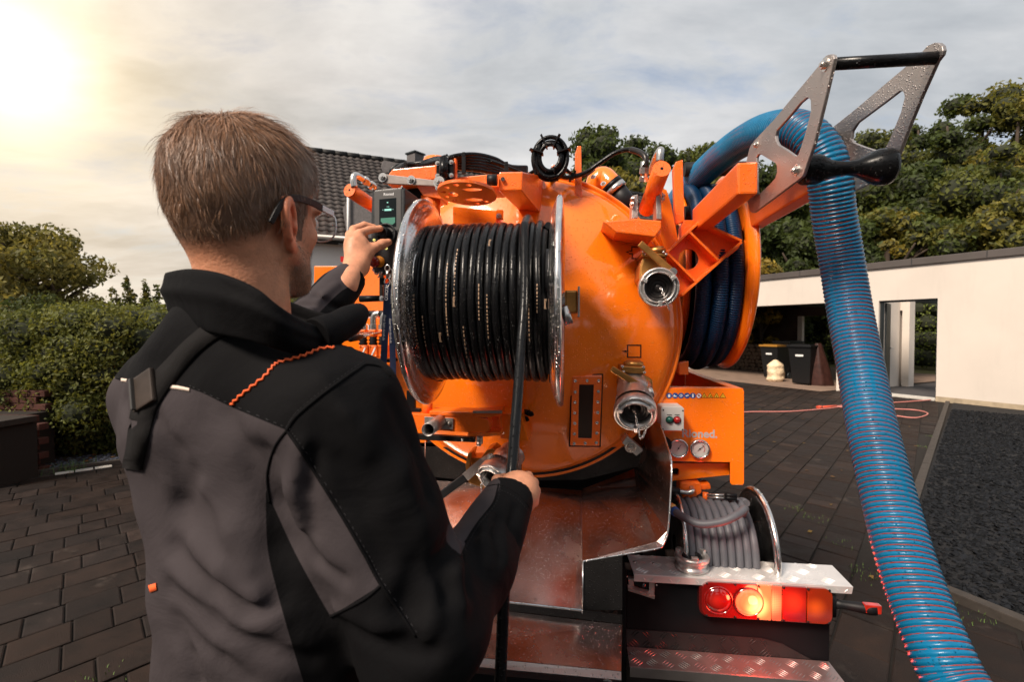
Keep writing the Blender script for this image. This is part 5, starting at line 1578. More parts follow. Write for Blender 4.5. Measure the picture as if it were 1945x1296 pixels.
def hose_guide():
    s = sub('hose_guide')
    z4 = lambda l: [(1350 + a / 3.6, 60 + b / 3.6) for a, b in l]
    Lo = z4([(818, 153), (836, 160), (843, 180), (836, 215), (770, 500), (700, 780), (660, 890), (640, 955), (625, 990), (600, 1012), (450, 1125), (295, 1240), (280, 1240), (268, 1228), (250, 1160), (238, 1080), (234, 985), (240, 900), (262, 805), (275, 772), (300, 740), (440, 590), (600, 395), (750, 215), (768, 180), (790, 160)])
    h1 = z4([(655, 452), (672, 455), (682, 475), (684, 540), (650, 680), (612, 800), (600, 838), (585, 850), (568, 845), (520, 810), (462, 775), (446, 745), (442, 710), (452, 675), (540, 575), (610, 490)])
    h2 = z4([(325, 838), (340, 838), (400, 875), (440, 898), (450, 915), (452, 960), (440, 1000), (400, 1045), (335, 1106), (320, 1108), (313, 1095), (311, 1000), (312, 860)])
    def plate(outer, holes, xl, nm, th):
        mb = MB(); mb.prism([TX(a, b, xl) for a, b in outer], (th, 0, 0), [[TX(a, b, xl) for a, b in h] for h in holes])
        return P(nm, mb, M['steelplate'], s, bevel=.0012, seg=1)
    plate(Lo, [h1, h2], XL, 'guide_plate', .007)
    Ro = z4([(1530, 74), (1560, 78), (1582, 98), (1588, 128), (1580, 160), (1545, 205), (1440, 440), (1350, 660), (1290, 820), (1250, 920), (1190, 990), (1050, 1055), (930, 1118), (915, 1080), (890, 1000), (865, 900), (850, 830), (820, 740), (804, 685), (812, 670), (1000, 520), (1170, 375), (1330, 240), (1450, 130), (1480, 95)])
    hr = z4([(1290, 405), (1308, 405), (1320, 420), (1325, 450), (1300, 550), (1255, 660), (1210, 765), (1195, 790), (1165, 815), (1120, 812), (1050, 790), (975, 760), (958, 735), (965, 680), (1000, 625), (1060, 580), (1180, 490)])
    plate(Ro, [hr], XR, 'guide_plate', .007)
    # second roller hole bolts
    for (a, b) in ((1437, 275), (1417, 331), (1415, 361), (1513, 323), (1568, 122)):
        bolt(TX(a, b, XL), (-1, -.0, 0), .0085 if a > 1500 else .007, s)
    # top bar
    p0 = TX(1569, 122, XL); p1 = Vector((XR, p0.y, p0.z))
    mb = MB(); mb.cyl(p0 + Vector((.008, 0, 0)), p1, .0115, 20); P('top_bar', mb, M['rubber'], s)
    # waisted roller in front and a second behind the hose
    def roller(p0, x1, nm='roller'):
        L = x1 - p0.x - .01; mb = MB()
        prof = [(0, .004), (.030, .004), (.032, .008), (.032, .034), (.029, .042), (.020, .058), (.0155, .075), (.0145, .095), (.017, .112), (.025, .130), (.033, .144), (.0375, .156), (.038, L - .008), (.035, L), (0, L)]
        mb.lathe(prof, p0 + Vector((.007, 0, 0)), (1, 0, 0), 36); P(nm, mb, M['rubber'], s)
    roller(TX(1513, 323, XL), XR)
    pb = TX(1437, 275, XL); mb = MB(); mb.lathe([(0, .004), (.025, .004), (.025, .03), (.018, .05), (.015, .09), (.018, .13), (.025, .15), (.025, .18), (0, .18)], pb + Vector((.007, 0, 0)), (1, 0, 0), 28); P('roller', mb, M['rubber'], s)
hose_guide()

# ---- ribbed suction hose
def ribbed(path, r, pitch, name, mat, parent, rib=.0022, seg=28, line=True, linemat=None):
    acc = [0.0]
    for i in range(1, len(path)): acc.append(acc[-1] + (path[i] - path[i - 1]).length)
    tot = acc[-1]; acc = np.array(acc); PP = np.array([tuple(p) for p in path])
    n = int(tot / pitch * 6)
    s = np.linspace(0, tot, n)
    C = np.stack([np.interp(s, acc, PP[:, k]) for k in range(3)], 1)
    T = np.gradient(C, axis=0); T /= np.linalg.norm(T, axis=1)[:, None]
    for _ in range(3): T[1:-1] = (T[:-2] + T[1:-1] * 2 + T[2:]); T /= np.linalg.norm(T, axis=1)[:, None]
    nv = np.cross(T[0], (0.1, 0.2, 1.0)); nv /= np.linalg.norm(nv); NN = [nv]
    for i in range(1, n):
        v = NN[-1] - T[i] * NN[-1].dot(T[i]); NN.append(v / np.linalg.norm(v))
    NN = np.array(NN); BB = np.cross(T, NN)
    ph = (np.arange(n) % 6) / 6.0
    rad = r + rib * np.cos(2 * PI * ph)
    ang = 2 * PI * np.arange(seg) / seg
    # corrugation is a helix: shift along the axis with the angle
    V = np.empty((n, seg, 3))
    for k in range(seg):
        rk = r * (1 + .012 * np.sin(s * 9 + 2 * ang[k]) + .008 * np.sin(s * 23 - ang[k])) + rib * (np.abs(np.cos(PI * (s / pitch + k / seg))) ** 0.7 * 2 - 1.2)
        V[:, k] = C + (NN * math.cos(ang[k]) + BB * math.sin(ang[k])) * rk[:, None]
    idx = np.arange(n * seg).reshape(n, seg)
    a = idx[:-1]; b = np.roll(idx, -1, 1)[:-1]; c = np.roll(idx, -1, 1)[1:]; d = idx[1:]
    Fc = np.stack([a, b, c, d], 2).reshape(-1, 4)
    o = np_mesh(name, V.reshape(-1, 3), Fc, mat, parent)
    if line:
        # thin red helix lying in the grooves
        m = int(tot / pitch * seg); ss = np.linspace(pitch, tot - pitch, m); q = ss / pitch
        kk = (-(q - .5) % 1.0)
        hel = []
        # groove: cos(PI*(s/pitch + k/seg)) == 0  ->  s/pitch + k/seg = j + .5
        for j in range(1, int(tot / pitch) - 1):
            for k in range(0, seg, 2):
                sv = (j + .5 - k / seg) * pitch
                f = sv / tot * (n - 1); i0 = int(f)
                if i0 < 0 or i0 >= n: continue
                hel.append(C[i0] + (NN[i0] * math.cos(ang[k]) + BB[i0] * math.sin(ang[k])) * (r - rib * .35))
        # helix runs backwards in k: order by j then descending k
        hel = []
        for j in range(1, int(tot / pitch) - 1):
            for k in range(seg, 0, -2):
                sv = (j + .5 - k / seg) * pitch
                f = sv / tot * (n - 1); i0 = max(0, min(n - 2, int(f))); fr = f - i0
                Cc = C[i0] * (1 - fr) + C[i0 + 1] * fr; a_ = ang[k % seg]
                hel.append(Cc + (NN[i0] * math.cos(a_) + BB[i0] * math.sin(a_)) * (r - rib * .35))
        H = np.array(hel); Tt = np.gradient(H, axis=0); Tt /= np.linalg.norm(Tt, axis=1)[:, None]
        rd = H - np.stack([np.interp(np.arange(len(H)), np.arange(len(H)), H[:, k]) for k in range(3)], 1)
        # band: 3-sided tube
        up = np.cross(Tt, np.roll(Tt, 3, 0) + 1e-4); up /= np.linalg.norm(up, axis=1)[:, None]; sd = np.cross(Tt, up)
        w = .0013; Vh = np.stack([H + up * w, H + sd * w * .9, H - up * w, H - sd * w * .9], 1); mm = len(H)
        idx = np.arange(mm * 4).reshape(mm, 4); a = idx[:-1]; b = np.roll(idx, -1, 1)[:-1]; c = np.roll(idx, -1, 1)[1:]; d = idx[1:]
        np_mesh('spiral', Vh.reshape(-1, 3), np.stack([a, b, c, d], 2).reshape(-1, 4), linemat or M['redline'], parent)
    return o
def suction_hose():
    t = thing('suction_hose', 'thick ribbed blue suction hose with red spiral running from the boom down to the right', 'hose', (TO.x, TO.y, 0), -TYAW)
    pts = [WL(1262, 430, 2.2), WL(1290, 380, 2.1), WL(1322, 342, 1.98), WL(1370, 297, 1.78), WL(1430, 258, 1.52), WL(1490, 244, 1.33), WL(1530, 256, 1.26), WL(1562, 294, 1.235), WL(1576, 345, 1.235), WL(1584, 410, 1.25),
           WL(1597, 490, 1.26), WL(1614, 590, 1.24), WL(1638, 720, 1.17), WL(1664, 850, 1.08), WL(1696, 980, 1.0), WL(1738, 1120, .92), WL(1800, 1270, .84), WL(1900, 1450, .77)]
    e = Vector(pts[-1]); pts += [Vector((e.x + .12, e.y - .10, .38)), Vector((e.x + .32, e.y - .22, .10)), Vector((e.x + .65, e.y - .3, .052)), Vector((e.x + 1.1, e.y - .2, .052))]
    path = smooth_path(pts, 24)
    ribbed(path, .0478, .0105, 'hose', M['bluehose'], t, rib=.0020, seg=36)
    # faded printed batch line on the hose
    for (px, py, Y, w) in ((1642, 586, 1.16, .07), (1690, 910, 1.0, .075)):
        q = WL(px - 28, py, Y - .047)
        text('print', 'SUPERFLEX' if False else '\u2013 \u2013\u2013 \u2013 \u2013', .010, q, Vector((1, -.05, -.05)), Vector((0, 0, 1)), M['blackprint'], t)
suction_hose()
def blue_reel():
    s = sub('suction_hose_reel')
    cy, cz, r = .36, 1.735, .395
    mb = MB(); mb.lathe([(.05, 0), (.30, 0), (.33, -.012), (.36, -.018), (.385, -.012), (r, .004), (r + .004, .012), (r, .018), (.38, .004), (.355, -.006), (.33, .002), (.30, .012), (.05, .012)], (.785, cy, cz), (1, 0, 0), 60); P('flange', mb, M['orange'], s)
    for k in range(8):
        a = 2 * PI * k / 8 + .1; pts = []
        for q in range(16):
            b = 2 * PI * q / 16; rr = .33 + .045 * math.sin(b); aa = a + .34 * math.cos(b)
            pts.append(Vector((.768, cy + math.cos(aa) * rr, cz + math.sin(aa) * rr)))
        mb = MB(); mb.prism(pts, (.012, 0, 0)); P('pressed_panel', mb, M['orange_arm'], s, bevel=.005)
    mb = MB(); mb.lathe([(.05, 0), (.37, 0), (.37, .012), (.05, .012)], (.60, cy + .12, cz), (1, 0, 0), 60); P('inner_flange', mb, M['orange'], s)
    mb = MB(); mb.cyl((.60, cy, cz), (.78, cy, cz), .2, 32); P('drum', mb, M['blackpaint'], s)
    t = thing('suction_hose_coil', 'shaded blue ribbed hose wound on the orange reel beside the tank', 'hose', (TO.x, TO.y, 0), -TYAW)
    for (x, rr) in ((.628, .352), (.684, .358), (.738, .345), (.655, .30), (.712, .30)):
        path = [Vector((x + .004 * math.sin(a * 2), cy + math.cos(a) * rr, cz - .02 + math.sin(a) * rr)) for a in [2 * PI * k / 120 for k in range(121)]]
        ribbed(path, .0262, .0085, 'winding', M['blueshade'], t, rib=.0017, seg=18, line=False)
    # orange chute end / cap above the coil
    mb = MB(); c = TY(1362, 384, .30); mb.lathe([(.066, -.03), (.066, .0), (.060, .022), (.045, .04), (.02, .05), (0, .052)], c, (.1, -.2, 1), 28); P('swivel_cap', mb, M['orange'], s)
    tpoly([(1290, 690), (1308, 686), (1308, 712), (1290, 712)], .06, .05, [], 'reel_foot', M['orange'], s)
blue_reel()

# ---- toolbox with gauges
def toolbox():
    s = sub('toolbox')
    y = .0
    fr = [(1240, 738), (1408, 738), (1413.5, 743), (1413.5, 918), (1411, 922), (1390, 922), (1387, 918), (1387, 879), (1240, 876)]
    tpoly(fr, y, .006, [], 'front_panel', M['orange'], s, bevel=.002)
    xr = TY(1413.5, 743, y).x; zt = TY(1413, 740, y).z; zb = TY(1413, 920, y).z; zm = TY(1387, 878, y).z; xl = TY(1240, 740, y).x
    mb = MB(); mb.box((xr - .004, .44, (zt + zb) / 2), (.008, .866, zt - zb)); P('side_panel', mb, M['orange'], s, bevel=.002)
    mb = MB(); mb.box((xl + .004, .44, (zt + zm) / 2), (.008, .866, zt - zm)); P('side_panel', mb, M['orange'], s, bevel=.002)
    mb = MB(); mb.box(((xl + xr) / 2, .872, (zt + zm) / 2), (xr - xl - .018, .008, zt - zm)); P('rear_panel', mb, M['orange'], s)
    mb = MB(); mb.box(((xl + xr) / 2, .44, zm + .01), (xr - xl - .018, .85, .008)); P('floor', mb, M['blackpaint'], s)
    # folded rim
    mb = MB(); mb.prism([(xl, y + .007, zt - .001), (xr - .001, y + .007, zt - .001), (xr - .001, .875, zt - .001), (xl, .875, zt - .001)], (0, 0, .003), [[(xl + .035, y + .05, zt - .001), (xr - .035, y + .05, zt - .001), (xr - .035, .84, zt - .001), (xl + .035, .84, zt - .001)]]); P('rim', mb, M['orange_arm'], s)
    tpoly([(1262, 880), (1386, 880), (1386, 903), (1262, 916)], y + .035, .02, [[(1277, 891), (1287, 890), (1290, 893), (1289, 903), (1286, 904), (1277, 904)]], 'lower_bracket', M['orange'], s)
    tpoly([(1274, 888), (1291, 888), (1291, 906), (1274, 906)], y + .057, .004, [], 'slot', M['blackpaint'], s)
    yf = y - .0008
    a = TY(1296, 830, yf); b = TY(1386, 830.5, yf); xd = (b - a).normalized()
    text('lettering', 'Rioned.', .0395, TY(1294.5, 830.5, yf), Vector((1, 0, 0)), Vector((0, 0, 1)), M['lettering'], s, bold=.0011, depth=.0003)
    # gauges
    for i, (px, py) in enumerate(((1287.5, 851), (1328, 852))):
        g = empty('pressure_gauge', parent=s); c = TY(px, py, y); g.location = (0, 0, 0)
        # gauge body is itself one mesh with rings, face and needle as joined details under the limit of levels
        bpy.data.objects.remove(g)
        mb = MB(); mb.lathe([(.0335, 0), (.0345, .010), (.033, .016), (.029, .0175), (.0275, .013), (.0265, .0105)], c, (0, -1, 0), 40); P('gauge_bezel', mb, M['chrome'], s)
        mb = MB(); mb.lathe([(0, .010), (.0268, .010)], c, (0, -1, 0), 36, smooth=False); P('gauge_face', mb, M['gaugeface'], s, fixn=False)
        mb = MB(); ang = 1.0 if i == 0 else .72; d = Vector((math.cos(ang), 0, math.sin(ang))); cc = c + Vector((0, -.0115, 0))
        mb.beam(cc - d * .010, cc + d * .018, .0005, .0018, (0, 1, 0)); mb.box(cc, (.005, .001, .005)); P('gauge_needle', mb, M['blackprint'], s)
        mb = MB()
        for k in range(25):
            an = -.8 + k * (PI + 1.6) / 24; d2 = Vector((math.cos(an), 0, math.sin(an)))
            r0 = .0195 if k % 4 == 0 else .0215
            mb.beam(c + Vector((0, -.0112, 0)) + d2 * r0, c + Vector((0, -.0112, 0)) + d2 * .0235, .0003, .0007, (0, 1, 0))
        P('gauge_scale', mb, M['blackprint'], s, fixn=False)
        if i == 1:
            mb = MB(); q = []
            for k in range(14):
                an = -.7 + k * 1.9 / 13; q.append(c + Vector((math.cos(an) * .0165, -.0113, math.sin(an) * .0165)))
            mb.tube(q, .0009, 4); P('gauge_red_zone', mb, M['redplastic'], s, fixn=False)
    # warning pictograms
    for i in range(10):
        px = [1271, 1282.5, 1293.5, 1305, 1316, 1327.5, 1337.5, 1349, 1361, 1373][i]; c = TY(px, 752, yf)
        if i < 6:
            mb = MB(); mb.lathe([(0, .0004), (.0100, .0004), (.0100, 0)], c, (0, -1, 0), 22, smooth=False)
            P('pictogram', mb, M['blueprint'] if i < 5 else M['whiteprint'], s, fixn=False)
            mb = MB(); cc = c + Vector((0, -.0008, 0))
            if i == 0: mb.lathe([(0, 0), (.0042, 0)], cc + Vector((0, 0, .001)), (0, -1, 0), 10, smooth=False); mb.box(cc + Vector((0, 0, -.004)), (.008, .0002, .003))
            elif i == 1: mb.box(cc + Vector((-.001, 0, -.002)), (.011, .0002, .0035)); mb.box(cc + Vector((-.003, 0, .001)), (.004, .0002, .005))
            elif i == 2: mb.lathe([(.003, 0), (.005, 0)], cc, (0, -1, 0), 12, smooth=False); mb.box(cc + Vector((.003, 0, 0)), (.004, .0002, .002))
            elif i == 3: mb.box(cc, (.010, .0002, .0042), Matrix.Rotation(-.3, 3, 'Y')); mb.box(cc + Vector((.003, 0, .002)), (.005, .0002, .004))
            elif i == 4: mb.lathe([(0, 0), (.0022, 0)], cc + Vector((0, 0, .005)), (0, -1, 0), 10, smooth=False); mb.box(cc + Vector((0, 0, -.0015)), (.0065, .0002, .0095))
            else: mb.lathe([(.0082, 0), (.0100, 0)], cc, (0, -1, 0), 22, smooth=False); mb.box(cc + Vector((0, 0, 0)), (.017, .0002, .002), Matrix.Rotation(.78, 3, 'Y'))
            P('pictogram_sign', mb, M['whiteprint'] if i < 5 else M['redplastic'], s, fixn=False)
            if i == 5: mb = MB(); mb.lathe([(0, 0), (.003, 0)], cc + Vector((0, .0002, 0)), (0, -1, 0), 10, smooth=False); P('pictogram_sign', mb, M['blackprint'], s, fixn=False)
        else:
            def tri(r, yo): return [c + Vector((math.sin(a) * r, yo, math.cos(a) * r - .0015)) for a in (0, 2.094, 4.189)]
            mb = MB(); mb.add(tri(.0120, -.0003), [(0, 1, 2)]); P('pictogram', mb, M['blackprint'], s, fixn=False)
            mb = MB(); mb.add(tri(.0094, -.0007), [(0, 1, 2)]); P('pictogram_sign', mb, M['yellow'], s, fixn=False)
            cc = c + Vector((0, -.0011, -.001)); mb = MB()
            if i == 6: mb.box(cc, (.005, .0002, .0014)); mb.box(cc + Vector((0, 0, -.0025)), (.006, .0002, .0012))
            elif i == 7: mb.box(cc + Vector((.001, 0, -.002)), (.007, .0002, .002)); mb.box(cc + Vector((.002, 0, 0)), (.003, .0002, .003))
            elif i == 8: mb.box(cc, (.0016, .0002, .007), Matrix.Rotation(.5, 3, 'Y')); mb.box(cc + Vector((.001, 0, -.003)), (.003, .0002, .0014))
            else: mb.box(cc + Vector((0, 0, .001)), (.0014, .0002, .005)); mb.box(cc + Vector((0, 0, -.003)), (.0014, .0002, .0014))
            P('pictogram_sign', mb, M['blackprint'], s, fixn=False)
    # push-button box
    b = sub('switch_box')
    yb = -.085
    f = [(1258, 773), (1296, 773), (1299.5, 777), (1299, 819), (1256, 818.5), (1256, 775)]
    mb = MB(); mb.prism([TY(a, b_, yb) for a, b_ in f], (0, .085, 0)); P('case', mb, M['wbox'], b, bevel=.003)
    for px, m_ in ((1271.5, 'greenplastic'), (1286, 'redplastic')):
        c = TY(px, 798, yb); mb = MB(); mb.lathe([(.0112, 0), (.0112, .004), (.0095, .005), (.0095, .008), (0, .009)], c, (0, -1, 0), 24); P('push_button', mb, M[m_], b)
        mb = MB(); mb.lathe([(.0118, .0), (.0128, .0), (.0128, .0035), (.0118, .0035)], c, (0, -1, 0), 24); P('button_ring', mb, M['blackpaint'], b)
        mb = MB(); c2 = TY(px, 788.5, yb - .0006); mb.box(c2, (.0165, .0004, .0022)); P('label_strip', mb, M['blackprint'], b)
    for q in ((1260, 779.5), (1297, 780.5), (1259, 815.5), (1296.5, 816.5)):
        mb = MB(); mb.lathe([(0, .001), (.0025, .001), (.0025, 0)], TY(q[0], q[1], yb), (0, -1, 0), 12); P('screw', mb, M['blackpaint'], b)
    mb = MB(); mb.cyl(TY(1258, 845, -.03), TY(1268, 845, .2), .03, 18); P('black_duct', mb, M['rubber_dry'])
toolbox()

def lower_right():
    # small orange valve with levers under the toolbox
    s = sub('water_valve')
    tpoly([(1292, 917), (1330, 917), (1333, 924), (1333, 938), (1325, 942), (1318, 950), (1300, 951), (1295, 942), (1290, 936)], .02, .06, [], 'body', M['orange_arm'], s, bevel=.006)
    tpoly([(1330, 921), (1349, 919), (1351, 930), (1333, 932)], .03, .05, [], 'port', M['orange_arm'], s, bevel=.005)
    mb = MB(); mb.tube(smooth_path([TY(1290, 934, .0), TY(1306, 936, -.0), TY(1315, 933, .0), TY(1314, 927, .02)], 4), .009, 12); P('pipe', mb, M['bolt'], s)
    mb = MB(); mb.cyl(TY(1262, 930, .0), TY(1290, 934, .0), .013, 14); P('hose_end', mb, M['rubber_dry'], s)
    for dy in (0, 5.5):
        mb = MB(); a, b = TY(1343, 940 + dy, .0), TY(1382, 941 + dy, -.02); mb.cyl(a, b, .0034, 10); P('lever', mb, M['bolt'], s)
        mb = MB(); c = TY(1400, 942.5 + dy, -.03); mb.tube([b - (c - b) * .3, b, c], [.006, .0085, .0075], 12); P('lever_grip', mb, M['blackpaint'], s)
    mb = MB(); mb.lathe([(0, 0), (.01, 0), (.01, .03), (0, .03)], TY(1340, 952, .01), (0, 0, 1), 12); P('lever_seat', mb, M['orange_arm'], s)
    # grey water hose reel
    r = sub('water_hose_reel')
    c0 = WL(1285, 1040, 1.70); c1 = WL(1447, 1040, 1.66)
    cy = .0; cz = .742
    x0, x1 = c0.x + .01, c1.x
    mb = MB(); mb.lathe([(.03, 0), (.170, 0), (.190, -.008), (.202, -.002), (.203, .008), (.192, .014), (.170, .008), (.03, .008)], (x1, cy, cz), (1, 0, 0), 48); P('flange', mb, M['chrome'], r)
    mb = MB(); mb.lathe([(.03, 0), (.150, 0), (.176, -.006), (.182, .0), (.182, .006), (.174, .010), (.150, .006), (.03, .006)], (x0, cy, cz), (-1, 0, 0), 48); P('flange', mb, M['chrome'], r)
    mb = MB(); mb.cyl((x0, cy, cz), (x1, cy, cz), .08, 24); P('drum', mb, M['blackpaint'], r)
    t = thing('water_hose', 'grey rubber hose wound on the small reel above the tread plate', 'hose', (TO.x, TO.y, 0), -TYAW)
    n = 9; pts = []
    for i in range(n * 40 + 1):
        a = 2 * PI * i / 40 + PI / 2
        pts.append(Vector((x0 + .016 + (x1 - x0 - .045) * i / (n * 40), cy + math.cos(a) * .150, cz + math.sin(a) * (.150))))
    mb = MB(); mb.tube(pts, .0125, 12); P('winding', mb, M['grey_rubber'], t, fixn=False)
    sw = [TY(1283, 973, -.13), TY(1300, 984, -.16), TY(1330, 996, -.19), TY(1370, 992, -.20), TY(1400, 979, -.19), TY(1414, 968, -.15), TY(1412, 972, -.09), TY(1404, 1000, -.06)]
    mb = MB(); mb.tube(smooth_path(sw, 8), .0128, 14); P('hose', mb, M['grey_rubber'], t, fixn=False)
    mb = MB(); a, b = TY(1271, 962, -.11), TY(1277, 968, -.118); mb.tube([a, b], .016, 6, smooth=False); mb.tube([TY(1273, 963, -.112), TY(1275, 967, -.116)], .019, 6, smooth=False); P('brass_nut', mb, M['bronze'], t)
    mb = MB(); mb.tube([b, TY(1285, 975, -.13)], .0155, 14); P('blue_sleeve', mb, M['blueprint'], t)
    # black strap behind
    tpoly([(1262, 950), (1280, 950), (1283, 1045), (1262, 1045)], .06, .02, [], 'frame_plate', M['blackpaint'])
lower_right()

# ---- rear tray, steps, tail light
def chequer(fn, u0, u1, v0, v1, su, name, parent, mat, h=.0016, L=.032, w=.0020):
    """tear-drop tread: groups of parallel bars in alternating directions; fn(u,v)->(point, normal, udir, vdir)"""
    V, Fc = [], []
    i = 0; u = u0
    while u < u1:
        j = 0; v = v0
        while v < v1:
            ori = 1 if (i + j) % 2 == 0 else -1
            for k in (-1.5, -.5, .5, 1.5):
                a = ori * PI / 4
                du, dv = math.cos(a), math.sin(a)
                cu, cv = u + su / 2 - dv * k * su * .19, v + su / 2 + du * k * su * .19
                if not (u0 + .004 < cu < u1 - .004 and v0 + .003 < cv < v1 - .003): continue
                b = len(V)
                for (s_, t_, hh) in ((-.5, 0, 0), (0, .5, 0), (.5, 0, 0), (0, -.5, 0), (-.22, 0, 1), (0, .12, 1), (.22, 0, 1), (0, -.12, 1)):
                    uu = cu + du * s_ * L - dv * t_ * w * 1.5; vv = cv + dv * s_ * L + du * t_ * w * 1.5
                    uu = min(max(uu, u0), u1); vv = min(max(vv, v0), v1)
                    V.append(fn(uu, vv, hh * h))
                for q in range(4):
                    r_ = (q + 1) % 4; Fc.append((b + q, b + r_, b + 4 + r_, b + 4 + q))
                Fc.append((b + 4, b + 5, b + 6, b + 7))
            v += su; j += 1
        u += su; i += 1
    o = np_mesh(name, np.array([tuple(p) for p in V]), np.array(Fc), mat, parent, smooth=False)
    tag(o, kind='stuff')
    return o
def rear_steps():
    s = sub('rear_step')
    z = .735
    A = TZ(1192, 1056, z); B = TZ(1578, 1072, z); C = TZ(1618, 1113, z); D = TZ(1204, 1092, z)
    yb = (A.y + B.y) / 2; yf = (C.y + D.y) / 2
    A.y = B.y = yb; C.y = D.y = yf
    mb = MB(); mb.prism([A, B, C, D], (0, 0, -.004)); mb.prism([Vector((D.x, yf - .0005, z)), Vector((C.x, yf - .0005, z)), Vector((C.x - .004, yf - .0005, z - .022)), Vector((D.x, yf - .0005, z - .022))], (0, -.004, 0))
    P('tread_top', mb, M['tread'], s, bevel=.0012)
    su = .050
    def ftop(u, v, h): return Vector((u, v, z + .0002 + h))
    chequer(ftop, D.x + .004, C.x - .02, yf + .0, yb, su, 'tread_pattern', s, M['tread'])
    def flip(u, v, h): return Vector((u, yf - .0048 - h, z - v))
    chequer(flip, D.x + .004, C.x - .004, .001, .021, .040, 'tread_pattern', s, M['tread'], L=.016)
    for q in ((1205, 1068), (1241, 1071)):
        mb = MB(); p = TZ(q[0], q[1], z); mb.lathe([(0, .0012), (.006, .001), (.006, 0)], p, (0, 0, 1), 14); P('rivet', mb, M['bolt'], s)
    # loose storz cap lying on the tread
    t = thing('blank_coupling', 'round cast coupling cap lying on the tread plate above the tail light', 'coupling', (TO.x, TO.y, 0), -TYAW)
    c = TZ(1314, 1078, z + .004); c.z = z + .0022
    mb = MB(); mb.lathe([(.030, 0), (.050, 0), (.052, .004), (.052, .010), (.046, .013), (.046, .026), (.052, .028), (.053, .040), (.048, .044), (.040, .043), (.038, .034), (.033, .030), (.032, .012), (0, .012)], c, (0, 0, 1), 40); P('ring', mb, M['alu'], t)
    for k in range(3):
        a = .5 + k * 2.09; mb = MB(); mb.box(c + Vector((math.cos(a) * .043, math.sin(a) * .043, .047)), (.014, .02, .012), Matrix.Rotation(a, 3, 'Z')); P('lug', mb, M['alu'], t, bevel=.002)
    mb = MB(); mb.lathe([(.031, .036), (.028, .042), (.025, .040), (.024, .030), (0, .030)], c, (0, 0, 1), 32); P('seal', mb, M['rubber_dry'], t)
    # black light board
    yp = yf + .02
    xl = TY(1190, 1120, yp).x; xr = TY(1577, 1120, yp).x
    mb = MB(); mb.prism([(xl, yp, z - .006), (xr, yp, z - .006), (xr, yp, .30), (xl, yp, .30)], (0, .02, 0)); P('light_board', mb, M['blackpaint'], s, bevel=.002)
    # edge post at the left
    mb = MB(); x0 = TY(1180, 1100, yf - .02).x; x1 = TY(1190, 1100, yf - .02).x
    mb.prism([(x0, yf - .02, z + .02), (x1, yf - .02, z + .02), (x1, yf - .02, .3), (x0, yf - .02, .3)], (0, .12, 0)); P('edge_post', mb, M['blackpaint'], s, bevel=.002)
    # lower step
    z2 = TY(1350, 1258, yf - .03).z
    zr = TY(1350, 1206, yp).z
    xa = TY(1190, 1200, yp - .004).x; xb = TY(1486, 1225, yp - .004).x; xc = TY(1566, 1290, yp - .004).x
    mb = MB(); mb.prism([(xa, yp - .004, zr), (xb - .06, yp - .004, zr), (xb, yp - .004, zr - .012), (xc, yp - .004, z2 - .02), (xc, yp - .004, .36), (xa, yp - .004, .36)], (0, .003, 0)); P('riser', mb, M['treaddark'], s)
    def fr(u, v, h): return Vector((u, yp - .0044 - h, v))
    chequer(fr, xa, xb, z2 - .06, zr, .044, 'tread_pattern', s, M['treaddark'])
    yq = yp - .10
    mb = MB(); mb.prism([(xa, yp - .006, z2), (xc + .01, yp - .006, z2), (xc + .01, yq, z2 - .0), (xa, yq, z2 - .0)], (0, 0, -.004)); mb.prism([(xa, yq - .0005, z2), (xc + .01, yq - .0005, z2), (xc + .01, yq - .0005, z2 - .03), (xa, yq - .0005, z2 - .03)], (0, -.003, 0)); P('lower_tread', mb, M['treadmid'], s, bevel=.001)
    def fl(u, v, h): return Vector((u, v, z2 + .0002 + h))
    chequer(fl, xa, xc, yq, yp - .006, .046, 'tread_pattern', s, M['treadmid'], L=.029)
    # reversing camera in a steel housing
    cb = sub('rear_camera')
    f = [(1192, 1098), (1245, 1100), (1249, 1128), (1243, 1138), (1196, 1122), (1190, 1115)]
    yc = yf + .0
    mb = MB(); mb.prism([TY(a, b, yc) for a, b in [(1193, 1100), (1244, 1103), (1243, 1131), (1196, 1122)]], (0, .018, 0), [[TY(a, b, yc) for a, b in [(1203, 1104), (1233, 1107), (1233, 1123), (1205, 1117)]]]); P('housing', mb, M['steelplate'], cb, bevel=.001)
    mb = MB(); mb.prism([TY(a, b, yc + .004) for a, b in [(1203, 1104), (1233, 1107), (1233, 1123), (1205, 1117)]], (0, .012, 0)); P('camera_body', mb, M['blackpaint'], cb)
    mb = MB(); mb.lathe([(0, .006), (.006, .005), (.008, 0)], TY(1222, 1112, yc + .003), (0, -1, 0), 20); P('lens', mb, mk('lens', (.01, .01, .015), rough=.03, spec=1), cb)
    mb = MB(); mb.prism([TY(a, b, yc - .022) for a, b in [(1193, 1117), (1244, 1133), (1243, 1139), (1193, 1123)]], (0, .022, 0)); P('visor', mb, M['steelplate'], cb)
    for q in ((1191, 1096), (1247, 1112), (1246, 1106)): bolt(TY(q[0], q[1], yc), (0, -1, 0), .003, cb, washer=False)
    # tail light
    tl = sub('tail_light')
    yt = yp - .028
    def rr(x0, x1, z0, z1, r, n=6):
        out = []
        for (cx, cz, a0) in ((x1 - r, z1 - r, 0), (x0 + r, z1 - r, PI / 2), (x0 + r, z0 + r, PI), (x1 - r, z0 + r, 1.5 * PI)):
            for k in range(n + 1):
                a = a0 + PI / 2 * k / n; out.append(Vector((cx + math.cos(a) * r, 0, cz + math.sin(a) * r)))
        return out
    X0 = TY(1332, 1140, yt).x; X1 = TY(1581, 1150, yt).x
    Z1 = TY(1455, 1110, yt).z; Z0 = TY(1455, 1180, yt).z
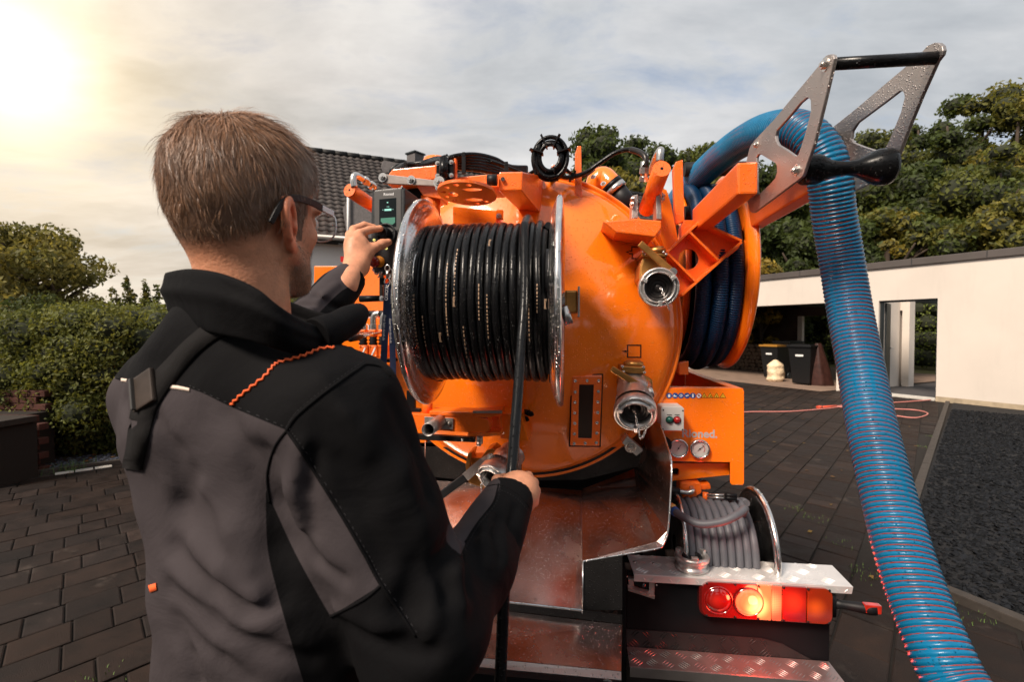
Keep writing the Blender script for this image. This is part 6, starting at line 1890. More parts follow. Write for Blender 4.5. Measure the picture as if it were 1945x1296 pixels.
    mb = MB(); mb.prism([v + Vector((0, yt + .008, 0)) for v in rr(X0 - .004, X1 + .004, Z0 - .004, Z1 + .004, .028)], (0, .02, 0)); P('lamp_body', mb, mk('lamp_body', (.10, .005, .004), rough=.25, coat=.6), tl, bevel=.003)
    def lens(name, base, ecol, cx, cz, rad, peak, floor, cells=420):
        m = mk(name, base, rough=.10, coat=1, bump=(700, .2, .0005))
        nt = m.node_tree; N, L = nt.nodes.new, nt.links.new; b_ = nt.nodes['Principled BSDF']
        tc = N('ShaderNodeTexCoord')
        ds = N('ShaderNodeVectorMath'); ds.operation = 'DISTANCE'; L(tc.outputs['Object'], ds.inputs[0]); ds.inputs[1].default_value = (cx, yt, cz)
        mr = N('ShaderNodeMapRange'); mr.interpolation_type = 'SMOOTHSTEP'; L(ds.outputs['Value'], mr.inputs[0])
        mr.inputs[1].default_value = rad; mr.inputs[2].default_value = 0; mr.inputs[3].default_value = floor; mr.inputs[4].default_value = peak
        vo = N('ShaderNodeTexVoronoi'); vo.inputs['Scale'].default_value = cells; vo.inputs['Randomness'].default_value = 0.0; L(tc.outputs['Object'], vo.inputs['Vector'])
        v2 = N('ShaderNodeMapRange'); L(vo.outputs['Distance'], v2.inputs[0]); v2.inputs[1].default_value = .1; v2.inputs[2].default_value = .7; v2.inputs[3].default_value = 1.15; v2.inputs[4].default_value = .55
        mu = N('ShaderNodeMath'); mu.operation = 'MULTIPLY'; L(mr.outputs[0], mu.inputs[0]); L(v2.outputs[0], mu.inputs[1])
        b_.inputs['Emission Color'].default_value = (*ecol, 1); L(mu.outputs[0], b_.inputs['Emission Strength'])
        return m
    def px2x(px): return TY(px, 1145, yt).x
    zc = (Z0 + Z1) / 2
    red = lens('red_lens', (.12, .002, .0015), (1, .012, .006), px2x(1363), zc, .07, .25, .04)
    redr = lens('red_lens_round', (.14, .003, .002), (1, .02, .008), px2x(1358), zc + .004, .034, .65, .04)
    redhot = lens('red_lens_lit', (.16, .004, .002), (1, .045, .012), px2x(1506), zc + .006, .05, .9, .05)
    amber = lens('amber_lens', (.20, .018, .002), (1, .13, .008), px2x(1548), zc - .006, .04, .55, .02)
    clear = lens('clear_lens_lit', (.35, .14, .06), (1, .50, .14), px2x(1436), zc - .012, .046, 3.8, .25, 300)
    clear2 = lens('clear_lens', (.22, .09, .05), (1, .34, .11), px2x(1462), zc, .05, 1.5, .12, 190)
    marker = lens('marker_lens', (.16, .004, .002), (1, .04, .012), TY(1655, 1158, yt).x, TY(1655, 1158, yt).z, .03, 1.3, .3)
    xs = [X0, px2x(1400), px2x(1438), px2x(1465), px2x(1485), px2x(1532), X1]
    def seg(a, b, mat, nm, r0=False, r1=False, bulge=.006):
        z0, z1 = Z0 + .003, Z1 - .003
        rad, q = .024, []
        def arc(cx, cz, a0):
            for k in range(7):
                an = a0 + PI / 2 * k / 6; q.append(Vector((cx + math.cos(an) * rad, 0, cz + math.sin(an) * rad)))
        a += .0012; b -= .0012
        if r1: arc(b - rad, z1 - rad, 0)
        else: q.append(Vector((b, 0, z1)))
        if r0: arc(a + rad, z1 - rad, PI / 2); arc(a + rad, z0 + rad, PI)
        else: q.append(Vector((a, 0, z1))); q.append(Vector((a, 0, z0)))
        if r1: arc(b - rad, z0 + rad, 1.5 * PI)
        else: q.append(Vector((b, 0, z0)))
        mb = MB(); mb.prism([v + Vector((0, yt - .004, 0)) for v in q], (0, .02, 0)); return P(nm, mb, mat, tl, bevel=.0025)
    seg(xs[0], xs[2], red, 'red_lens', r0=True)
    seg(xs[2], xs[3], clear, 'clear_lens'); seg(xs[3], xs[4], clear2, 'clear_lens')
    seg(xs[4], xs[5], redhot, 'red_lens'); seg(xs[5], xs[6], amber, 'amber_lens', r1=True)
    mb = MB(); mb.lathe([(0, .010), (.020, .0085), (.036, .004), (.038, 0)], (px2x(1363), yt - .004, zc), (0, -1, 0), 32); P('round_lens', mb, redr, tl)
    for q, nm in ((px2x(1363), 'lens_ring'), (px2x(1421), 'lens_ring')):
        mb = MB(); mb.lathe([(.0385, .0), (.0395, .0045), (.042, .005), (.0435, .001)], (q, yt - .004, zc), (0, -1, 0), 36); P(nm, mb, red, tl)
    for px_ in (1342, 1396, 1440, 1487, 1534, 1574):
        for zz in (Z0 + .007, Z1 - .007):
            mb = MB(); mb.lathe([(0, .003), (.0028, .003), (.0036, 0)], (px2x(px_), yt - .004, zz), (0, -1, 0), 10); P('lens_screw', mb, M['blackpaint'], tl)
    ld = bpy.data.lights.new('tail_lamp_bulb', 'POINT'); ld.energy = 2.8; ld.color = (1, .05, .02); ld.shadow_soft_size = .03
    lo_ = bpy.data.objects.new('tail_lamp_bulb', ld); COL.objects.link(lo_); lo_.parent = tl; lo_.location = (px2x(1440), yt - .05, zc)
    mb = MB(); mb.lathe([(0, .011), (.022, .009), (.0385, .004), (.041, 0)], (px2x(1421), yt - .004, zc), (0, -1, 0), 32); P('round_lens', mb, clear, tl)
    # side marker on a rubber stalk
    sm = sub('side_marker')
    a, b = TY(1580, 1146, yt + .03), TY(1652, 1158, yt + .0)
    mb = MB(); mb.tube([a, a.lerp(b, .25), a.lerp(b, .6), b, b + (b - a) * .18], [.017, .012, .014, .017, .014], 16); P('stalk', mb, M['rubber_dry'], sm)
    mb = MB(); mb.prism([TY(q[0], q[1], yt - .012) for q in ((1644, 1150), (1676, 1153), (1675, 1169), (1645, 1166))], (0, .02, 0)); P('lens', mb, marker, sm, bevel=.003)
    mb = MB(); mb.cyl(TY(1580, 1130, yt + .02), TY(1580, 1170, yt + .02), .012, 12); P('bracket', mb, M['blackpaint'], sm)
rear_steps()

def tray():
    s = sub('drip_tray')
    st = M['steelwet']
    def quad(pts, nm, mat=None, th=.004, n=None, **k):
        mb = MB(); q = [WL(a, b, Y) for a, b, Y in pts]
        # thin sheet: offset along the average normal
        nn = (q[1] - q[0]).cross(q[2] - q[0]).normalized()
        if nn.z < 0: nn = -nn
        m = len(q); fs = []
        vs = q + [v - nn * th for v in q]
        tr = tessellate_polygon([q])
        for t in tr: fs.append(tuple(t)); fs.append(tuple(i + m for i in reversed(t)))
        for i in range(m): fs.append((i, (i + 1) % m, m + (i + 1) % m, m + i))
        mb.add(vs, fs); return P(nm, mb, mat or st, s, **k)
    quad([(700, 905, 1.86), (1107, 932, 1.80), (1107, 1160, 1.36), (925, 1140, 1.37), (700, 1110, 1.40)], 'chute_floor')
    # right wing: floor and upright side in one folded sheet
    A, B, C, D = (1107, 930, 1.79), (1205, 892, 1.80), (1107, 1067, 1.40), (1248, 1030, 1.42)
    mb = MB()
    F0 = [WL(*p) for p in (A, (1209, 925, 1.72), D, C)]
    side = [WL(*p) for p in (B, (1236, 795, 1.76), (1254, 806, 1.66), (1268, 850, 1.54), (1275, 884, 1.48), (1272, 960, 1.44), (1268, 1010, 1.42), (1258, 1036, 1.41), D, (1209, 925, 1.72))]
    q = F0; mb.add(q, [(0, 1, 2, 3)])
    for t in tessellate_polygon([side]): mb.add([side[i] for i in t], [(0, 1, 2)])
    mb.add([WL(*A), WL(*B), WL(1209, 925, 1.72)], [(0, 1, 2)])
    o = P('side_wing', mb, st, s, fixn=True); md = o.modifiers.new('thickness', 'SOLIDIFY'); md.thickness = .004; md.offset = 0
    # bright rolled edge along the wing
    ed = [WL(*p) for p in ((1254, 806, 1.658), (1268, 850, 1.538), (1275.5, 884, 1.478), (1272.5, 960, 1.438), (1268.5, 1010, 1.418), (1259, 1035, 1.408), (1247, 1043, 1.40), (1190, 1053, 1.40), (1107, 1067, 1.397))]
    mb = MB(); mb.tube(smooth_path(ed, 5), .0028, 8); P('wing_edge', mb, M['chrome'], s)
    mb = MB(); q = [WL(*p) for p in ((1107, 1067, 1.40), (1248, 1030, 1.42), (1258, 1036, 1.41), (1247, 1043, 1.40), (1190, 1053, 1.40))]
    for t in tessellate_polygon([q]): mb.add([q[i] for i in t], [(0, 1, 2)])
    o = P('wing_lip', mb, st, s)
    quad([(1107, 930, 1.79), (1107, 1067, 1.40), (1107, 1159, 1.37), (1105, 1159, 1.37), (1105, 935, 1.8)], 'chute_divider', th=.002)
    quad([(1107.5, 1069, 1.395), (1182, 1056, 1.395), (1182, 1160, 1.37), (1107.5, 1160, 1.37)], 'end_plate', M['blacksteel'], th=.004)
    mb = MB(); mb.tube([WL(880, 1131, 1.363), WL(925, 1140, 1.362), WL(1105, 1160, 1.353), WL(1106, 1165, 1.353)], .0035, 8); mb.tube([WL(1107, 1067, 1.392), WL(1107, 1165, 1.36)], .002, 8); P('chute_edge', mb, M['chrome'], s)
    quad([(840, 1131, 1.362), (1182, 1170, 1.352), (1182, 1186, 1.35), (840, 1146, 1.36)], 'fascia', M['blacksteel'])
    quad([(800, 1142, 1.362), (1182, 1186, 1.352), (1180, 1276, 1.19), (780, 1237, 1.20)], 'apron', M['steelwet'])
    quad([(780, 1238, 1.195), (1180, 1277, 1.185), (1180, 1293, 1.165), (760, 1254, 1.175)], 'apron_lip', M['steelplate'])
    quad([(760, 1256, 1.17), (1180, 1295, 1.16), (1180, 1330, 1.16), (760, 1291, 1.17)], 'bumper_bar', M['blackpaint'], th=.02)
    for q in ((884, 1296), (1154, 1304)): bolt(WL(q[0], q[1], 1.155), (0, -1, .2), .010, s)
    # dark chassis under the tank
    mb = MB(); mb.box((0, .35, .90), (1.05, .5, .30)); P('subframe', mb, M['blackpaint'])
    for sx in (-.40, .40):
        mb = MB(); mb.box((sx, 2.1, .70), (.09, 3.9, .22)); P('chassis_rail', mb, M['blackpaint'])
    mb = MB(); mb.prism([TY(a, b, -.005) for a, b in [(770, 850), (1235, 850), (1240, 880), (1107, 912), (900, 915), (770, 900)]], (0, .01, 0)); P('back_plate', mb, M['blacksteel'])
    for sx in (-.78, .78):
        w = sub('wheel')
        mb = MB(); mb.lathe([(.20, -.12), (.40, -.13), (.45, -.10), (.46, 0), (.45, .10), (.40, .13), (.20, .12)], (sx * .95, 1.25, .46), (1, 0, 0), 40); P('tyre', mb, M['rubber_dry'], w)
        mb = MB(); mb.lathe([(0, -.02), (.12, -.02), (.14, .05), (.2, .06), (.27, .11), (.27, -.11), (0, -.11)], (sx * .95, 1.25, .46), (1 if sx > 0 else -1, 0, 0), 32); P('rim', mb, M['alu'], w)
    # cab far in front
    mb = MB(); mb.box((0, 4.2, 1.35), (1.9, 1.6, 1.9)); P('cab', mb, M['orange'], bevel=.12, seg=4)
tray()

def left_side():
    # side cabinet with lettering at the left of the reel
    s = sub('valve_cabinet')
    y = -.02
    tpoly([(596, 505), (742, 505), (742, 600), (596, 600)], y, .1, [], 'upper_panel', M['orange'], s, bevel=.004)
    tpoly([(590, 604), (757, 604), (757, 700), (590, 700)], y - .01, .1, [], 'lettered_panel', M['orange'], s, bevel=.004)
    tpoly([(590, 704), (810, 704), (810, 842), (590, 842)], y + .02, .1, [], 'lower_panel', M['orange'], s, bevel=.004)
    text('lettering', 'Rioned.', .048, TY(646, 627, y - .0108), Vector((1, 0, 0)), Vector((0, 0, 1)), M['whiteprint'], s, bold=.0013, depth=.0003)
    tpoly([(712, 505), (728, 505), (735, 598), (716, 598)], -.06, .04, [], 'rib', M['orange'], s)
    mb = MB(); mb.box(TY(652, 493, -.05), (.012, .02, .02)); P('reflector', mb, M['redplastic'], s)
    # control valves with levers
    for i, px in enumerate((690, 709, 727)):
        v = sub('control_valve')
        yv = -.17
        mb = MB(); mb.prism([TY(px - 9, 656, yv), TY(px + 8, 656, yv), TY(px + 8, 680, yv), TY(px - 9, 680, yv)], (0, .07, 0)); P('body', mb, M['orange_arm'], v, bevel=.006)
        mb = MB(); mb.lathe([(.011, 0), (.017, .006), (.011, .012), (.017, .018), (.011, .024), (.015, .030), (.010, .036)], TY(px, 656, yv + .03), (0, 0, 1), 18); P('bellows', mb, M['rubber_dry'], v)
        mb = MB(); mb.box(TY(px, 633, yv + .03), (.026, .03, .026)); P('head', mb, M['orange_arm'], v, bevel=.004)
        mb = MB(); mb.tube([TY(px, 626, yv + .03), TY(px, 617, yv + .03)], .0155, 6, smooth=False); P('nut', mb, M['bolt'], v)
        mb = MB(); mb.tube(smooth_path([TY(px, 620, yv + .03), TY(px, 606, yv + .03), TY(px + 3, 598, yv + .03), TY(px + 12, 596, yv + .03)], 5), .011, 14); P('elbow', mb, M['bolt'], v)
        mb = MB(); mb.tube([TY(px + 10, 596, yv + .03), TY(px + 40, 595, yv + .05), TY(px + 60, 598, yv + .1)], .010, 12); P('pressure_hose', mb, M['rubber_dry'], v)
        mb = MB(); a = TY(px, 631, yv + .02); b = TY(px - 42, 640, yv - .12); mb.cyl(a, b, .0042, 10); P('lever', mb, M['bolt'], v)
        mb = MB(); d = (b - a).normalized(); mb.tube([b - d * .01, b + d * .01, b + d * .06, b + d * .065], [.006, .0105, .0095, .004], 14); P('lever_knob', mb, M['blackpaint'], v)
        mb = MB(); mb.box(TY(px + 0, 668, yv - .001), (.005, .001, .030), Matrix.Rotation(.45, 3, 'Y')); P('label', mb, M['whiteprint'], v)
        for q in ((-6, 658), (5, 676)):
            mb = MB(); mb.lathe([(.002, .002), (.004, .002), (.004, 0)], TY(px + q[0], q[1], yv), (0, -1, 0), 12); P('screw', mb, M['orange'], v)
    mb = MB(); mb.cyl(TY(664, 668, -.10), TY(664, 668, -.14), .018, 20); P('end_cap', mb, M['blackpaint'], s)
    tpoly([(672, 683), (740, 683), (740, 689), (672, 689)], -.15, .1, [], 'valve_shelf', M['blackpaint'], s)
    # black hook bar and post below the reel
    tpoly([(772, 742), (788, 742), (788, 776), (798, 777), (799, 790), (791, 796), (779, 793), (772, 780)], -.30, .015, [], 'hook', M['blackpaint'])
    # crank handle below the panel
    h = sub('crank')
    mb = MB(); mb.cyl(TY(684, 568, -.46), TY(720, 567, -.46), .0095, 18, r2=.0085); P('grip', mb, M['blackpaint'], h)
    mb = MB(); mb.beam(TY(725, 515, -.455), TY(725, 573, -.455), .012, .010, (1, 0, 0)); P('arm', mb, M['blacksteel'], h, bevel=.002)
    bolt(TY(725, 567, -.462), (0, -1, 0), .005, h)
    # lower swing arm
    a = sub('lower_arm'); y = -.33
    tpoly([(760, 786), (806, 787), (908, 793), (925, 796), (931, 806), (929, 820), (910, 824), (806, 816), (760, 812)], y, .06, [], 'arm', M['orange_arm'], a, bevel=.004)
    tpoly([(815, 781), (900, 784), (951, 780), (953, 788), (930, 794), (815, 789)], y - .005, .09, [], 'upper_lug', M['orange_arm'], a, bevel=.003)
    tpoly([(888, 824), (930, 822), (949, 822), (949, 828), (905, 831), (888, 829)], y - .005, .09, [], 'lower_lug', M['orange_arm'], a, bevel=.003)
    tpoly([(933, 792), (949, 792), (953, 828), (935, 826)], y + .06, .18, [], 'hinge_block', M['orange_arm'], a, bevel=.003)
    tpoly([(948, 783), (990, 790), (1005, 840), (950, 834)], y + .10, .16, [], 'hinge_base', M['orange'], a, bevel=.004)
    mb = MB(); mb.cyl(TY(812, 757, y + .03), TY(812, 786, y + .03), .013 * 1.2, 20); P('post', mb, M['orange_arm'], a)
    tpoly([(898, 781), (953, 781), (953, 785.5), (898, 785.5)], y - .02, .015, [], 'steel_strip', M['steelplate'], a, bevel=.001)
    tpoly([(806, 792), (861, 795), (860, 817), (806, 813)], y - .006, .004, [], 'tube_flange', M['steelplate'], a, bevel=.001)
    bolt(TY(853, 805, y - .006), (0, -1, 0), .0065, a)
    p0 = TY(813, 817, y - .13); p1 = TY(836, 800, y - .005)
    mb = MB(); d = (p0 - p1).normalized(); Lh = (p0 - p1).length
    mb.lathe([(.0168, Lh), (.0188, Lh), (.0188, 0), (.0168, 0), (.0168, Lh)], p1, d, 32); P('steel_tube', mb, M['steelplate'], a)
    mb = MB(); mb.lathe([(0, .02), (.0168, .02)], p1, d, 24, smooth=False); P('tube_bottom', mb, M['blackpaint'], a, fixn=False)
    tpoly([(740, 822), (787, 825), (902, 832), (902, 841), (787, 836), (740, 833)], y - .02, .02, [], 'flat_bar', M['blacksteel'], a, bevel=.001)
    mb = MB(); mb.cyl(TY(911, 829, y - .015), TY(911, 843, y - .015), .0098, 18); mb.cyl(TY(909.5, 843.5, y - .015), TY(909.5, 847, y - .015), .007, 14); P('pivot_pin', mb, M['steelplate'], a)
    mb = MB(); q = TY(878, 836, y - .0205); mb.lathe([(0, .003), (.003, .0025), (.0042, 0)], q, (0, -1, 0), 14); P('rivet', mb, M['bolt'], a)
    mb = MB(); mb.tube([TY(808, 838, y - .02), TY(807, 880, y - .02), TY(807, 905, y - .02)], .0011, 6); mb.tube([TY(807, 880, y - .02), TY(807, 893, y - .02)], .0024, 8); P('pull_wire', mb, mk('copper_wire', (.4, .2, .15), rough=.4, metal=.7), a)
    # small shelf plate behind the reel top
    tpoly([(942, 398), (955, 398), (955, 416), (942, 416)], -.15, .02, [], 'tab', M['orange'], None)
    bolt(TY(947, 410, -.151), (0, -1, 0), .006, TRUCK)
    tpoly([(860, 392), (942, 400), (942, 425), (860, 425)], -.13, .04, [], 'top_plate', M['orange'])
left_side()

# ---- control panel
def control_panel():
    s = sub('control_panel')
    y = -.58
    ux = Vector((.985, -.10, 0)).normalized()         # front turned a little towards the man
    c0 = TY(706, 361, y); up = Vector((.0, 0.03, 1)).normalized()
    nrm = ux.cross(up).normalized()
    if nrm.y > 0: nrm = -nrm
    pl = c0
    def pp(px, py, off=0.0):
        o = TO + TXA * pl.x + TYA * pl.y + Vector((0, 0, pl.z)); n = TXA * nrm.x + TYA * nrm.y + Vector((0, 0, nrm.z))
        return loc(hit_plane(px, py, o + n * off, n))
    def poly(pts, off, th, nm, mat, bevel=.001, holes=()):
        q = [pp(a, b) + nrm * off for a, b in pts]; mb = MB(); mb.prism(q, -nrm * th, [[pp(a, b) + nrm * off for a, b in h] for h in holes]); return P(nm, mb, mat, s, bevel=bevel)
    poly([(707, 361), (765, 355), (769, 358), (768, 440), (752, 516), (727, 522), (709, 517), (704, 500), (705, 400)], 0, .085, 'case', M['panelgrey'], .005)
    poly([(711, 364), (762, 359), (762, 436), (742, 441), (712, 440)], .0012, .0022, 'fascia', mk('fascia', (.06, .057, .056), rough=.45, var=(30, .1)), .0006)
    poly([(721, 379), (753, 376), (753, 431), (721, 432)], .0018, .001, 'screen', M['screen'], 0)
    lit = mk('display_lit', (.05, .12, .10), rough=.3, emit=(.35, .75, .62), estr=.8)
    poly([(724, 415), (751, 413), (751, 423), (746, 427), (729, 426), (724, 421)], .0022, .0004, 'dial_readout', mk('display_green', (.03, .10, .07), rough=.3, emit=(.10, .30, .20), estr=.35), 0)
    poly([(731, 397.5), (744, 396.5), (744, 400.5), (731, 401)], .0022, .0004, 'readout', lit, 0)
    for q in ((728, 399), (747, 398)): poly([(q[0] - .8, q[1]), (q[0], q[1] - .9), (q[0] + .8, q[1]), (q[0], q[1] + .9)], .0022, .0003, 'arrow', lit, 0)
    poly([(735.5, 384), (738, 384), (738, 386), (735.5, 386)], .0022, .0003, 'status_light', lit, 0)
    xd = ux
    text('lettering', 'Rioned', .0098, pp(729, 372) + nrm * .0016, ux, up, M['whiteprint'], s, bold=.0001, depth=.0001)
    text('lettering', 'CLOUD' if False else '1-2', .0055, pp(735, 394.5) + nrm * .0023, ux, up, lit, s, depth=.0001)
    # rotary ring and knob the hand turns
    kc = pp(734, 446)
    mb = MB(); mb.lathe([(.027, .002), (.0285, .007), (.026, .009), (.0235, .006), (.022, .004)], kc, nrm, 36); P('ring', mb, M['panelgrey'], s)
    mb = MB(); mb.lathe([(.0165, .002), (.0165, .024), (.0150, .027), (.0105, .027), (.0095, .0245), (0, .0245)], kc, nrm, 28); P('knob', mb, M['blackpaint'], s)
    gl = mk('indicator', (.5, .45, .1), rough=.3, emit=(.9, .8, .25), estr=.9)
    for q in ((711, 456), (734, 472)):
        mb = MB(); mb.lathe([(.0018, .0022), (.0032, .0022), (.0032, 0), (.0018, 0)], pp(*q), nrm, 14); P('indicator_ring', mb, gl, s, fixn=False)
    # emergency stop
    ec = pp(718, 500)
    mb = MB(); mb.lathe([(.0145, 0), (.0145, .006), (0, .006)], ec + Vector((.004, 0, .003)), nrm, 28); P('stop_plate', mb, mk('stop_yellow', (.85, .30, .02), rough=.4), s)
    mb = MB(); mb.lathe([(.009, .006), (.009, .014), (.0135, .016), (.0135, .023), (.011, .027), (0, .028)], ec, nrm, 28); P('stop_button', mb, mk('stop_red', (.30, .012, .006), rough=.22, coat=.7), s)
    # side seam, top corners
    for q in ((709, 360), (764, 355.5)): bolt(pp(*q) + nrm * .001, nrm, .0028, s, washer=False)
    mb = MB(); mb.box(pp(719, 533) - nrm * .02, (.012, .004, .018)); P('chain_tag', mb, M['blackpaint'], s)
    chain(s, [pp(712, 512) + nrm * .01, pp(718, 521) + nrm * .012, pp(727, 519) + nrm * .008, pp(719, 526)], r=.0011, link=.007)
    mb = MB(); mb.beam(pp(740, 500) - nrm * .03, pp(736, 575) - nrm * .03, .014, .012, (1, 0, 0)); P('bracket', mb, M['blacksteel'], s)
    # lanyards hanging beside it
    for i, (x0, x1, top, bot) in enumerate((((736), (727), 538, 720), ((741), (748), 545, 760))):
        t = thing('lanyard', ['front navy blue lanyard with white lettering hanging left of the reel', 'second navy blue lanyard half hidden behind the reel flange'][i], 'lanyard', (TO.x, TO.y, 0), -TYAW, 'lanyards hanging from the control panel')
        Yl = 1.20 + i * .05
        pts = [WL(x0, top, Yl), WL(x0 + (x1 - x0) * .3, top + 60, Yl + .005), WL(x0 + (x1 - x0) * .7, top + 130, Yl), WL(x1, bot, Yl - .005)]
        pth = smooth_path(pts, 6); w = .0078; mb = MB(); vs = []
        for k, p in enumerate(pth):
            tw = Vector((1, .15 + .25 * math.sin(k * .25 + i), 0)).normalized()
            nn = tw.cross(Vector((0, 0, 1))) * .0007
            vs += [p - tw * w - nn, p + tw * w - nn, p + tw * w + nn, p - tw * w + nn]
        fs = []
        for k in range(len(pth) - 1):
            for q in range(4): fs.append((k * 4 + q, k * 4 + (q + 1) % 4, k * 4 + 4 + (q + 1) % 4, k * 4 + 4 + q))
        mb.add(vs, fs); P('ribbon', mb, M['navy'], t)
        dn = (pth[-1] - pth[0]).normalized(); side = Vector((0, 0, 1)).cross(dn)
        for (body, f, sz, sh) in (('KOKO', .09, .0115, 0), ('Einer kam durch.de' if False else 'Einer kam durch.de', .36, .0078, .25), ('KOKO', .88, .0115, 0)):
            k = int(f * (len(pth) - 1)); p = pth[k]
            text('print', body, sz, p + Vector((-.0025, -.0022, 0)) + Vector((-.001, -.0018 - .0016, 0)), dn, Vector((1, .1, 0)), M['whiteprint'], t, bold=.0001, shear=sh, depth=.0001)
        mb = MB(); q = [WL(x0, top - 2, Yl) + Vector((math.cos(a) * .007, 0, math.sin(a) * .010)) for a in [2 * PI * k / 14 for k in range(14)]]
        mb.tube(q, .0016, 6, closed=True); mb.cyl(WL(x0, top - 2, Yl) + Vector((0, 0, .01)), WL(x0, top - 24, Yl), .0035, 10)
        q = [WL(x0, top - 28, Yl) + Vector((math.cos(a) * .006, 0, math.sin(a) * .008)) for a in [2 * PI * k / 14 for k in range(14)]]; mb.tube(q, .0014, 6, closed=True)
        P('snap_hook', mb, M['bolt'], t)
control_panel()
# ================================================================== SIGNED-DISTANCE MODELLING
def V3(v): return np.array(tuple(v), dtype=np.float64)
def s_cap(p, a, b, ra, rb):
    a, b = V3(a), V3(b); ba = b - a
    t = np.clip(((p - a) @ ba) / (ba @ ba), 0, 1)
    return np.linalg.norm(p - a - t[:, None] * ba, axis=1) - (ra + (rb - ra) * t)
def s_ell(p, c, r, Rm=None):
    q = p - V3(c)
    if Rm is not None: q = q @ Rm
    r = np.array(r, float)
    k0 = np.linalg.norm(q / r, axis=1); k1 = np.linalg.norm(q / (r * r), axis=1)
    return k0 * (k0 - 1) / np.maximum(k1, 1e-9)
def smin(a, b, k):
    h = np.clip(.5 + .5 * (b - a) / k, 0, 1)
    return b * (1 - h) + a * h - k * h * (1 - h)
def smax(a, b, k): return -smin(-a, -b, k)
def surface_net(f, lo, hi, h, B=8, slack=1.35):
    lo = np.array(lo, float); hi = np.array(hi, float)
    nb = np.ceil((hi - lo) / (B * h)).astype(int)
    I = np.stack(np.meshgrid(*[np.arange(n) for n in nb], indexing='ij'), -1).reshape(-1, 3)
    C = lo + (I + .5) * B * h
    d = f(C)
    I = I[np.abs(d) < B * h * .87 * slack + .004]
    g = np.stack(np.meshgrid(*[np.arange(B + 1)] * 3, indexing='ij'), -1).reshape(-1, 3)
    verts, keys, cells, quads_e = [], [], [], []
    N = (nb * B + 2)
    def key(c): return (c[:, 0].astype(np.int64) * N[1] + c[:, 1]) * N[2] + c[:, 2]
    CV, CK, E = [], [], []
    step = 400
    off = np.array([[x, y, z] for x in (0, 1) for y in (0, 1) for z in (0, 1)])
    for s in range(0, len(I), step):
        b = I[s:s + step]
        P = lo + (b[:, None, :] * B + g[None]) * h
        val = f(P.reshape(-1, 3)).reshape(len(b), B + 1, B + 1, B + 1)
        c8 = np.stack([val[:, o[0]:o[0] + B, o[1]:o[1] + B, o[2]:o[2] + B] for o in off], -1)
        ins = c8 < 0
        mixed = ins.any(-1) & ~ins.all(-1)
        w = np.argwhere(mixed)
        if len(w) == 0: continue
        v8 = c8[mixed]
        pos = np.zeros((len(w), 3)); cnt = np.zeros(len(w))
        for i in range(8):
            for ax in range(3):
                if off[i][ax] == 0:
                    j = i + (4, 2, 1)[ax]
                    a_, b_ = v8[:, i], v8[:, j]
                    m = (a_ < 0) != (b_ < 0)
                    t = np.where(m, a_ / np.where(m, a_ - b_, 1), 0)
                    q = np.tile(off[i].astype(float), (len(w), 1)); q[:, ax] += t
                    pos += q * m[:, None]; cnt += m
        pos /= cnt[:, None]
        cell = b[w[:, 0]] * B + w[:, 1:]
        CV.append(lo + (cell + pos) * h); CK.append(cell)
        for ax in range(3):
            j = (4, 2, 1)[ax]
            m = (v8[:, 0] < 0) != (v8[:, j] < 0)
            E.append((cell[m], np.full(m.sum(), ax), (v8[m, 0] < 0)))
    CV = np.concatenate(CV); CK = np.concatenate(CK)
    k = key(CK); order = np.argsort(k); ks = k[order]
    Q = []
    for cell, ax, sgn in E:
        if len(cell) == 0: continue
        a = ax[0]; e1 = np.zeros(3, int); e2 = np.zeros(3, int); e1[(a + 1) % 3] = 1; e2[(a + 2) % 3] = 1
        ids = []; ok = np.ones(len(cell), bool)
        for o in (0 * e1, e1, e1 + e2, e2):
            kk = key(cell - o); p = np.searchsorted(ks, kk); p = np.clip(p, 0, len(ks) - 1)
            ok &= ks[p] == kk; ids.append(order[p])
        q = np.stack(ids, 1)
        q = np.where(sgn[:, None], q[:, ::-1], q)[ok]
        Q.append(q)
    Q = np.concatenate(Q)[:, ::-1]
    return CV, Q
def relax(Vv, Q, it=2, lam=.5):
    n = len(Vv)
    e = np.concatenate([Q[:, [0, 1]], Q[:, [1, 2]], Q[:, [2, 3]], Q[:, [3, 0]]])
    e = np.concatenate([e, e[:, ::-1]])
    deg = np.bincount(e[:, 0], minlength=n).astype(float)
    for _ in range(it):
        s = np.stack([np.bincount(e[:, 0], weights=Vv[e[:, 1], k], minlength=n) for k in range(3)], 1)
        Vv = Vv + (s / np.maximum(deg, 1)[:, None] - Vv) * lam
    return Vv
def in_poly(px, py, poly):
    inside = np.zeros(len(px), bool); n = len(poly)
    for i in range(n):
        x1, y1 = poly[i]; x2, y2 = poly[(i + 1) % n]
        c = ((y1 > py) != (y2 > py)) & (px < (x2 - x1) * (py - y1) / ((y2 - y1) if y2 != y1 else 1e-9) + x1)
        inside ^= c
    return inside
def to_px(p):
    d = p - V3(CO); z = d @ V3(CF)
    return 972.5 + F * d[:, 0] / z, 648 - F * (d @ V3(CU)) / z
def trace(f, px, py, t0=.3, t1=2.0):
    d = V3(ray(px, py)); o = V3(CO); t = t0
    for _ in range(80):
        v = f((o + d * t)[None])[0]
        if v < 3e-4: return o + d * t
        t += max(v * .8, 3e-4)
        if t > t1: return None
    return o + d * t

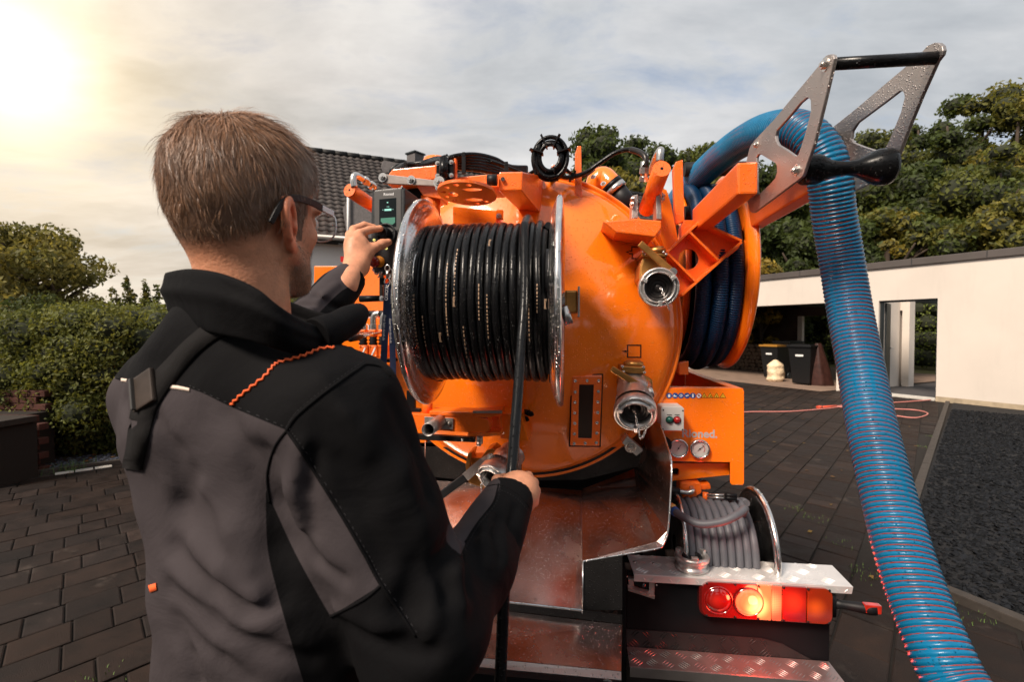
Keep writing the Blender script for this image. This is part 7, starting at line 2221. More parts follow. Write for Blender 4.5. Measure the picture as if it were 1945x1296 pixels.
# ================================================================== PERSON
M['skin'] = mk('skin', (0.60, 0.265, 0.150), rough=0.46, var=(55, 0.2, 9), bump=(300, 0.5, 0.0016), sss=0.12, attr='tint', rvar=.08)
M['hair'] = mk('hair', (1, 1, 1), rough=0.42, attr='tint', spec=0.5)
M['scalp'] = mk('scalp', (0.15, 0.080, 0.048), rough=0.8, var=(60, 0.3))
def fabric(name, base):
    m = mk(name, base, rough=0.82, var=(5, 0.08, 6), spec=0.14)
    nt = m.node_tree; N, L = nt.nodes.new, nt.links.new; b = nt.nodes['Principled BSDF']
    tc = N('ShaderNodeTexCoord')
    n1 = N('ShaderNodeTexNoise'); n1.inputs['Scale'].default_value = 900; n1.inputs['Detail'].default_value = 2
    L(tc.outputs['Object'], n1.inputs['Vector'])
    n2 = N('ShaderNodeTexNoise'); n2.inputs['Scale'].default_value = 8; n2.inputs['Detail'].default_value = 6; n2.inputs['Distortion'].default_value = .8
    L(tc.outputs['Object'], n2.inputs['Vector'])
    b1 = N('ShaderNodeBump'); b1.inputs['Strength'].default_value = .35; b1.inputs['Distance'].default_value = .0006; L(n1.outputs[0], b1.inputs['Height'])
    b2 = N('ShaderNodeBump'); b2.inputs['Strength'].default_value = .5; b2.inputs['Distance'].default_value = .014; L(n2.outputs[0], b2.inputs['Height']); L(b1.outputs[0], b2.inputs['Normal'])
    L(b2.outputs[0], b.inputs['Normal']); return m
M['cloth_black'] = fabric('black_softshell', (0.0034, 0.0032, 0.0038))
M['cloth_grey'] = fabric('grey_softshell', (0.058, 0.049, 0.050))
def two_tone():
    m = fabric('softshell_jacket', (0.0034, 0.0032, 0.0038)); nt = m.node_tree; N, L = nt.nodes.new, nt.links.new; b = nt.nodes['Principled BSDF']
    old = b.inputs['Base Color'].links[0].from_socket
    a = N('ShaderNodeAttribute'); a.attribute_name = 'panel'
    st = N('ShaderNodeMapRange'); st.inputs[1].default_value = -.6; st.inputs[2].default_value = .6; L(a.outputs['Fac'], st.inputs[0])
    sc_ = N('ShaderNodeVectorMath'); sc_.operation = 'MULTIPLY'; sc_.inputs[1].default_value = (14.0, 12.4, 11.2); L(old, sc_.inputs[0])
    mx = N('ShaderNodeMix'); mx.data_type = 'RGBA'; L(st.outputs[0], mx.inputs[0]); L(old, mx.inputs[6]); L(sc_.outputs[0], mx.inputs[7]); L(mx.outputs[2], b.inputs['Base Color'])
    return m
M['jacket'] = two_tone()
M['thread'] = mk('thread', (.022, .021, .024), rough=.8)
M['cloth_trim'] = mk('orange_piping', (0.85, 0.13, 0.03), rough=0.6)
M['reflective'] = mk('reflective_tab', (0.75, 0.60, 0.50), rough=0.45)
M['strap'] = fabric('black_webbing', (0.011, 0.010, 0.010))

PERSON = thing('person', 'man in black and grey work jacket turning a knob and holding the hose', 'person', (-.40, .70, 0))
def PP(name, mb, mat, parent=None, **k):
    o = mb.build(name, mat, parent or PERSON, **k)
    if parent is None: o.data.transform(Matrix.Translation((.40, -.70, 0)))
    return o
def pmesh(name, Vv, Q, mats, parent=None, mat_idx=None, smooth=True):
    if parent is None or True: Vv = Vv - np.array([-.40, .70, 0])
    return np_mesh(name, Vv, Q, mats, parent or PERSON, mat_idx, smooth)
# parts of parts share the person's frame too
def PS(name, mb, mat, parent, **k):
    o = mb.build(name, mat, parent, **k); o.data.transform(Matrix.Translation((.40, -.70, 0))); return o

# ---- head frame: x to his right, y the way he faces, z up
HO = np.array([-.345, .668, 1.640]); PSI = R(19); HS = .96
HR = np.array([[math.cos(PSI), -math.sin(PSI), 0], [math.sin(PSI), math.cos(PSI), 0], [0, 0, 1]])   # rows: R, F, U
FK = 1.16
def to_h(p): return ((p - HO) @ HR.T) / HS
def from_h(q): return HO + (np.asarray(q, float) * HS) @ HR
def head_sdf(p):
    q = to_h(p)
    q[:, 1] = np.where(q[:, 1] > 0, q[:, 1] * FK, q[:, 1])
    d = s_ell(q, (0, -.014, .046), (.0765, .101, .088))
    d = smin(d, s_ell(q, (0, .012, .070), (.068, .088, .066)), .02)
    d = smin(d, s_ell(q, (0, -.042, .008), (.062, .062, .062)), .025)
    d = smin(d, s_cap(q, (0, -.026, -.02), (0, -.012, -.17), .054, .054), .03)       # neck
    d = smin(d, s_cap(q, (.034, -.012, -.05), (.020, .012, -.15), .020, .022), .03)   # neck muscles
    d = smin(d, s_cap(q, (-.034, -.012, -.05), (-.020, .012, -.15), .020, .022), .03)
    d = smin(d, s_ell(q, (0, .042, -.012), (.0565, .056, .072)), .022)                 # face
    d = smin(d, s_ell(q, (0, .050, -.062), (.043, .044, .036)), .022)                 # jaw
    for sx in (-1, 1):
        d = smin(d, s_cap(q, (sx * .060, .004, -.040), (sx * .022, .082, -.082), .013, .012), .02)   # jaw line
        d = smin(d, s_ell(q, (sx * .040, .066, -.010), (.016, .016, .014)), .018)    # cheekbone
        d = smin(d, s_ell(q, (sx * .030, .090, .030), (.022, .010, .008)), .014)     # brow
        d = smax(d, -s_ell(q, (sx * .032, .104, .012), (.015, .012, .010)), .012)    # eye socket
        d = smin(d, s_ell(q, (sx * .032, .086, .012), (.0125, .0125, .0115)), .003)  # eyeball under lids
    d = smin(d, s_ell(q, (0, .088, -.083), (.018, .014, .014)), .015)                # chin
    d = smin(d, s_cap(q, (0, .094, .020), (0, .116, -.022), .007, .0115), .010)      # nose
    for sx in (-1, 1): d = smin(d, s_ell(q, (sx * .011, .107, -.027), (.008, .010, .007)), .006)
    d = smin(d, s_ell(q, (0, .097, -.048), (.022, .008, .006)), .006)
    d = smin(d, s_ell(q, (0, .095, -.058), (.019, .009, .006)), .005)
    d = smax(d, -s_cap(q, (-.020, .108, -.053), (.020, .108, -.053), .0022, .0022), .003)
    # ears
    for sx in (-1, 1):
        th = R(24) * sx
        c, s = math.cos(th), math.sin(th)
        tl = R(10)
        e = q - np.array([sx * .0785, -.015, -.008])
        # ear axes: u along the ear plate (back), v up, w out
        uz = np.array([sx * math.sin(R(26)), -math.cos(R(26)), 0]); wz = np.array([sx * math.cos(R(26)), math.sin(R(26)), 0])
        u = e @ uz; w = e @ wz; v = e[:, 2]
        u2 = u * math.cos(tl) - v * math.sin(tl); v2 = u * math.sin(tl) + v * math.cos(tl)
        half = .0165 + .0045 * np.clip(v2 / .03, -1, 1)
        rr = np.sqrt((u2 / half) ** 2 + (v2 / .0325) ** 2)
        plate = np.maximum(np.abs(w + .004 - .10 * np.clip(u2, -.02, .03)) - .0035, (rr - 1) * .016)
        bowl = np.maximum(np.abs(w - .001) - .006, (np.sqrt(((u2 + .003) / (half * .66)) ** 2 + ((v2 + .003) / .021) ** 2) - 1) * .010)
        rim = np.sqrt(((rr - 1) * .016 + .0022) ** 2 + (w - .002) ** 2) - .0036
        rim = np.where(v2 < -.022, rim + .002, rim)
        ear = smin(plate, rim, .003)
        ear = smax(ear, -np.maximum(bowl, -(w - .0015) - .003), .003)
        lobe = s_ell(np.stack([u2, v2, w], 1), (-.004, -.029, .000), (.0085, .0085, .0045))
        anti = s_cap(np.stack([u2, v2, w], 1), (.006, .012, .002), (.002, -.018, .002), .0028, .0028)
        tragus = s_ell(np.stack([u2, v2, w], 1), (-.0125, -.004, .002), (.004, .006, .004))
        ear = smin(ear, lobe, .005); ear = smin(ear, anti, .003); ear = smin(ear, tragus, .004)
        d = smin(d, ear, .005)
    return d * HS

# ---- right hand: fist round the hose
def hose_x(z): return None
def fist_sdf(p):
    K = [W(1000, 911, .895), W(1010, 923, .892), W(1014, 938, .886), W(1012, 953, .878)]
    wr = W(968, 975, .820)
    pc = W(984, 936, .862)
    d = s_cap(p, wr, W(978, 948, .850), .027, .030)
    d = smin(d, s_ell(p, pc, (.038, .030, .038)), .016)
    hx = W(969, 920, .885)
    for i, k in enumerate(K):
        d = smin(d, s_cap(p, W(975, 955, .845), k, .013, .0112), .006)
        z = k.z; a = Vector(k); r0 = [.0092, .0096, .0092, .0080][i]
        b = a + Vector((.004, .030 - i * .002, -.004)); c = Vector((hx.x + .004, b.y + .012 - i * .001, z - .006)); e = Vector((hx.x - .022 + i * .002, c.y - .012, z - .008))
        g = s_cap(p, a, b, r0 * 1.05, r0); g = smin(g, s_cap(p, b, c, r0, r0 * .95), .004); g = smin(g, s_cap(p, c, e, r0 * .93, r0 * .8), .004)
        d = smin(d, g, .0035)
    # thumb on the left side of the hose
    t0, t1, t2, t3 = W(962, 948, .848), W(944, 930, .862), W(945, 914, .884), W(958, 908, .905)
    g = s_cap(p, t0, t1, .015, .0125); g = smin(g, s_cap(p, t1, t2, .0115, .0105), .005); g = smin(g, s_cap(p, t2, t3, .0103, .0085), .005)
    d = smin(d, g, .010)
    return d
# ---- left hand: thumb and fingers on the knob
def lhand_sdf(p):
    wr0, wr = W(655, 545, 1.10), W(676, 508, 1.165)
    d = s_cap(p, wr0, wr, .027, .025)
    pal = W(680, 472, 1.200)
    d = smin(d, s_cap(p, W(672, 505, 1.165), W(671, 466, 1.195), .022, .021), .015)
    d = smin(d, s_cap(p, W(684, 505, 1.170), W(690, 478, 1.20), .021, .019), .014)
    d = smin(d, s_ell(p, pal, (.028, .024, .036)), .014)
    def chain_(pts, rs, k=.003):
        g = None
        for i in range(len(pts) - 1):
            e = s_cap(p, pts[i], pts[i + 1], rs[i], rs[i + 1]); g = e if g is None else smin(g, e, k)
        return g
    fing = [
        ([W(676, 458, 1.19), W(683, 444, 1.205), W(701, 437, 1.225), W(722, 434, 1.238)], [.0125, .0108, .0092, .0080]),        # index
        ([W(668, 452, 1.20), W(672, 437, 1.225), W(692, 428, 1.252), W(710, 432, 1.262)], [.0122, .0108, .0092, .0080]),        # middle
        ([W(663, 460, 1.205), W(664, 446, 1.232), W(680, 440, 1.262), W(694, 450, 1.266)], [.0115, .0100, .0088, .0078]),        # ring
        ([W(661, 472, 1.205), W(662, 462, 1.230), W(676, 456, 1.252), W(688, 464, 1.252)], [.0105, .0090, .0080, .0070])]        # little
    for pts, rs in fing: d = smin(d, chain_(pts, rs), .0055)
    th = [W(684, 500, 1.175), W(697, 482, 1.195), W(712, 470, 1.212), W(726, 464, 1.228), W(738, 460, 1.238)]
    g = chain_(th, [.0165, .0135, .0112, .0116, .0088], .006)
    d = smin(d, g, .010)
    return d
def body_sdf(p):
    # plain body under the clothes
    d = s_cap(p, W(430, 640, .68), W(470, 1000, .72), .07, .085)
    d = smin(d, s_cap(p, W(420, 800, .74), W(490, 1300, .74), .08, .085), .06)
    d = smin(d, s_cap(p, W(570, 820, .68), W(560, 1300, .74), .085, .10), .06)
    d = smin(d, s_cap(p, SH_L, SH_R, .05, .05), .05)
    for a, b, c, r in ((SH_R, EL_R, WR_R, .042), (SH_L, EL_L, WR_L, .042)):
        d = smin(d, s_cap(p, a, b, r * 1.05, r * .9), .03); d = smin(d, s_cap(p, b, c, r * .9, .026), .015)
    for hip, kn, an in LEGS:
        d = smin(d, s_cap(p, hip, kn, .085, .058), .05); d = smin(d, s_cap(p, kn, an, .056, .040), .02)
    return d
SH_R = V3(W(640, 792, .61)); EL_R = V3(W(800, 1196, .60)); WR_R = V3(W(966, 955, .83))
SH_L = V3(W(320, 752, .77)); EL_L = V3(W(505, 700, .93)); WR_L = V3(W(664, 534, 1.13))
PELV = np.array([-.32, .74, .98])
_fx = np.array([math.cos(R(16)), -math.sin(R(16)), 0]); _fy = np.array([math.sin(R(16)), math.cos(R(16)), 0])
LEGS = []
for sx in (-1, 1):
    hip = PELV + _fx * sx * .095; kn = PELV + _fx * sx * .12 + _fy * .03; kn[2] = .52; an = PELV + _fx * sx * .13 + _fy * -.01; an[2] = .10
    LEGS.append((hip, kn, an))

def build_body():
    Vh, Qh = surface_net(head_sdf, HO + [-.14, -.15, -.20], HO + [.14, .17, .15], .0023)
    Vh = relax(Vh, Qh, 1, .4)
    fc = Vector(W(985, 930, .87)); Vf, Qf = surface_net(fist_sdf, V3(fc) - .09, V3(fc) + .09, .0018); Vf = relax(Vf, Qf, 1, .4)
    lc = V3(W(690, 480, 1.19)); Vl, Ql = surface_net(lhand_sdf, lc - .12, lc + .12, .0018); Vl = relax(Vl, Ql, 1, .4)
    Vb, Qb = surface_net(body_sdf, [-.85, .35, .06], [.15, 1.3, 1.52], .011); Vb = relax(Vb, Qb, 1)
    # head cut below the collar joins the body mesh
    n1, n2, n3 = len(Vh), len(Vh) + len(Vf), len(Vh) + len(Vf) + len(Vl)
    Vv = np.concatenate([Vh, Vf, Vl, Vb]); Q = np.concatenate([Qh, Qf + n1, Ql + n2, Qb + n3])
    q = to_h(Vh)
    # scalp region
    def scalp(q):
        ax, y, z = np.abs(q[:, 0]), q[:, 1], q[:, 2]
        top = z > .062 + np.clip(y - .04, 0, 1) * .55
        side = (y < .030) & (z > .012 + np.clip(y + .02, 0, 1) * .3) & (ax > .03)
        burn = (y > .004) & (y < .030) & (z > -.022) & (ax > .05)
        back = (y < -.026 - np.clip(.01 - z, 0, .05) * .35) & (z > -.046 + np.clip(y + .06, -.1, .06) * .5)
        m = (top | side | back | burn)
        ear = (np.abs(q[:, 0]) > .0765) & (np.abs(q[:, 1] + .016) < .030) & (z < .030) & (z > -.047)
        return m & ~ear
    fcq = Vv[Q[:len(Qh)]].mean(1); qq = to_h(fcq)
    mi = np.zeros(len(Q), int); sc_ = scalp(qq - np.array([0, 0, .010])); 
    o = pmesh('body', Vv, Q, [M['skin']], None, mi)
    # skin colour varies: redder ears, cheeks and knuckles, grey stubble shadow along the jaw
    t = np.ones((len(Q), 3))
    ear = (np.abs(qq[:, 0]) > .073) & (np.abs(qq[:, 1] + .012) < .030) & (qq[:, 2] > -.052) & (qq[:, 2] < .033)
    t[:len(Qh)][ear] *= (1.12, .86, .80)
    jaw = np.clip(1 - np.abs(qq[:, 2] + .062) / .045, 0, 1) * np.clip((qq[:, 1] + .005) / .02, 0, 1)
    t[:len(Qh)] *= 1 - jaw[:, None] * np.array([.38, .30, .24])
    fz = np.clip((qq[:, 2] - (-.046 - np.clip(qq[:, 1] + .06, -.1, .06) * -.5)) / .030, 0, 1)
    fz = np.where(qq[:, 1] < .0, fz, 1.0) * scalp(qq)
    t[:len(Qh)] = t[:len(Qh)] * (1 - fz[:, None]) + np.array([.24, .30, .34]) * fz[:, None]
    face_color(o, t)
    return o, Vh, Qh, scalp
BODY, HV, HQ, SCALP = build_body()

def build_hair():
    P4 = HV[HQ]; c = P4.mean(1); q = to_h(c)
    nrm = np.cross(P4[:, 2] - P4[:, 0], P4[:, 3] - P4[:, 1]); area = np.linalg.norm(nrm, axis=1); nrm /= area[:, None]
    out = c - from_h((0, -.01, .04)); flip = (nrm * out).sum(1) < 0; nrm[flip] *= -1
    m = SCALP(q)
    m2 = SCALP(q + rng.normal(0, 1, q.shape) * np.where(q[:, 2:3] < 0, .0085, .0022))
    ids = np.where(m2)[0]; pr = area[ids] / area[ids].sum()
    n = 68000
    f = rng.choice(ids, n, p=pr)
    uv = rng.uniform(0, 1, (n, 2))
    A = P4[f]; p = (A[:, 0] * (1 - uv[:, :1]) + A[:, 1] * uv[:, :1]) * (1 - uv[:, 1:]) + (A[:, 3] * (1 - uv[:, :1]) + A[:, 2] * uv[:, :1]) * uv[:, 1:]
    p = p[:]; qh = to_h(p); N = nrm[f] @ HR.T                       # in the head frame
    N = N / np.linalg.norm(N, axis=1)[:, None]
    crown = np.array([.012, -.052, .118])
    g = qh - crown; g /= np.linalg.norm(g, axis=1)[:, None] + 1e-6
    z = qh[:, 2]; y = qh[:, 1]; x = qh[:, 0]
    down = np.stack([np.zeros(n), np.where(y > -.02, .25, -.05), -np.ones(n)], 1)
    wd = np.clip((.095 - z) / .06, 0, 1)[:, None]
    side = np.stack([.45 * np.ones(n), np.zeros(n), np.zeros(n)], 1) * (1 - wd)       # top is brushed a little to his right
    flow = g * (1 - wd) + down * wd + side * .8
    # locks: low frequency waviness so strands fall in clumps
    s1 = np.sin(qh[:, 0] * 95 + qh[:, 2] * 60 + 2 * np.sin(qh[:, 1] * 70)); s2 = np.sin(qh[:, 1] * 110 - qh[:, 2] * 80 + 1.3 + 2 * np.sin(qh[:, 0] * 60))
    tang = np.cross(N, flow)
    flow = flow + tang * (.34 * s1 + .22 * s2)[:, None] + rng.normal(0, .17, (n, 3))
    flow -= N * (flow * N).sum(1)[:, None]; flow /= np.linalg.norm(flow, axis=1)[:, None]
    L = .010 + .017 * np.clip((z - .0) / .09, 0, 1) + .006 * np.clip((z + .05) / .05, 0, 1)
    L *= rng.uniform(.6, 1.15, n)
    keepp = np.where(y < .0, np.clip((z + .052 - np.clip(y + .06, -.1, .06) * .5) / .030, .10, 1), 1); L *= .45 + .55 * keepp
    L = np.where(rng.uniform(0, 1, n) > keepp, .0015, L)
    L = np.where((z < -.035), np.minimum(L, .007 * rng.uniform(.4, 1.3, n)), L)
    lift = (.26 + .30 * rng.uniform(0, 1, n) ** 3 + .12 * s2 + .15 * np.clip((z - .09) / .04, 0, 1))[:, None]
    # stray hairs, more of them on the crown
    fly = rng.uniform(0, 1, n) < .02 + .03 * (z > .10); lift[fly] += rng.uniform(.2, .8, (fly.sum(), 1)); L[fly] *= 1.25
    segs = 4; pts = [qh - N * .002]; d = N * lift + flow; d /= np.linalg.norm(d, axis=1)[:, None]
    for k in range(segs):
        pts.append(pts[-1] + d * (L / segs)[:, None])
        rad = pts[-1] - np.array([0, -.012, .04]); rad /= np.linalg.norm(rad, axis=1)[:, None]
        d = d - rad * (d * rad).sum(1)[:, None] * .55 + np.array([0, 0, -.10]) * (1 - .5 * (z > .09))[:, None]
        d /= np.linalg.norm(d, axis=1)[:, None]
    pts = np.stack(pts, 1)
    tdir = np.gradient(pts, axis=1)
    wv = np.cross(tdir, N[:, None, :] + rng.normal(0, .35, (n, 1, 3))); wv /= np.linalg.norm(wv, axis=2)[:, :, None] + 1e-9
    wid = np.array([.00024, .00027, .00024, .00017, .00005])[None, :, None] * rng.uniform(.8, 1.4, (n, 1, 1))
    a = pts - wv * wid; b = pts + wv * wid
    Vv = np.stack([a, b], 2).reshape(n, -1, 3)
    base = np.arange(n)[:, None, None] * (segs + 1) * 2
    k = np.arange(segs)[None, :, None] * 2
    Fc = base + k + np.array([0, 1, 3, 2])[None, None, :]
    Vw = from_h(Vv.reshape(-1, 3))
    o = pmesh('hair', Vw, Fc.reshape(-1, 4), M['hair'], BODY, smooth=True)
    cl = np.array([.33, .155, .070]); gr = np.array([.36, .26, .20]); dk = np.array([.085, .042, .022])
    mixg = np.clip(rng.normal(.18, .24, n) + .5 * ((np.abs(x) > .06) & (y > 0)) + .25 * np.clip((y - .03) / .06, 0, 1), 0, 1)[:, None]
    mixd = np.clip(rng.normal(.30, .28, n) + .12 * s1 + .25 * wd[:, 0], 0, .9)[:, None]
    col = (cl * (1 - mixd) + dk * mixd) * (1 - mixg) + gr * mixg
    face_color(o, np.repeat(col, segs, 0))
    # stubble and brows
    mm = (~m) & (q[:, 2] < -.030 + .0 * q[:, 0]) & (q[:, 2] > -.100) & (q[:, 1] > .012) & (np.abs(q[:, 0]) < .074)
    mm |= (~m) & (np.abs(q[:, 2] - .034) < .005) & (q[:, 1] > .07) & (np.abs(q[:, 0]) > .014) & (np.abs(q[:, 0]) < .046)
    ids = np.where(mm)[0]; n = 7000; f = rng.choice(ids, n); cc = c[f] + rng.normal(0, .0007, (n, 3)); N2 = nrm[f]
    dd = N2 * .5 + np.array([0, 0, -.9]) + rng.normal(0, .3, (n, 3)); dd /= np.linalg.norm(dd, axis=1)[:, None]
    wv = np.cross(dd, rng.normal(size=(n, 3))); wv /= np.linalg.norm(wv, axis=1)[:, None]; wv *= .00014
    Ln = rng.uniform(.0015, .0035, (n, 1))
    Vv = np.stack([cc - wv, cc + wv, cc + dd * Ln + wv * .4, cc + dd * Ln - wv * .4], 1)
    o = pmesh('stubble', Vv.reshape(-1, 3), np.arange(n * 4).reshape(-1, 4), M['hair'], BODY)
    face_color(o, np.array([.26, .20, .16]) * rng.uniform(.4, 1.5, (n, 1)))
build_hair()

def details_on_body():
    # eyes
    for sx in (-1, 1):
        c = from_h((sx * .032, .0885 / FK, .012)); mb = MB()
        mb.lathe([(0, .0116)] + [(.0116 * math.sin(a), .0116 * math.cos(a)) for a in [PI * k / 14 for k in range(1, 14)]] + [(0, -.0116)], Vector(c), Vector(from_h((0, 1, 0)) - HO), 20)
        PS('eye', mb, mk('eye_white', (.75, .72, .68), rough=.1), BODY)
        mb = MB(); mb.lathe([(0, .0121), (.0022, .0120), (.0055, .0104)], Vector(c), Vector(from_h((0, 1, 0)) - HO), 20); PS('iris', mb, mk('iris', (.05, .08, .10), rough=.08), BODY)
    # glasses
    g = empty('glasses', parent=PERSON)
    fr = mk('glasses_frame', (.006, .006, .007), rough=.4, spec=.3); cl = mk('clear_frame', (.85, .85, .85), rough=.12, spec=.8)
    def H(x, y, z): return Vector(from_h((x, y / FK if y > 0 else y, z)))
    for sx in (-1, 1):
        mb = MB(); pts = smooth_path([H(sx * .0800, -.048, -.014), H(sx * .0835, -.040, .004), H(sx * .0835, -.026, .019), H(sx * .0800, .000, .028), H(sx * .0745, .038, .030), H(sx * .0700, .066, .029)], 5)
        vs = []; fs = []
        for k, p in enumerate(pts):
            t = (pts[min(k + 1, len(pts) - 1)] - pts[max(k - 1, 0)]).normalized(); o_ = Vector(from_h((sx, 0, 0)) - HO); u = t.cross(o_).normalized()
            hh = .0036 + .0014 * k / len(pts); ww = .0015
            vs += [p + u * hh + o_ * ww, p - u * hh + o_ * ww, p - u * hh - o_ * ww, p + u * hh - o_ * ww]
        for k in range(len(pts) - 1):
            for q in range(4): fs.append((k * 4 + q, k * 4 + (q + 1) % 4, k * 4 + 4 + (q + 1) % 4, k * 4 + 4 + q))
        fs += [(3, 2, 1, 0), tuple((len(pts) - 1) * 4 + k for k in range(4))]
        mb.add(vs, fs); PS('temple_arm', mb, fr, g, bevel=.0006)
        mb = MB(); mb.beam(H(sx * .0700, .066, .029), H(sx * .066, .100, .027), .004, .008); PS('hinge', mb, cl, g, bevel=.0008)
        # lens with thin rim
        c = H(sx * .040, .114, .010); ux = (Vector(from_h((1, -.28 * sx, 0)) - HO)).normalized(); uz = Vector((0, 0, 1))
        loop = []
        for k in range(32):
            a = 2 * PI * k / 32; ca, sa = math.cos(a), math.sin(a)
            loop.append(c + ux * (.028 * abs(ca) ** .75 * (1 if ca > 0 else -1)) + uz * (.020 * abs(sa) ** .75 * (1 if sa > 0 else -1)))
        nn = ux.cross(uz).normalized()
        mb = MB(); mb.prism(loop, nn * .0016); PS('lens', mb, mk('lens_glass', (1, 1, 1), rough=.02, trans=1, ior=1.25), g)
        mb = MB(); mb.tube(loop, .0013, 8, closed=True); PS('rim', mb, cl, g)
    mb = MB(); mb.tube(smooth_path([H(-.012, .122, .010), H(0, .126, .013), H(.012, .122, .010)], 4), .0013, 8); PS('bridge', mb, fr, g)
    # nails of the left hand
    nail = mk('nail', (.62, .36, .26), rough=.25, coat=.4)
    for (c, r, nd) in ((W(735.5, 458.0, 1.229), (.0052, .0046), (.25, -.9, .35)),):
        mb = MB(); n = Vector(nd).normalized(); mb.lathe([(0, .0011), (r[0] * .6, .0008), (r[0], 0), (r[0] * .9, -.001)], Vector(c), n, 16); PS('thumb_nail', mb, nail, BODY)
details_on_body()

# ---- jacket
def jacket_core(p):
    d = s_cap(p, W(405, 815, .725), W(462, 1060, .70), .112, .098)
    d = smin(d, s_cap(p, W(462, 1060, .70), W(455, 1450, .72), .098, .120), .05)
    d = smin(d, s_cap(p, W(560, 835, .67), W(575, 1080, .67), .112, .105), .07)
    d = smin(d, s_cap(p, W(575, 1080, .67), W(585, 1450, .70), .105, .12), .07)
    d = smin(d, s_cap(p, W(440, 850, .80), W(480, 1400, .80), .10, .10), .07)
    d = smin(d, s_cap(p, W(430, 660, .665), W(450, 760, .68), .075, .10), .06)
    d = smin(d, s_cap(p, W(395, 690, .69), SH_L, .062, .066), .05)
    d = smin(d, s_cap(p, W(500, 700, .64), SH_R, .062, .074), .05)
    # right sleeve
    mid = V3(W(897, 1082, .70))
    s = s_cap(p, SH_R, EL_R, .086, .076)
    s = smin(s, s_cap(p, EL_R, mid, .070, .058), .030)
    s = smin(s, s_cap(p, mid, W(972, 930, .855), .056, .042), .020)
    d = smin(d, s, .028)
    # left sleeve
    s = s_cap(p, SH_L, EL_L, .068, .060)
    s = smin(s, s_cap(p, EL_L, W(670, 522, 1.155), .060, .038), .03)
    d = smin(d, s, .025)
    return d
def fold_spec():
    # (points, radius, blend, push): push < 0 digs a valley, > 0 raises a ridge
    return [
        ([(500, 868), (522, 960), (535, 1040), (540, 1120)], .020, .040, -.010),
        ([(330, 1045), (400, 1120), (462, 1160), (516, 1158)], .013, .028, -.010),
        ([(350, 1010), (420, 1085), (480, 1135), (517, 1166)], .014, .022, .006),
        ([(320, 1120), (400, 1185), (500, 1235), (590, 1255)], .013, .030, -.009),
        ([(335, 1205), (360, 1250), (378, 1300)], .010, .026, -.008),
        ([(395, 930), (440, 1010), (470, 1080)], .016, .035, .005),
        ([(360, 900), (345, 960), (352, 1010)], .014, .03, -.007),
        ([(575, 850), (560, 930), (575, 1000)], .014, .030, .007),
        ([(598, 860), (583, 930), (590, 1010)], .011, .024, -.008),
        ([(640, 880), (690, 970), (730, 1070)], .012, .03, -.006),
        ([(700, 820), (760, 900), (800, 1000)], .016, .04, .005),
        ([(862, 1018), (838, 1070), (845, 1130)], .010, .020, -.011),
        ([(880, 1040), (868, 1090), (880, 1150)], .009, .018, .006),
        ([(905, 1010), (885, 1065), (892, 1120)], .008, .016, -.009),
        ([(925, 985), (915, 1030), (925, 1075)], .008, .016, .006),
        ([(948, 985), (940, 1020), (950, 1060)], .007, .014, -.006),
        ([(790, 1080), (770, 1150), (790, 1230)], .014, .03, -.009),
        ([(830, 1120), (822, 1180), (800, 1230)], .010, .022, .007),
        ([(745, 760), (790, 850), (815, 940)], .010, .02, -.005),
        ([(612, 720), (660, 790), (700, 860)], .012, .02, .004),
        ([(560, 1000), (600, 1060), (650, 1100)], .010, .02, -.006),
        ([(660, 1190), (740, 1230), (820, 1240)], .011, .02, -.007),
        ([(640, 1160), (720, 1190), (800, 1195)], .011, .02, .005),
        ([(300, 800), (330, 860), (340, 920)], .012, .02, -.006),
        ([(430, 790), (470, 860), (490, 930)], .012, .02, -.005),
        ([(980, 965), (970, 1000), (985, 1030)], .007, .02, -.005),
        ([(230, 760), (240, 820), (250, 870)], .010, .02, -.005),
        ([(330, 1180), (420, 1260), (470, 1300)], .010, .02, -.006),
        ([(600, 560), (630, 580), (655, 590)], .008, .018, -.006),
        ([(590, 590), (615, 560), (640, 540)], .008, .018, .004),
    ]
FOLDS = []
for pts, r, k, push in fold_spec():
    q = [trace(jacket_core, *p) for p in pts]
    q = [x for x in q if x is not None]
    for i in range(len(q) - 1): FOLDS.append((q[i], q[i + 1], r, k, push))
def jacket_sdf(p):
    d = jacket_core(p)
    near = np.abs(d) < .05
    if near.any():
        pn = p[near]; dn = d[near]
        for a, b, r, k, push in FOLDS:
            t = np.clip(((pn - a) @ (b - a)) / ((b - a) @ (b - a) + 1e-9), 0, 1)
            dist = np.linalg.norm(pn - a - t[:, None] * (b - a), axis=1)
            dn = dn - 1.5 * push * np.exp(-(dist / (r * .85)) ** 1.6)
        # low soft undulation of loose cloth
        x, y, z = pn[:, 0], pn[:, 1], pn[:, 2]
        dn = dn + .0022 * np.sin(x * 31 + z * 23 + 2 * np.sin(z * 17 + y * 9)) + .0013 * np.sin(x * 57 - z * 61 + y * 40 + 1.7)
        # sleeve ends open just before the hands, hem at the hips
        d[near] = dn
    cr = (V3(W(981, 914, .868)) - V3(W(930, 1010, .76))); cr /= np.linalg.norm(cr)
    d = np.maximum(d, np.where(p[:, 0] > -.10, (p - V3(W(967, 943, .840))) @ cr, -1))
    cl = (V3(W(670, 522, 1.155)) - EL_L); cl /= np.linalg.norm(cl)
    d = np.maximum(d, np.where((p[:, 1] > 1.0), (p - V3(W(668, 524, 1.15))) @ cl, -1))
    # neck opening
    d = np.maximum(d, np.where(p[:, 1] < 1.0, p[:, 2] - 1.545, -1))
    d = np.maximum(d, .86 - p[:, 2])
    # hollow: cloth only a few millimetres thick at the cuffs
    return d
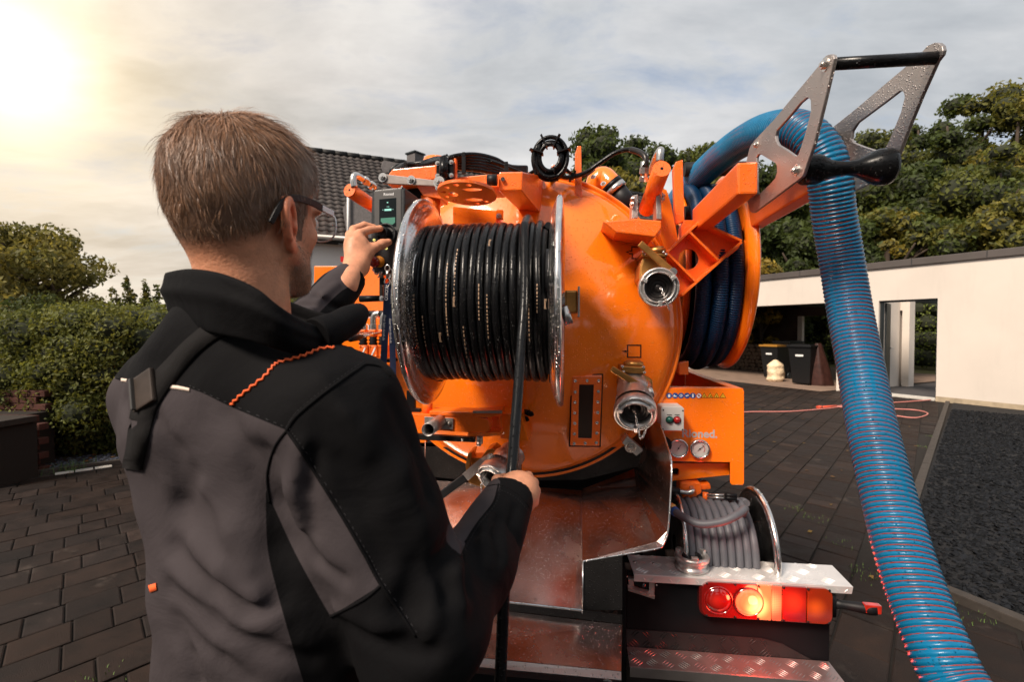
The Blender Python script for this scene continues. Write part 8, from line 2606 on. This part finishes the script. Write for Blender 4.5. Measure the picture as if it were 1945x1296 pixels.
def build_jacket():
    Vj, Qj = surface_net(jacket_sdf, [-.85, .36, .84], [.16, 1.30, 1.76], .0042)
    Vj = relax(Vj, Qj, 2, .5)
    px, py = to_px(Vj)
    def sd(poly):
        n = len(poly); best = np.full(len(px), 1e9)
        for i in range(n):
            (x1, y1), (x2, y2) = poly[i], poly[(i + 1) % n]; dx, dy = x2 - x1, y2 - y1
            t = np.clip(((px - x1) * dx + (py - y1) * dy) / (dx * dx + dy * dy + 1e-9), 0, 1)
            best = np.minimum(best, np.hypot(px - x1 - t * dx, py - y1 - t * dy))
        return np.where(in_poly(px, py, poly), best, -best)
    def curve(pts, n=4): return [(v.x, v.y) for v in smooth_path([Vector((a_, b_, 0)) for a_, b_ in pts], n)]
    D = (Vj - V3(CO)) @ V3(CF)
    g = sd(curve([(60, 712), (203, 714), (262, 728), (362, 739), (440, 774), (545, 818)]) + curve([(545, 818), (575, 862), (640, 965), (690, 1050), (724, 1112)]) + [(628, 1172)] + [(560, 1340), (100, 1500), (60, 712)])
    black = sd(curve([(505, 930), (530, 985), (560, 1050), (598, 1120), (628, 1172)]) + [(724, 1112), (900, 1296), (590, 1360)] + curve([(590, 1340), (556, 1230), (528, 1130), (508, 1040), (505, 930)]))
    g = np.minimum(g, -black)
    sleeve = sd([(500, 640)] + curve([(500, 600), (560, 575), (610, 530), (645, 496)]) + [(680, 500)] + curve([(680, 540), (650, 552), (610, 590), (560, 640)]))
    g = np.where((D > .90) & (px > 500), sleeve, g)
    fore = sd(curve([(925, 900), (950, 915), (936, 955), (909, 990), (889, 1020), (873, 1055), (852, 1040), (850, 1000), (900, 945)]))
    g = np.where((D > .6) & (D < .9) & (px > 780), fore, g)
    o = pmesh('jacket', Vj, Qj, [M['jacket']], None)
    at = o.data.attributes.new('panel', 'FLOAT', 'POINT'); at.data.foreach_set('value', np.clip(g, -30, 30).astype(np.float32))
    tree_ = BVHTree.FromPolygons([tuple(v) for v in Vj], [tuple(int(i) for i in q) for q in Qj])
    def cast(px_, py_, off=.0):
        d = ray(px_, py_).normalized(); h = tree_.ray_cast(CO, d)
        if h[0] is None: return None, None
        n = h[1]
        if n.dot(d) > 0: n = -n
        return h[0] + n * off, n
    def seam(pts, r, name, mat, sub_=12, off=.0, zig=None):
        sp = smooth_path([Vector((a, b, 0)) for a, b in pts], sub_)
        q = []
        for k, v in enumerate(sp):
            x, y = v.x, v.y
            if zig:
                x += zig * (1 if k % 2 else -1) * .5; y += zig * (1 if k % 2 else -1) * .5
            p, n = cast(x, y, off)
            if p is not None and (not q or (p - q[-1]).length < .03): q.append(p)
        if len(q) < 2: return
        mb = MB(); mb.tube(q, r, 7); return PS(name, mb, mat, o, fixn=False)
    bk = M['cloth_black']
    seam([(203, 712), (262, 728), (362, 739), (440, 774), (545, 818)], .0019, 'seam', bk)
    seam([(545, 818), (562, 792), (605, 755), (655, 718), (693, 692)], .0022, 'seam', bk)
    seam([(693, 692), (722, 697), (742, 716)], .0022, 'seam', bk, 6)
    seam([(545, 818), (575, 862), (640, 965), (690, 1050), (724, 1112), (790, 1210)], .0018, 'seam', bk)
    seam([(724, 1112), (690, 1140), (628, 1172)], .0018, 'seam', bk)
    seam([(545, 818), (522, 850), (508, 900), (512, 955)], .0016, 'seam', bk)
    seam([(947, 920), (937, 955), (910, 990), (890, 1020), (872, 1055), (868, 1080)], .0014, 'seam', bk, 6)
    seam([(924, 925), (950, 922), (985, 940), (1008, 968)], .0010, 'cuff_seam', bk, 5)
    seam([(600, 638), (640, 650), (672, 672), (693, 692)], .0014, 'seam', bk, 5)
    def stitches(pts, dx, dy):
        sp = smooth_path([Vector((a + dx, b + dy, 0)) for a, b in pts], 14); mb = MB()
        for k in range(0, len(sp) - 2, 2):
            p, n = cast(sp[k].x, sp[k].y, .0006); q_, n2 = cast(sp[k + 1].x, sp[k + 1].y, .0006)
            if p is None or q_ is None or (p - q_).length > .02: continue
            mb.beam(p, p.lerp(q_, .75), .00055, .0005, n)
        if mb.v: PS('stitching', mb, M['thread'], o, fixn=False)
    for pts in ([(362, 739), (440, 774), (545, 818)], [(545, 818), (562, 792), (605, 755), (655, 718), (693, 692)]): stitches(pts, -1, -6)
    stitches([(545, 818), (575, 862), (640, 965), (690, 1050), (724, 1112), (790, 1210)], 6, -3)
    stitches([(947, 920), (937, 955), (910, 990), (890, 1020), (872, 1055)], 5, 2)
    stitches([(924, 925), (950, 922), (985, 940), (1008, 968)], -2, 9)
    # orange zigzag piping across the shoulder
    seam([(441, 769), (456, 754), (480, 735), (505, 715), (520, 697), (532, 689), (560, 682), (585, 674), (608, 664), (635, 662)], .0016, 'orange_piping', M['cloth_trim'], 4, .0012, zig=3.0)
    def patch(pts, nm, mat, off=.0015, w=None):
        # flat ribbon between two pixel lines lying on the cloth
        vs = []; fs = []
        for (a, b) in pts:
            p, n = cast(*a, off); q_, n2 = cast(*b, off)
            if p is None or q_ is None: continue
            vs += [p, q_, q_ - n2 * .004, p - n * .004]
        for k in range(len(vs) // 4 - 1):
            for q in range(4): fs.append((k * 4 + q, k * 4 + (q + 1) % 4, k * 4 + 4 + (q + 1) % 4, k * 4 + 4 + q))
        mb = MB(); mb.add(vs, fs, 0, True); return PS(nm, mb, mat, o)
    patch([((214, 717), (214, 723)), ((232, 719), (232, 725)), ((256, 722), (256, 727))], 'reflective_tab', M['reflective'])
    patch([((314, 731), (315, 737)), ((338, 733), (338, 740)), ((361, 738), (361, 744))], 'reflective_tab', M['reflective'])
    patch([((287, 1126), (284, 1112)), ((300, 1121), (298, 1108))], 'orange_pull_tab', M['cloth_trim'])
    # strap across the back with a slider buckle
    sp = smooth_path([Vector((a, b, 0)) for a, b in [(575, 640), (520, 622), (470, 612), (420, 622), (372, 655), (330, 700), (296, 742), (276, 780), (264, 840), (254, 890), (252, 930), (262, 975)]], 6)
    vs, fs = [], []
    for k, v in enumerate(sp):
        t = (sp[min(k + 1, len(sp) - 1)] - sp[max(k - 1, 0)]).normalized(); nn = Vector((t.y, -t.x, 0)); w = 19 + 2 * math.sin(k * .2) - 12 * max(0, (k / len(sp) - .82) / .18)
        a_, n1 = cast(v.x + nn.x * w, v.y + nn.y * w, .0035); b_, n2 = cast(v.x - nn.x * w, v.y - nn.y * w, .0035)
        m_, n3 = cast(v.x, v.y, .0045)
        if a_ is None or b_ is None or m_ is None: continue
        if vs and (m_ - vs[-5]).length > .05: continue
        vs += [a_, m_, b_, b_ - n2 * .005, a_ - n1 * .005]
    for k in range(len(vs) // 5 - 1):
        for q in range(5): fs.append((k * 5 + q, k * 5 + (q + 1) % 5, k * 5 + 5 + (q + 1) % 5, k * 5 + 5 + q))
    mb = MB(); mb.add(vs, fs, 0, True); st = PP('shoulder_strap', mb, M['strap'])
    p, n = cast(283, 742, .006)
    if p is not None:
        t = Vector((.45, 0, -.89)); x = t.cross(n).normalized(); y = n.cross(x).normalized(); rot = Matrix((x, y, n)).transposed()
        mb = MB(); mb.box(p, (.040, .042, .006), rot); PS('strap_adjuster', mb, mk('leather', (.035, .024, .018), rough=.6, var=(30, .4)), st, bevel=.002)
        mb = MB(); mb.box(p + x * .014 + n * .005, (.0035, .040, .005), rot); PS('adjuster_bar', mb, mk('dull_buckle', (.09, .085, .08), rough=.4, metal=.5), st, bevel=.001)
    return o, cast
JACKET, jcast = build_jacket()

def collar():
    top = [(313, 516, .650), (350, 509, .595), (395, 513, .555), (440, 526, .535), (490, 549, .53), (535, 582, .54), (575, 606, .57), (615, 619, .61), (652, 612, .66), (686, 588, .72)]
    tin = [(690, 590, .75), (660, 600, .80), (600, 590, .84), (520, 560, .84), (440, 535, .82), (370, 522, .77), (330, 517, .71)]
    bot = [(306, 614, .655), (345, 628, .595), (395, 638, .555), (450, 648, .535), (505, 662, .53), (550, 674, .54), (595, 680, .565), (632, 682, .605), (655, 672, .65), (676, 640, .71)]
    bin_ = [(682, 640, .75), (660, 650, .80), (600, 650, .84), (520, 630, .84), (440, 620, .82), (370, 612, .77), (325, 610, .71)]
    T = smooth_path([W(*p) for p in top + tin], 6, closed=True); B = smooth_path([W(*p) for p in bot + bin_], 6, closed=True)
    n = len(T); rows = 9; vs = []; fs = []
    cen = sum(T, Vector()) / n
    for j in range(rows):
        t = j / (rows - 1)
        for i in range(n):
            p = B[i].lerp(T[i], t)
            out = Vector((p.x - cen.x, p.y - cen.y, 0)).normalized()
            bul = -.016 * (1 - t) ** 2.2 + .003 * math.sin(t * PI) + .0025 * math.sin(t * 9 + i * .15) * (1 - t) + (.0045 if .56 < t < .70 else 0)
            vs.append(p + out * bul)
    for j in range(rows - 1):
        for i in range(n):
            k = (i + 1) % n; fs.append((j * n + i, j * n + k, (j + 1) * n + k, (j + 1) * n + i))
    mb = MB(); mb.add(vs, fs, 0, True)
    o = PS('collar', mb, M['cloth_black'], JACKET)
    s = o.modifiers.new('thickness', 'SOLIDIFY'); s.thickness = .006; s.offset = -1
    u = o.modifiers.new('soft', 'SUBSURF'); u.levels = 1; u.render_levels = 1
    # turned front corner of the collar pointing right
    pts = [W(600, 640, .60), W(640, 622, .63), W(672, 603, .67), W(684, 592, .70)]
    mb = MB(); mb.tube(smooth_path(pts, 6), [.022, .023, .023, .022, .022, .021, .020, .020, .020, .020, .020, .019, .018, .017, .016, .015, .014, .012, .008], 16); c = PS('collar_corner', mb, M['cloth_black'], JACKET)
    return o
collar()

def lower_clothes():
    def tr(p):
        d = s_cap(p, PELV + [0, 0, .02], PELV + [0, 0, -.06], .15, .15)
        for hip, kn, an in LEGS:
            d = smin(d, s_cap(p, hip, kn, .098, .078), .04); d = smin(d, s_cap(p, kn, an + np.array([0, 0, -.02]), .076, .068), .03)
        return np.maximum(d + .003 * np.sin(p[:, 2] * 40 + p[:, 0] * 20), .06 - p[:, 2])
    Vt, Qt = surface_net(tr, [-.7, .45, .03], [.05, 1.1, 1.12], .009); Vt = relax(Vt, Qt, 2)
    pmesh('trousers', Vt, Qt, M['cloth_black'])
    for hip, kn, an in LEGS:
        def bt(p, an=an):
            toe = an + _fy * .16; heel = an - _fy * .06
            d = s_cap(p, [heel[0], heel[1], .045], [toe[0], toe[1], .040], .045, .042)
            d = smin(d, s_cap(p, [an[0], an[1], .06], [an[0], an[1], .17], .046, .05), .03)
            return np.maximum(d, -p[:, 2] + .002)
        Vb, Qb = surface_net(bt, an - [.15, .15, .12], an + [.15, .28, .16], .007); pmesh('boot', Vb, Qb, M['rubber_dry'])
lower_clothes()
